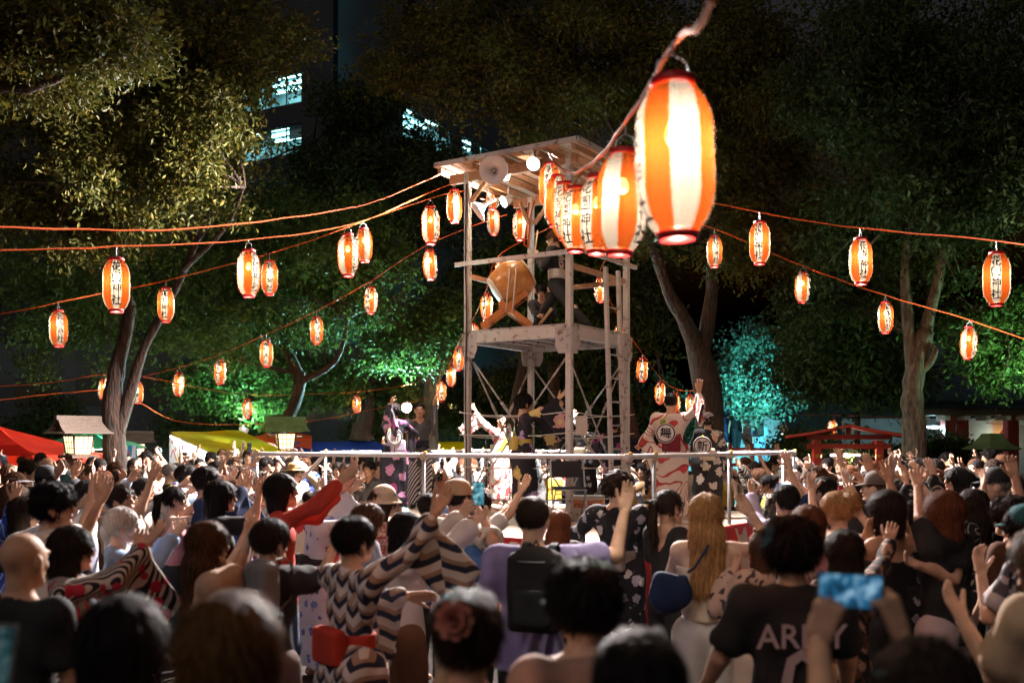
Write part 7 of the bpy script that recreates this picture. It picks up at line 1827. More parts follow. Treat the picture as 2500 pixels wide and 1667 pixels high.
fig(1500, 1022, 15.4, 30, 'f', "dancer in dark kimono with spread sleeves behind the ladder", ('kimono', K_PFLOW, {'hang': 0.48}), None, ('bun', 'dark'), 'a', z0=SZ, arms={1: ('dir', (75, -15), (60, -20)), -1: ('dir', (-75, -15), (-60, -20))}, obi=(TEA,), group=GD, lod=1)

# ---------------------------------------------------------------- foreground, blurred
GF = "onlookers close to the viewer"
fig(60, 1290, 3.8, 18, 'm', "onlooker with shaven head in black t-shirt at the left edge", ('tee', BLK), ('trousers', DNM), None, 'b', group=GF, build=1.05)
fig(178, 1284, 4.9, 72, 'f', "woman with dark bob in striped kimono with red flowers, profile to the right", ('kimono', K_STRIPE, {'hang': 0.42}), None, ('bob', 'dark'), 'a', arms={1: (392, 1308, 0.35, {'palm': (0, -0.4, 0.8)}), -1: (360, 1330, 0.5, {})}, obi=(RED,), group=GF)
fig(305, 1452, 2.35, 8, 'f', "dark haired head at the bottom, third from the left edge", ('tee', BLK), ('trousers', BLK), ('bob', 'black'), 'a', group=GF, lod=0)
fig(568, 1448, 2.0, 6, 'f', "head with golden brown hair at the bottom left, very close", ('tee', BRN), ('trousers', BLK), ('mid', 'gold'), 'a', group=GF, lod=0)
def flower(o, sk, M):
    b = MB(); c = Vector((-0.035, -0.155, 0.075)); ax = Vector((-0.25, -1, 0.25)).normalized(); r_ = ax.to_track_quat('Z', 'Y').to_matrix()
    for ring, (n, rad, z, tilt) in enumerate(((9, 0.040, 0.0, 0.35), (7, 0.026, 0.010, 0.8), (5, 0.012, 0.018, 1.2))):
        for i in range(n):
            a = 2 * math.pi * (i + 0.5 * ring) / n; d = Vector((math.cos(a), math.sin(a), 0)); t = Vector((-math.sin(a), math.cos(a), 0)); up_ = Vector((0, 0, 1)); L = 0.030 - 0.006 * ring; w = 0.017
            o_ = d * rad * 0.5 + up_ * z; dd = d * math.cos(tilt) + up_ * math.sin(tilt)
            P_ = [o_ - t * w * 0.35, o_ + t * w * 0.35, o_ + dd * L * 0.6 + t * w, o_ + dd * L * 1.1 + t * w * 0.4, o_ + dd * L * 1.1 - t * w * 0.4, o_ + dd * L * 0.6 - t * w]
            b.add([c + r_ @ p for p in P_] + [c + r_ @ (p - up_ * 0.002) for p in P_], [(0, 1, 2, 5), (5, 2, 3, 4), (6, 11, 8, 7), (11, 10, 9, 8)], 0, True)
    f_ = b.build("hair_flower", pl("salmon", (0.48, 0.17, 0.12)), o); f_.matrix_local = M
fig(1140, 1436, 2.45, 356, 'f', "brown haired head with a big salmon hair flower, bottom centre", ('tee', BGE), ('trousers', BLK), ('bun', 'dark'), 'a', group=GF, extra=flower, lod=0)
fig(1420, 1374, 2.9, 340, 'm', "onlooker with short dark hair and bare neck in beige top, bottom centre", ('tee', pl("dusty_beige", (0.30, 0.19, 0.15))), ('trousers', BLK), ('messy', 'black'), 'a', group=GF, lod=0)
fig(1560, 1540, 1.95, 8, 'm', "black haired head at the bottom, right of centre, very close", ('tee', BLK), ('trousers', BLK), ('short', 'black'), 'b', group=GF, lod=0)
def jersey(o, sk, M):
    m_ = plain("jersey_print", (0.42, 0.34, 0.36), 0.7, 0.1); T = sk.T
    crest("ARMY", sk.chest + T[:, 2] * 0.02 - T[:, 1] * 0.128 * sk.k, 0.13, m_, o, -T[:, 1], T[:, 2], "print"); crest("0", sk.waist + T[:, 2] * 0.03 - T[:, 1] * 0.128 * sk.k, 0.34, m_, o, -T[:, 1], T[:, 2], "print")
fig(1930, 1268, 3.9, 358, 'm', "tall onlooker in black sports jersey with lettering, right of centre", ('tee', BLK, {'loose': 0.02}), ('trousers', BLK), ('messy', 'black'), 'b', arms={-1: ('dir', (-40, -60), (-10, -45)), 1: ('dir', (40, -65), (20, -40))}, group=GF, extra=jersey, build=1.08, lod=0)
fig(2250, 1558, 1.95, 350, 'm', "dark head at the bottom right whose hands hold up the phone", ('tee', BLK), ('trousers', BLK), ('short', 'dark'), 'b', arms={-1: (1985, 1500, 0.42, {'pose': 'grip', 'palm': (0.5, 0.6, 0.4), 'fin': (0.3, 0.1, 0.9)}), 1: (2165, 1495, 0.42, {'pose': 'grip', 'palm': (-0.5, 0.6, 0.4), 'fin': (-0.3, 0.1, 0.9)})}, group=GF, lod=0)
fig(2545, 1282, 3.6, 330, 'f', "onlooker in beige blouse with black strap at the right edge, hand held out", ('tee', pl("sand", (0.36, 0.25, 0.17)), {'loose': 0.03}), ('trousers', BLK), ('bob', 'brown'), 'a', arms={-1: (2300, 1512, 0.15, {'pose': 'open', 'palm': (0, -0.2, 0.9), 'pole': (0.4, -0.4, -0.6)})}, group=GF, lod=0)

# phones
M_SCREEN = None
def screen(name, cols, s):
    if name in MATS: return MATS[name]
    m, ns, ln, b = _nt(name); tc = node(ns, "ShaderNodeTexCoord"); nz = node(ns, "ShaderNodeTexNoise"); nz.inputs["Scale"].default_value = 32; nz.inputs["Detail"].default_value = 2; ln.new(tc.outputs["Object"], nz.inputs[0])
    rp = ramp(ns, [(0.36, cols[0]), (0.5, cols[1]), (0.64, cols[2])]); ln.new(nz.outputs[0], rp.inputs[0]); b.inputs["Base Color"].default_value = (0, 0, 0, 1); ln.new(rp.outputs[0], b.inputs["Emission Color"]); b.inputs["Emission Strength"].default_value = s; MATS[name] = m
    return m
def phone(c, nrm, upv, w, h_, label, mat):
    nrm = Vector(nrm).normalized(); upv = Vector(upv); upv = (upv - nrm * upv.dot(nrm)).normalized(); ex = upv.cross(nrm); o = empty("phone", c); tag(o, label, "phone", "phones held up by onlookers")
    r_ = Matrix((ex, nrm, upv)).transposed(); b = MB(); b.box((0, 0, 0), (w, 0.009, h_), r_); b.build("case", M_DKPLASTIC, o); b = MB(); b.prism([(-w * 0.46, -h_ * 0.46), (w * 0.46, -h_ * 0.46), (w * 0.46, h_ * 0.46), (-w * 0.46, h_ * 0.46)], nrm * 0.0055, ex, upv, nrm, 0.0006); b.build("screen", mat, o)
    b = MB(); b.lathe([(0.006, 0), (0.006, 0.002), (0, 0.002)], ex * w * 0.38 - nrm * 0.0065 + upv * h_ * 0.38, 10, rot=(-nrm).to_track_quat('Z', 'Y').to_matrix()); b.build("camera_lens", M_DKGLASS, o)
phone(P(2075, 1442, 2.33), (0, -1, 0.12), (0.06, 0, 1), 0.158, 0.082, "phone held sideways with glowing blue screen, bottom right", screen("phone_screen_blue", ((0.005, 0.02, 0.05), (0.02, 0.16, 0.32), (0.35, 0.6, 0.8)), 0.5))
phone(P(1168, 1205, 6.2), (-0.1, -1, 0.1), (0, 0, 1), 0.075, 0.15, "upright phone held by the man in the tan cap", screen("phone_screen_cyan", ((0.02, 0.06, 0.08), (0.05, 0.30, 0.40), (0.4, 0.7, 0.75)), 0.6))
phone(P(-22, 1618, 1.9), (0.1, -1, 0.1), (0.1, 0, 1), 0.08, 0.15, "phone at the lower left corner of the view", screen("phone_screen_teal", ((0.02, 0.07, 0.08), (0.06, 0.25, 0.28), (0.4, 0.6, 0.6)), 0.12))
phone(P(609, 1092, 17.0), (0, 1, 0), (0, 0, 1), 0.075, 0.15, "small dark phone held high beside the left end of the rail", M_DKPLASTIC)

# ---------------------------------------------------------------- left dancers
fig(135, 1182, 5.8, 82, 'm', "man with glasses and tousled black hair in white shirt, arm stretched right", ('tee', WHT), ('trousers', BLK), ('messy', 'black'), 'a', arms={1: (268, 1206, 0.1, {'palm': (0.1, -0.7, 0.3)}), -1: (240, 1190, 0.5, {})}, extra=glasses)
fig(300, 1238, 6.2, 74, 'f', "white haired woman in light blue shirt holding both arms forward", ('shirt', LBL, {'sleeve': 0.2}), ('trousers', GRY), ('grey', 'white'), 'c', arms={1: (450, 1300, 0.1, {'palm': (0, -0.3, 0.9)}), -1: (425, 1308, 0.45, {'palm': (0, -0.3, 0.9)})}, extra=glasses, build=1.05)
fig(297, 1182, 7.4, 96, 'f', "woman with short hair in long white tunic raising one arm", ('dress', WHT, {'length': 0.5}), ('trousers', GRY), ('short', 'dark'), 'a', arms={1: (386, 1152, 0.1, {}), -1: (345, 1235, 0.3, {})}, head=(12, -8, 0))
fig(118, 1138, 9.0, 86, 'm', "man in black cap with dark patterned kimono, hand raised before his face", ('kimono', K_DFLOW), None, ('crop', 'black'), 'b', hat=('cap', CAPB), arms={1: (162, 1122, -0.1, {}), -1: (190, 1150, 0.3, {})}, obi=(BLK,))
fig(40, 1152, 10.4, 80, 'f', "woman wearing a clear sun visor near the left edge", ('tee', TEA), ('trousers', BLK), ('mid', 'brown'), 'a', hat=('visor', VIS), arms={1: (12, 1175, -0.2, {})})
fig(36, 1180, 7.4, 78, 'f', "brown haired woman in bright blue kimono at the left edge", ('kimono', K_BLUE), None, ('bob', 'brown'), 'a', arms={1: (40, 1205, -0.35, {}), -1: (100, 1260, 0.2, {})}, obi=(BLK,))
fig(118, 1114, 13.2, 118, 'm', "bald man facing right behind the black cap", ('tee', GRY), ('trousers', BLK), None, 'b', arms={1: (92, 1135, -0.2, {})})
fig(72, 1125, 12.2, 104, 'm', "man with glasses and wavy hair in the left rows", ('shirt', BLK), ('trousers', BLK), ('messy', 'dark'), 'a', extra=glasses)
fig(174, 1100, 17.0, 156, 'm', "tall dark haired man standing under the wooden lantern house", ('shirt', BLK), ('trousers', BLK), ('short', 'black'), 'b')
fig(204, 1131, 12.6, 158, 'f', "smiling woman with brown fringe in peach top", ('tee', ORG), ('wide', BRN), ('mid', 'brown'), 'a')
fig(255, 1149, 10.6, 150, 'f', "woman with auburn hair in draped beige blouse", ('shirt', BGE), ('wide', BRN), ('short', 'auburn'), 'c', arms={1: (222, 1165, -0.2, {})})
fig(281, 1127, 13.2, 150, 'f', "older woman with short brown hair behind the boy", ('tee', PUR), ('trousers', GRY), ('short', 'brown'), 'c')
fig(290, 1150, 11.2, 84, 'm', "boy with dark hair raising an open hand", ('tee', GRY), ('trousers', BLK), ('short', 'black'), 'b', arms={1: (307, 1148, -0.1, {})})
fig(328, 1148, 11.2, 164, 'f', "woman with glasses in navy t-shirt looking on", ('tee', NVY), ('trousers', BLK), ('short', 'black'), 'a', extra=glasses)
fig(327, 1118, 14.8, 160, 'f', "woman with long black hair clapping near the blue flag", ('tee', BLK), ('trousers', BLK), ('long', 'black'), 'a', arms={1: (338, 1132, -0.25, {}), -1: (342, 1133, -0.25, {})})
fig(358, 1102, 17.0, 152, 'm', "man with curly black hair in black t-shirt by the banner", ('tee', BLK), ('trousers', BLK), ('curly', 'black'), 'b')
fig(380, 1091, 18.6, 180, 'm', "bearded stall keeper in white t-shirt and dark cap", ('tee', WHT), ('trousers', GRY), ('short', 'dark'), 'c', hat=('cap', CAPB))
fig(390, 1121, 14.0, 112, 'm', "balding man with glasses, hand raised", ('kimono', K_BFL), None, ('bald', 'dark'), 'b', arms={1: (348, 1132, -0.2, {})}, extra=glasses)
fig(418, 1129, 12.6, 66, 'm', "grey haired man in black kimono with gold star lines", ('kimono', K_STAR, {'hang': 0.3}), None, ('crop', 'grey'), 'c', arms={1: (455, 1230, 0.1, {}), -1: (450, 1215, 0.4, {})}, obi=(plain("silver_sash", (0.35, 0.34, 0.34), 0.6, 0.1),), shoes=WHT)
fig(457, 1133, 10.5, 72, 'm', "young man in loose light blue shirt, profile", ('shirt', LBL, {'loose': 0.03}), ('wide', KHK), ('short', 'black'), 'a', arms={1: (545, 1190, 0.3, {}), -1: (560, 1180, 0.5, {})})
fig(506, 1138, 8.5, 66, 'm', "man in navy jacket stretching an arm to the pole", ('happi', NVY), ('trousers', NVY), ('short', 'black'), 'a', arms={1: (614, 1178, 0.3, {'palm': (0, -0.4, 0.9)}), -1: (600, 1172, 0.6, {})})
fig(541, 1171, 7.4, 72, 'f', "person with thick black bob in black sleeveless top, bare arm bent upward", ('tee', BLK), ('trousers', BLK), ('bob', 'black'), 'a', arms={1: (652, 1192, 0.1, {'pole': (0.1, -0.2, -1)}), -1: (640, 1230, 0.4, {})})
fig(511, 1272, 5.0, 58, 'f', "woman with long brown hair in beige top reaching up right", ('tee', pl("sandy", (0.40, 0.27, 0.19)), {'loose': 0.02}), ('wide', BRN), ('long', 'brown'), 'c', arms={1: (621, 1298, 0.15, {'palm': (0.5, -0.6, 0.2)}), -1: (600, 1330, 0.5, {})})
fig(664, 1266, 5.2, 42, 'f', "short haired person in black t-shirt wearing a grey rucksack", ('tee', BLK, {'loose': 0.02}), ('wide', pl("dusty_brown", (0.10, 0.06, 0.05))), ('short', 'dark'), 'a', arms={1: (838, 1312, 0.25, {'pole': (0.1, -0.2, -1)}), -1: (612, 1300, 0.3, {})})
fig(689, 1156, 7.1, 74, 'm', "man in brick red long-sleeved shirt reaching out to the stage", ('shirt', RED, {'sleeve': 0.8, 'loose': 0.009}), ('trousers', DNM), ('mid', 'black'), 'a', arms={1: (872, 1146, 0.1, {'palm': (0.1, -0.8, 0.3)}), -1: (850, 1190, 0.4, {})}, head=(6, -6, 0))
fig(601, 1144, 11.0, 205, 'f', "woman in brown flowered kimono half hidden by the rail post", ('kimono', K_BFL), None, ('bun', 'black'), 'a', arms={1: (560, 1160, -0.2, {}), -1: (655, 1150, -0.1, {})}, obi=(BLK,))
fig(722, 1131, 13.6, 128, 'f', "young woman in straw hat and white blouse, braid down", ('shirt', WHT), ('wide', GRY), ('mid', 'dark'), 'c', hat=('straw', STRAW))
fig(900, 1124, 14.9, 196, 'm', "young man in black pinstripe kimono with tan sash facing the viewer", ('kimono', K_LINE), None, ('short', 'black'), 'b', obi=(KHK,), lod=1)

# ---------------------------------------------------------------- middle dancers
fig(868, 1260, 4.9, 50, 'm', "man in arrow-feather kimono with wide striped sleeve raised to the right", ('kimono', K_ARROW, {'hang': 0.42}), None, ('short', 'black'), 'b', arms={1: (1090, 1222, 0.15, {'palm': (0, -0.6, 0.5)}), -1: ('dir', (-10, -30), (30, 0), {'pose': 'open'})}, obi=(RED,))
fig(900, 1228, 6.5, 66, 'f', "woman with brown hair in grey striped shirt beside the knitted hat", ('shirt', P_STRP), ('trousers', DNM), ('mid', 'brown'), 'a', arms={1: ('dir', (30, -60), (20, 20))})
fig(940, 1188, 7.6, 76, 'f', "girl in cream knitted bucket hat and red gingham dress", ('dress', P_GING), None, ('mid', 'dark'), 'c', hat=('knit', KNIT), arms={1: ('dir', (20, -50), (10, 10)), -1: ('dir', (0, -20), (10, 30))})
fig(995, 1250, 6.0, 74, 'f', "black haired woman in white blouse and brown skirt reaching right", ('shirt', pl("blush_white", (0.60, 0.50, 0.46)), {'sleeve': 0.2, 'loose': 0.025}), ('wide', BRN), ('bob', 'black'), 'a', arms={1: (1184, 1262, 0.15, {'palm': (0, -0.4, 0.8)}), -1: (1150, 1240, 0.5, {})})
fig(1120, 1172, 6.7, 22, 'm', "man in tan cap and floral shirt filming with a phone", ('tee', P_FLOR, {'loose': 0.025}), ('trousers', KHK), ('crop', 'black'), 'a', hat=('cap', CAPT), arms={1: (1176, 1232, -0.25, {'pose': 'grip', 'palm': (-0.8, 0.4, 0)}), -1: ('dir', (-20, -70), (10, -30))}, head=(20, 0, 0))
fig(1172, 1196, 7.6, 62, 'm', "person in white t-shirt behind the floral shirt, arm stretched up right", ('tee', WHT), ('trousers', BLK), ('short', 'black'), 'a', arms={1: (1286, 1182, 0.1, {'palm': (0, -0.5, 0.8)}), -1: (1260, 1230, 0.5, {})})
fig(1302, 1207, 5.1, 14, 'm', "man in purple-grey t-shirt with black rucksack, right arm bent upward", ('tee', PUR, {'loose': 0.02}), ('trousers', BLK), ('crop', 'dark'), 'a', arms={1: (1552, 1226, 0.1, {'palm': (-0.2, -0.8, 0.3), 'pole': (0.2, -0.2, -1)}), -1: ('dir', (-50, -70), (-10, -60))}, build=1.08)
fig(1367, 1244, 7.4, 20, 'f', "woman with straight light brown hair half behind the rucksack man", ('tee', GRY), ('trousers', BLK), ('long', 'auburn'), 'c')
fig(1508, 1150, 7.8, 26, 'm', "man in black kimono with white flowers, seen from behind", ('kimono', K_DFLOW, {'hang': 0.46}), None, ('curly', 'dark'), 'a', arms={1: (1560, 1370, 0.2, {'pose': 'relax'}), -1: ('dir', (-60, -35), (-20, -50), {'pose': 'relax'})}, obi=(plain("grey_pattern_sash", (0.2, 0.17, 0.16), 0.8, 0.4, 12),))
fig(1634, 1193, 7.0, 56, 'f', "woman in black with long dark ponytail, profile to the right", ('tee', BLK), ('trousers', BLK), ('pony', 'dark'), 'a', arms={1: ('dir', (40, -70), (20, -50))})
fig(1724, 1205, 5.8, 8, 'f', "woman with long straight blonde hair, white trousers, right arm raised", ('tank', CRM, {'length': 0.8}), ('wide', WHT), ('long', 'blonde'), 'c', arms={1: (1850, 1228, 0.05, {'pole': (0.5, -0.1, -0.9), 'palm': (-0.3, -0.8, 0.2)}), -1: (1606, 1480, 0.05, {'pose': 'relax'})})

# ---------------------------------------------------------------- right dancers
fig(1918, 1183, 7.5, 342, 'm', "dark haired man in lavender shirt near the stage corner", ('shirt', LAV), ('trousers', DNM), ('short', 'black'), 'a', arms={-1: (1830, 1195, 0.2, {}), 1: ('dir', (30, -60), (0, -20))})
fig(1970, 1232, 6.0, 336, 'f', "woman with reddish brown bob and pink shirt", ('tee', PNK), ('trousers', GRY), ('bob', 'auburn'), 'a', arms={-1: (1905, 1290, 0.2, {})})
fig(2040, 1197, 6.5, 312, 'f', "blonde woman with hair bun and bare upper back", ('tank', WHT, {'length': 0.8}), ('trousers', BLK), ('bun', 'blonde'), 'c', arms={-1: (1975, 1178, 0.3, {}), 1: (2112, 1236, -0.1, {'palm': (-0.4, -0.7, 0.3)})})
fig(2136, 1152, 8.0, 300, 'm', "man in grey-brown flat cap and patterned tee, both arms up", ('tee', P_DFL), ('trousers', BLK), ('crop', 'brown'), 'c', hat=('cap', CAPG), arms={1: (2183, 1122, 0.1, {}), -1: (2060, 1170, 0.0, {})})
fig(1990, 1136, 9.4, 298, 'f', "brown ponytail woman in black by the stage rail, palm raised", ('shirt', BLK), ('trousers', BLK), ('pony', 'brown'), 'a', arms={-1: (1978, 1182, -0.3, {'palm': (0.2, -0.9, 0.1)}), 1: (1930, 1165, 0.4, {})})
fig(2162, 1196, 6.0, 328, 'f', "dark haired woman with bare shoulders and long raised arm", ('tank', BLK, {'length': 0.7}), ('trousers', BLK), ('mid', 'dark'), 'b', arms={1: (2166, 1150, 0.1, {'palm': (-0.3, -0.8, 0.2)}), -1: (2100, 1300, 0.1, {})})
fig(2268, 1166, 8.4, 308, 'm', "short haired man in white shirt left of the woman in black", ('shirt', WHT), ('trousers', DNM), ('crop', 'black'), 'a', arms={-1: (2180, 1175, 0.3, {})})
fig(2302, 1197, 5.8, 326, 'f', "woman with auburn hair in black t-shirt and belt bag, hand high", ('tee', BLK, {'loose': 0.018}), ('wide', pl("pale_trousers", (0.42, 0.34, 0.34))), ('mid', 'auburn'), 'a', arms={-1: (2236, 1166, 0.1, {'palm': (-0.3, -0.8, 0.2)}), 1: (2225, 1390, -0.2, {'pose': 'relax', 'pole': (0.6, 0, -0.5)})})
fig(2430, 1143, 7.5, 288, 'm', "man in black cap and black t-shirt at right, palm beside his face", ('tee', BLK, {'loose': 0.02}), ('trousers', BLK), ('crop', 'grey'), 'c', hat=('cap', CAPB), arms={-1: (2385, 1178, -0.25, {'palm': (-0.7, 0.2, 0.3)}), 1: (2360, 1280, 0.1, {})}, build=1.08)
fig(2466, 1214, 6.0, 326, 'm', "dark haired person with raised hand near the right edge", ('tee', BRN), ('trousers', BLK), ('messy', 'dark'), 'a', arms={1: (2472, 1135, 0.2, {'palm': (-0.3, -0.8, 0.1)})})
def heav(o, sk, M): crest("HEAVEN", sk.sh[-1] * 0.5 + sk.chest * 0.5 - sk.T[:, 1] * 0.12 + sk.T[:, 2] * 0.02, 0.12, BLK, o, (-0.5, -0.85, 0.1), (0.1, 0, 1), "print")
fig(2502, 1234, 5.0, 318, 'm', "person in teal cap and white printed shirt at the right edge", ('tee', P_HEAV), ('trousers', GRY), ('short', 'black'), 'a', hat=('cap', TEA), arms={-1: (2360, 1400, 0.1, {'pose': 'relax'})}, extra=heav)
fig(2058, 1292, 5.2, 338, 'f', "woman in dark floral blouse lifting one open hand, centre right", ('shirt', P_FLOB), ('trousers', KHK), ('bob', 'dark'), 'a', arms={1: (2184, 1292, 0.0, {'palm': (-0.3, -0.8, 0.2)}), -1: ('dir', (-40, -50), (-10, -10))})
fig(1868, 1292, 5.6, 350, 'f', "woman in cream blouse with black blotches holding a hand out low", ('shirt', P_FLOC, {'loose': 0.025}), ('wide', CRM), ('bob', 'brown'), 'a', arms={-1: (1775, 1395, 0.1, {'pose': 'open', 'palm': (0, -0.2, 0.9)}), 1: (1945, 1330, 0.2, {})})


# ---------------------------------------------------------------- more raised arms between the larger figures
LA = {1: ('dir', (8, 24), (4, 40), {'pose': 'open'}), -1: ('dir', (-14, 10), (6, 32), {'pose': 'open'})}; LB_ = {1: ('dir', (30, 8), (14, 26), {'pose': 'open'}), -1: ('dir', (0, 30), (8, 52), {'pose': 'open'})}
RA_ = {-1: ('dir', (-25, 48), (-10, 72), {'pose': 'open'}), 1: ('dir', (12, 20), (0, 50), {'pose': 'open'})}; RB_ = {-1: ('dir', (-10, 30), (-6, 58), {'pose': 'open'}), 1: ('dir', (25, 55), (10, 75), {'pose': 'open'})}
for px_, yt_, Y_, fc_, sx_, lab_, tp_, hr_, sk_, ar_ in (
    (62, 1212, 7.0, 76, 'f', "woman in white blouse with dark bob reaching forward near the left edge", ('shirt', WHT), ('bob', 'dark'), 'a', LA),
    (214, 1172, 9.2, 84, 'm', "man in striped shirt with arms swung forward beside the peach top", ('shirt', P_STRP), ('short', 'black'), 'b', LB_),
    (352, 1166, 9.9, 78, 'f', "woman in pale flowered kimono with arms up behind the white tunic", ('kimono', K_BFL), ('bun', 'black'), 'a', LA),
    (428, 1186, 8.8, 70, 'f', "woman in pink top with tied-back hair reaching right, left centre", ('tank', PNK), ('pony', 'black'), 'c', LB_),
    (580, 1170, 9.3, 74, 'f', "woman in blue flowered dress with arms forward left of the rail post", ('dress', P_BFL), ('mid', 'brown'), 'a', LA),
    (780, 1196, 8.2, 62, 'f', "woman in white and navy patterned sleeves reaching toward the stage edge", ('kimono', K_WB), ('bun', 'dark'), 'a', LB_),
    (1052, 1204, 8.0, 40, 'm', "man in light blue shirt with both hands up left of the tan cap", ('shirt', LBL), ('short', 'black'), 'a', LA),
    (2010, 1164, 8.9, 312, 'm', "man in navy t-shirt with both arms high left of the flat cap", ('tee', NVY), ('short', 'black'), 'a', RA_),
    (2086, 1160, 9.4, 300, 'f', "woman in mustard top with arm high in the right crowd", ('tank', MUS), ('bob', 'black'), 'a', RB_),
    (2204, 1172, 8.5, 304, 'm', "man in white t-shirt waving beside the long raised arm", ('tee', WHT), ('messy', 'dark'), 'b', RA_),
    (2226, 1220, 6.7, 322, 'f', "woman in dark flowered kimono raising both hands, right of centre", ('kimono', K_DFLOW), ('bun', 'black'), 'a', RB_),
    (2372, 1192, 7.2, 308, 'f', "woman in zebra knit with both hands above her head at right", ('shirt', K_ZEB), ('long', 'dark'), 'c', RA_)):
    fig(px_, yt_, Y_, fc_, sx_, lab_, tp_, None if tp_[0] in ('kimono', 'dress') else ('trousers', BLK), hr_, sk_, arms=ar_, obi=(BLK,) if tp_[0] == 'kimono' else None)

# ---------------------------------------------------------------- rows behind, small in the picture
TOPS = [("black t-shirt", 'tee', BLK), ("white t-shirt", 'tee', WHT), ("cream blouse", 'shirt', CRM), ("dark flowered kimono", 'kimono', K_DFLOW), ("grey t-shirt", 'tee', GRY), ("pale flowered kimono", 'kimono', K_BFL), ("peach top", 'tank', ORG), ("dark flowered t-shirt", 'tee', P_DFL), ("blue flowered dress", 'dress', P_BFL), ("black pinstripe kimono", 'kimono', K_LINE), ("pink top", 'tank', PNK), ("light blue shirt", 'shirt', LBL), ("zebra patterned knit", 'shirt', K_ZEB), ("navy t-shirt", 'tee', NVY), ("mustard top", 'tank', MUS), ("striped kimono", 'kimono', K_STRIPE)]
POSES = [dict(arms={1: ('dir', (25, 15), (10, 45), {'pose': 'open'}), -1: ('dir', (-10, -5), (15, 30), {'pose': 'open'})}), dict(arms={1: ('dir', (50, 35), (45, 45), {'pose': 'open'}), -1: ('dir', (20, 10), (40, 40), {'pose': 'open'})}), dict(arms={1: ('dir', (40, 40), (20, 70), {'pose': 'open'}), -1: ('dir', (-30, -60), (0, 0))}), dict(arms={1: ('dir', (10, 35), (5, 55), {'pose': 'open'}), -1: ('dir', (-15, 20), (-5, 45), {'pose': 'open'})}), dict(arms={-1: ('dir', (-30, 30), (-10, 60), {'pose': 'open'}), 1: ('dir', (10, 0), (-10, 30), {'pose': 'open'})}), dict(arms={1: ('dir', (60, 10), (60, 25), {'pose': 'open'}), -1: ('dir', (40, 0), (55, 15), {'pose': 'open'})})]
HAIRS = [('short', 'black'), ('bob', 'dark'), ('mid', 'brown'), ('messy', 'black'), ('long', 'black'), ('bun', 'dark'), ('short', 'brown'), ('pony', 'black'), ('crop', 'black')]
HW = {'short': 'short', 'bob': 'bobbed', 'mid': 'chin-length', 'messy': 'tousled', 'long': 'long', 'bun': 'pinned-up', 'pony': 'tied-back', 'crop': 'cropped'}
BOT = [BLK, DNM, GRY, KHK, BRN]
def row(items, faceto, where, seed, h0=1.63):
    rr = random.Random(seed)
    items = sorted(items)
    ORD = ["first", "second", "third", "fourth", "fifth", "sixth", "seventh", "eighth", "ninth", "tenth", "eleventh", "twelfth", "thirteenth", "fourteenth", "fifteenth", "sixteenth", "seventeenth", "eighteenth", "nineteenth", "twentieth"]
    for i, it in enumerate(items):
        x, y, Y = it[0], it[1], it[2] if len(it) > 2 else None
        t = TOPS[(i * 5 + seed * 3) % len(TOPS)] if len(it) < 4 else TOPS[it[3]]
        if Y is None: Y = (CAM_H - (h0 + rr.uniform(-0.05, 0.08))) * FPX / (y - HORIZON)
        X = (x - 1250) / FPX * Y; hr = HAIRS[(i * 4 + seed) % len(HAIRS)]; sex = 'f' if hr[0] in ('bob', 'mid', 'long', 'bun', 'pony') or t[1] in ('dress', 'tank') else 'm'
        fc = math.degrees(math.atan2(faceto[0] - X, faceto[1] - Y)) + rr.uniform(-22, 22); pi = rr.randrange(len(POSES)); hh = CAM_H - (y - HORIZON) / FPX * Y - 0.012
        sk_h = round(hh / 0.06) * 0.06
        key = (t[1], pi, sex, round(sk_h, 2))
        lab = "%s from left %s, in %s, %s hair" % (ORD[i], where, t[0], HW[hr[0]])
        fig(x, y, Y, fc, sex, lab, (t[1], t[2]), None if t[1] in ('kimono', 'dress') else ('trousers', rr.choice(BOT)), hr, rr.choice('aabc'), lod=2, h=sk_h, key=key, group="crowd behind the stage", head=(0, 0, 0), obi=None, **POSES[pi])
SCN = (0.4, 14.6)
row([(421, 1112), (451, 1107, 17.6), (472, 1104, 17.8), (515, 1107, 17.5), (543, 1100, 17.9), (577, 1110, 17), (527, 1129), (584, 1131, 12.8), (606, 1098, 17.6), (440, 1124, 15), (488, 1118, 15.8)], (1.2, 8.0), "under the yellow roof", 1)
row([(20, 1128, 14), (100, 1108, 17.5), (225, 1112, 16.5), (245, 1122, 15), (150, 1122, 14.5), (308, 1108, 18), (55, 1110, 18)], (1.2, 8.0), "by the red tent", 2)
row([(650, 1118, 15.5), (677, 1114, 16.5), (712, 1112, 17), (745, 1120, 15.8), (770, 1112, 17.5), (797, 1124, 15.5), (825, 1126, 15.2, 1), (845, 1129, 14.9), (866, 1115, 17.6), (886, 1116, 17.2), (926, 1120, 16.3, 10), (945, 1113, 18)], (0.6, 6.5), "between left rail posts", 3)
row([(1040, 1119, 18.6), (1064, 1115, 19), (1088, 1119, 18.6), (1112, 1113, 19.5), (1128, 1122, 18.4), (1155, 1120, 18.6), (1182, 1115, 19), (1205, 1122, 18.2), (1250, 1124, 17.9, 5), (1330, 1116, 18.8), (1352, 1122, 17.9)], (0.4, 4.0), "behind left tower leg", 4)
row([(1440, 1118, 18.2), (1470, 1122, 17.6), (1506, 1121, 17.6), (1545, 1116, 18), (1566, 1130, 17.0), (1618, 1120, 17.4), (1660, 1116, 17.6), (1700, 1122, 16.8), (1745, 1118, 17.2)], (0.2, 5.0), "behind right tower leg", 5)
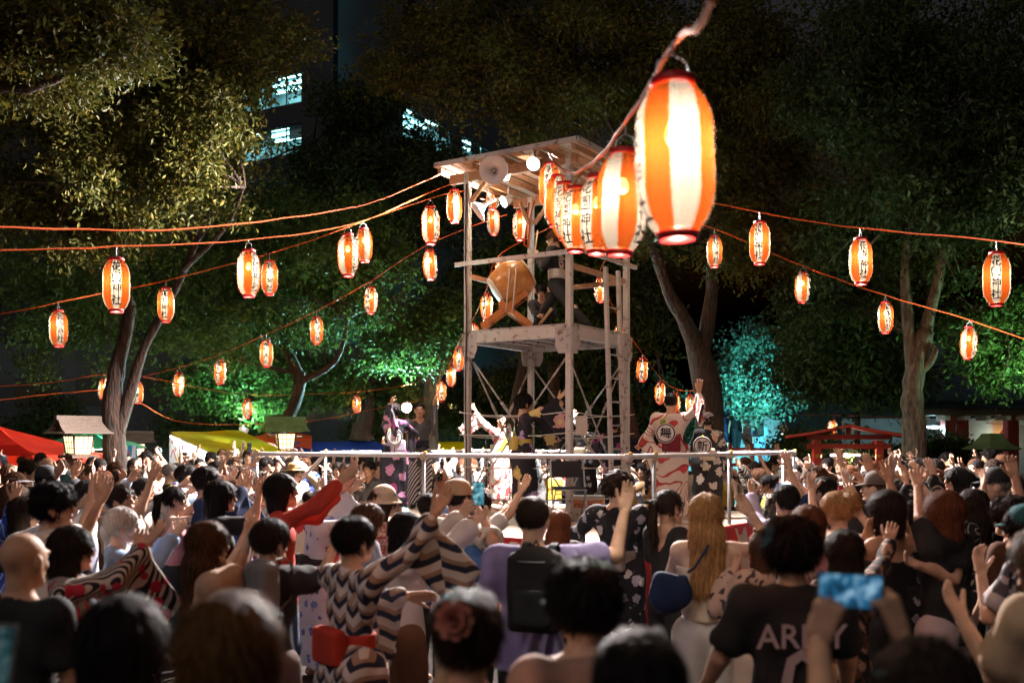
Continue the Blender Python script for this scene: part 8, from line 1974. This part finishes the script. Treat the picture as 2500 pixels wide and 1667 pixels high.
fig(1589, 1142, 16.6, 196, 'f', "woman in plain peach kimono with arms spread low behind the rail", ('kimono', K_PEACH, {'hang': 0.42}), None, ('bun', 'black'), 'b', arms={1: ('dir', (70, -25), (60, -20), {'pose': 'open'}), -1: ('dir', (-70, -25), (-60, -20), {'pose': 'open'})}, obi=(BLK,), lod=1)
fig(1771, 1129, 16.2, 218, 'f', "smiling woman in pleated mustard top beside the right rail", ('tank', MUS, {'length': 1.0}), ('trousers', BLK), ('bob', 'brown'), 'c', arms={1: ('dir', (30, -70), (10, -50)), -1: ('dir', (-40, -60), (-40, -40))}, lod=1)
fig(1873, 1157, 12.5, 276, 'f', "woman with glasses in zebra knit with white shoulder sash", ('shirt', K_ZEB), ('trousers', BRN), ('bun', 'black'), 'b', extra=lambda o, sk, M: (glasses(o, sk, M), sash(o, sk, False)), lod=1)
fig(1850, 1143, 14.2, 270, 'f', "woman with brown bob in black zebra sleeves raising both arms", ('shirt', K_ZEB), ('trousers', BLK), ('bob', 'brown'), 'a', arms={-1: (1790, 1120, -0.3, {}), 1: (1800, 1140, 0.3, {})}, lod=1)
row([(1818, 1118, 16.2), (1842, 1124, 15.8), (1868, 1122, 16.2), (1890, 1118, 16.6), (1917, 1124, 15.5), (1943, 1132, 13.8), (1962, 1118, 16.4)], (-1.5, 9.0), "right of the last rail post", 6)
row([(2018, 1122, 15.5), (2052, 1120, 15.8), (2072, 1130, 13.2), (2096, 1118, 16.5), (2170, 1119, 16), (2205, 1128, 13), (2310, 1106, 17), (2356, 1146, 10.5), (2380, 1117, 14.5), (2445, 1112, 15), (2230, 1112, 17.2), (2200, 1112, 18)], (-1.5, 10.0), "in far right row", 7)
fig(2122, 1122, 13.0, 262, 'm', "man with cropped ginger hair in black t-shirt, profile", ('tee', BLK), ('trousers', BLK), ('crop', 'auburn'), 'c', lod=1)
fig(2120, 1147, 10.6, 282, 'm', "boy in black printed t-shirt with forearm stretched left", ('tee', P_DFL), ('trousers', BLK), ('short', 'dark'), 'a', arms={-1: (2050, 1168, -0.1, {}), 1: (2060, 1150, 0.4, {})})
fig(2243, 1122, 11.6, 276, 'm', "tall man with black fringe in white t-shirt, open palm forward", ('tee', WHT), ('trousers', BLK), ('messy', 'black'), 'c', arms={-1: (2206, 1150, -0.2, {'palm': (-0.7, -0.4, 0.4)}), 1: (2190, 1130, 0.4, {})})
fig(2282, 1120, 13.0, 262, 'm', "man with short black hair looking left behind the tall one", ('tee', GRY), ('trousers', BLK), ('short', 'black'), 'b')
fig(2278, 1144, 10.4, 254, 'f', "auburn haired woman covering her face with a raised hand", ('tee', WHT), ('trousers', BLK), ('mid', 'auburn'), 'a', arms={-1: (2272, 1158, -0.25, {'palm': (0.3, -0.9, 0)})})
fig(2334, 1140, 9.8, 276, 'f', "woman with black bob in black sleeveless top and rucksack straps", ('tank', BLK), ('trousers', BLK), ('bob', 'black'), 'a', arms={-1: ('dir', (-30, -70), (-5, -40))})
fig(2412, 1098, 16.8, 258, 'm', "tallest man in the right back row, dark tousled hair", ('tee', BLK), ('trousers', BLK), ('messy', 'black'), 'b')
fig(2385, 1120, 12.6, 262, 'm', "man in pale blue shirt raising a bare arm at right", ('shirt', WHT), ('trousers', BLK), ('crop', 'black'), 'b', arms={-1: (2325, 1118, -0.2, {}), 1: (2320, 1130, 0.4, {})})
fig(2424, 1121, 12.4, 256, 'm', "man with glasses and neat dark hair at right", ('tee', WHT), ('trousers', BLK), ('short', 'dark'), 'b', extra=glasses)
fig(2480, 1156, 9.6, 286, 'f', "dark haired woman in teal at the far right", ('tee', TEA), ('trousers', BLK), ('pony', 'dark'), 'a', arms={-1: (2462, 1140, -0.3, {})})
# people on the stone steps
for x, yt, i, f_, tp, lab in ((1778, 978, 9, 180, NVY, "person in dark clothes walking down the stone steps, left of two"), (1798, 988, 8, 0, BLK, "person in black cloak on the stone steps, right of two"), (1855, 1010, 5, 20, LBL, "person in pale blue clothes climbing the stone steps"), (1775, 1068, 1, 180, BLK, "person at the foot of the stone steps, dark hair")):
    Yp = 30 + 0.34 * i; fig(x, yt, Yp, f_, 'm', lab, ('tee', tp), ('trousers', tp), ('short', 'black'), 'a', z0=0.17 * (i + 1), h=1.66, lod=2, key=("steps", f_), group="people on the stone steps", stance='step')

# ---------------------------------------------------------------- things people carry
def rucksack(px, py, Y, face, s, mat, mat2, label):
    c = P(px, py, Y); o = empty("rucksack", c, -R(face)); tag(o, label, "rucksack", "rucksacks worn by dancers")
    f = Field((-0.2 * s, -0.2 * s, -0.3 * s), (0.2 * s, 0.12 * s, 0.3 * s), 0.014); I3 = np.eye(3)
    f.rbox((0, -0.05 * s, 0), (0.11 * s, 0.045 * s, 0.17 * s), I3, 0.035 * s, 0.03); f.ell((0, -0.05 * s, 0.16 * s), (0.13 * s, 0.085 * s, 0.09 * s), 0.04); V, Q = f.mesh(); V = wrinkle(V, Q, 0.005, 22, 4); me = mesh_np("bag_body", V, Q); me.materials.append(mat); link("bag_body", me, o)
    f = Field((-0.2 * s, -0.25 * s, -0.3 * s), (0.2 * s, 0.1 * s, 0.2 * s), 0.014); f.rbox((0, -0.125 * s, -0.07 * s), (0.085 * s, 0.02 * s, 0.075 * s), I3, 0.022 * s, 0.02); V, Q = f.mesh(); V = wrinkle(V, Q, 0.004, 25, 6); me = mesh_np("front_pocket", V, Q); me.materials.append(mat2); link("front_pocket", me, o)
    for sg in (-1, 1):
        b = MB(); V = []; F = []
        for i, (y, z) in enumerate(((-0.03, 0.17), (0.02, 0.235), (0.09, 0.25), (0.17, 0.2), (0.2, 0.08), (0.16, -0.08), (0.05, -0.17), (-0.02, -0.16))): V += [(sg * (0.075 - 0.02) * s, y * s, z * s), (sg * (0.075 + 0.02) * s, y * s, z * s)]
        for i in range(7): F.append((2 * i, 2 * i + 1, 2 * i + 3, 2 * i + 2))
        b.add(V, F, 0, True); b.build("strap", mat2, o)
    for z, w in ((0.02, 0.10), (0.17, 0.125)):
        b = MB(); b.tube([(w * s * math.sin(a), (-0.05 - 0.10 * math.cos(a)) * s, (z + 0.0) * s) for a in np.linspace(-1.35, 1.35, 9)], 0.0035, 5); b.build("zip", M_STEEL, o)
    b = MB(); b.tube([(-0.03 * s, -0.03, 0.22 * s), (0, -0.03, 0.27 * s), (0.03 * s, -0.03, 0.22 * s)], 0.007, 6); b.build("carry_loop", mat2, o)
    return o
rucksack(1312, 1442, 4.86, 14, 0.92, BLK, pl("charcoal", (0.02, 0.022, 0.026)), "large black rucksack on the man in purple-grey"); rucksack(650, 1440, 5.02, 42, 0.66, GRY, pl("grey_strap", (0.22, 0.20, 0.18)), "small grey rucksack on the person in black t-shirt")
def shoulder_bag(px, py, Y, label, mat, strap_to):
    c = P(px, py, Y); o = empty("shoulder_bag", c); tag(o, label, "bag"); f = Field((-0.2, -0.1, -0.2), (0.2, 0.1, 0.2), 0.012); f.ell((0, 0, -0.02), (0.12, 0.045, 0.10), 0.02); f.rbox((0, 0, 0.04), (0.07, 0.012, 0.03), np.eye(3), 0.02, 0.03); V, Q = f.mesh(); V = wrinkle(V, Q, 0.010, 22, 2); me = mesh_np("bag_body", V, Q); me.materials.append(mat); link("bag_body", me, o)
    b = MB(); t = Vector(strap_to) - c; b.tube([(0.09, 0, 0.1), t * 0.5 + Vector((0.02, -0.02, 0)), t], 0.008, 6); b.build("strap", mat, o)
shoulder_bag(1640, 1440, 5.62, "navy shoulder bag hanging at the blonde woman's left hip", NVY, P(1730, 1330, 5.62)); shoulder_bag(1172, 1370, 6.5, "small blue bag at the floral shirt man's side", pl("blue_bag", (0.05, 0.12, 0.28)), P(1150, 1270, 6.55))
fo = empty("hand_fan", P(140, 1186, 8.6)); tag(fo, "round dark green fan with dots held up in the left crowd", "fan")
b = MB(); b.lathe([(0, 0), (0.13, 0.0), (0.133, 0.004), (0, 0.008)], (0, 0, 0), 24, rot=Vector((-0.3, -0.7, 0.7)).to_track_quat('Z', 'Y').to_matrix(), smooth=False); b.build("fan_disc", pl("fan_green", (0.01, 0.05, 0.05)), fo); b = MB(); b.tube([(0.1, 0, -0.08), (0.2, 0.05, -0.16)], 0.007, 6); b.build("handle", M_DARKWOOD, fo)

# ---------------------------------------------------------------- things on the stage
ch = empty("folding_chair", P(1387, 1270, 13.0)); ch.location.z = SZ; ch.rotation_euler = (0, 0, R(8)); tag(ch, "black folding chair with tubular steel frame at the tower foot", "chair")
b = MB(); b.tube([(-0.22, -0.2, 0), (-0.22, -0.02, 0.45), (-0.22, 0.1, 0.80), (-0.17, 0.12, 0.85), (0.17, 0.12, 0.85), (0.22, 0.1, 0.80), (0.22, -0.02, 0.45), (0.22, -0.2, 0)], 0.012, 8); b.build("front_frame", M_STEEL, ch)
b = MB(); b.tube([(-0.2, 0.22, 0), (-0.2, -0.2, 0.44), (0.2, -0.2, 0.44), (0.2, 0.22, 0)], 0.011, 8); b.build("rear_legs", M_STEEL, ch)
b = MB(); b.box((0, 0.0, 0.455), (0.40, 0.38, 0.035)); b.build("seat", BLK, ch); b = MB(); b.box((0, 0.095, 0.70), (0.40, 0.025, 0.22), Matrix.Rotation(-0.3, 3, 'X')); b.build("backrest", BLK, ch)
def mic(px, Y, hgt, label):
    o = empty("microphone_stand", P(px, 1270, Y)); o.location.z = SZ; tag(o, label, "microphone stand", "microphone stands on the stage")
    b = MB(); b.tube([(0, 0, 0.02), (0, 0, hgt)], 0.010, 8); b.build("pole", M_DKPLASTIC, o)
    for k in range(3): a = k * 2.1; b = MB(); b.tube([(0, 0, 0.14), (0.28 * math.cos(a), 0.28 * math.sin(a), 0.012)], 0.008, 6); b.build("leg", M_DKPLASTIC, o)
    b = MB(); b.tube([(0, 0, hgt - 0.01), (-0.28, -0.1, hgt + 0.16)], 0.008, 6); b.build("boom", M_DKPLASTIC, o); b = MB(); b.lathe([(0, -0.08), (0.012, -0.08), (0.016, 0), (0.024, 0.02), (0.024, 0.045), (0, 0.06)], (-0.28, -0.1, hgt + 0.16), 10, rot=Vector((-1, -0.3, 0.3)).to_track_quat('Z', 'Y').to_matrix()); b.build("microphone", M_DKPLASTIC, o)
mic(1187, 14.6, 1.15, "black microphone stand left of the centre dancer"); mic(1336, 14.3, 1.2, "black microphone stand right behind the centre dancer"); mic(1245, 16.2, 1.0, "microphone stand between the back dancers"); mic(1468, 15.2, 1.1, "microphone stand behind the ladder")
bx_ = empty("carton", P(1432, 1236, 14.9)); bx_.location.z = SZ; tag(bx_, "white carton with orange print standing behind the folding chair", "carton"); b = MB(); b.box((0, 0, 0.13), (0.52, 0.34, 0.26)); b.build("box_body", plain("white_card", (0.62, 0.58, 0.55), 0.7, 0.06), bx_)
b = MB(); b.box((0, -0.1705, 0.15), (0.46, 0.003, 0.13)); b.build("printed_label", plain("salmon_print", (0.60, 0.25, 0.14), 0.7, 0.05), bx_); crest("プロッコリー", (0.0, -0.1735, 0.12), 0.075, BLK, bx_, (0, -1, 0), (0, 0, 1), "print")
ns_ = empty("notice_sheet", P(1419, 1038, 13.55)); tag(ns_, "white paper sheet hanging on the rope beside the front tower post", "paper"); b = MB(); V = []; F = []
for i in range(9):
    for j in range(5): V.append((-0.083 + 0.0415 * j, 0.012 * math.sin(i * 0.6 + j * 0.5), 0.13 - 0.0325 * i))
for i in range(8):
    for j in range(4): F.append((i * 5 + j, i * 5 + 5 + j, i * 5 + 6 + j, i * 5 + 1 + j))
b.add(V, F, 0, True); b.build("paper", plain("white_card", (0.62, 0.58, 0.55), 0.7, 0.06), ns_); b = MB(); b.tube([(-0.07, 0, 0.13), (-0.07, 0, 0.18)], 0.002, 4); b.build("string", M_ROPE, ns_)
print("people", _NUM[0])
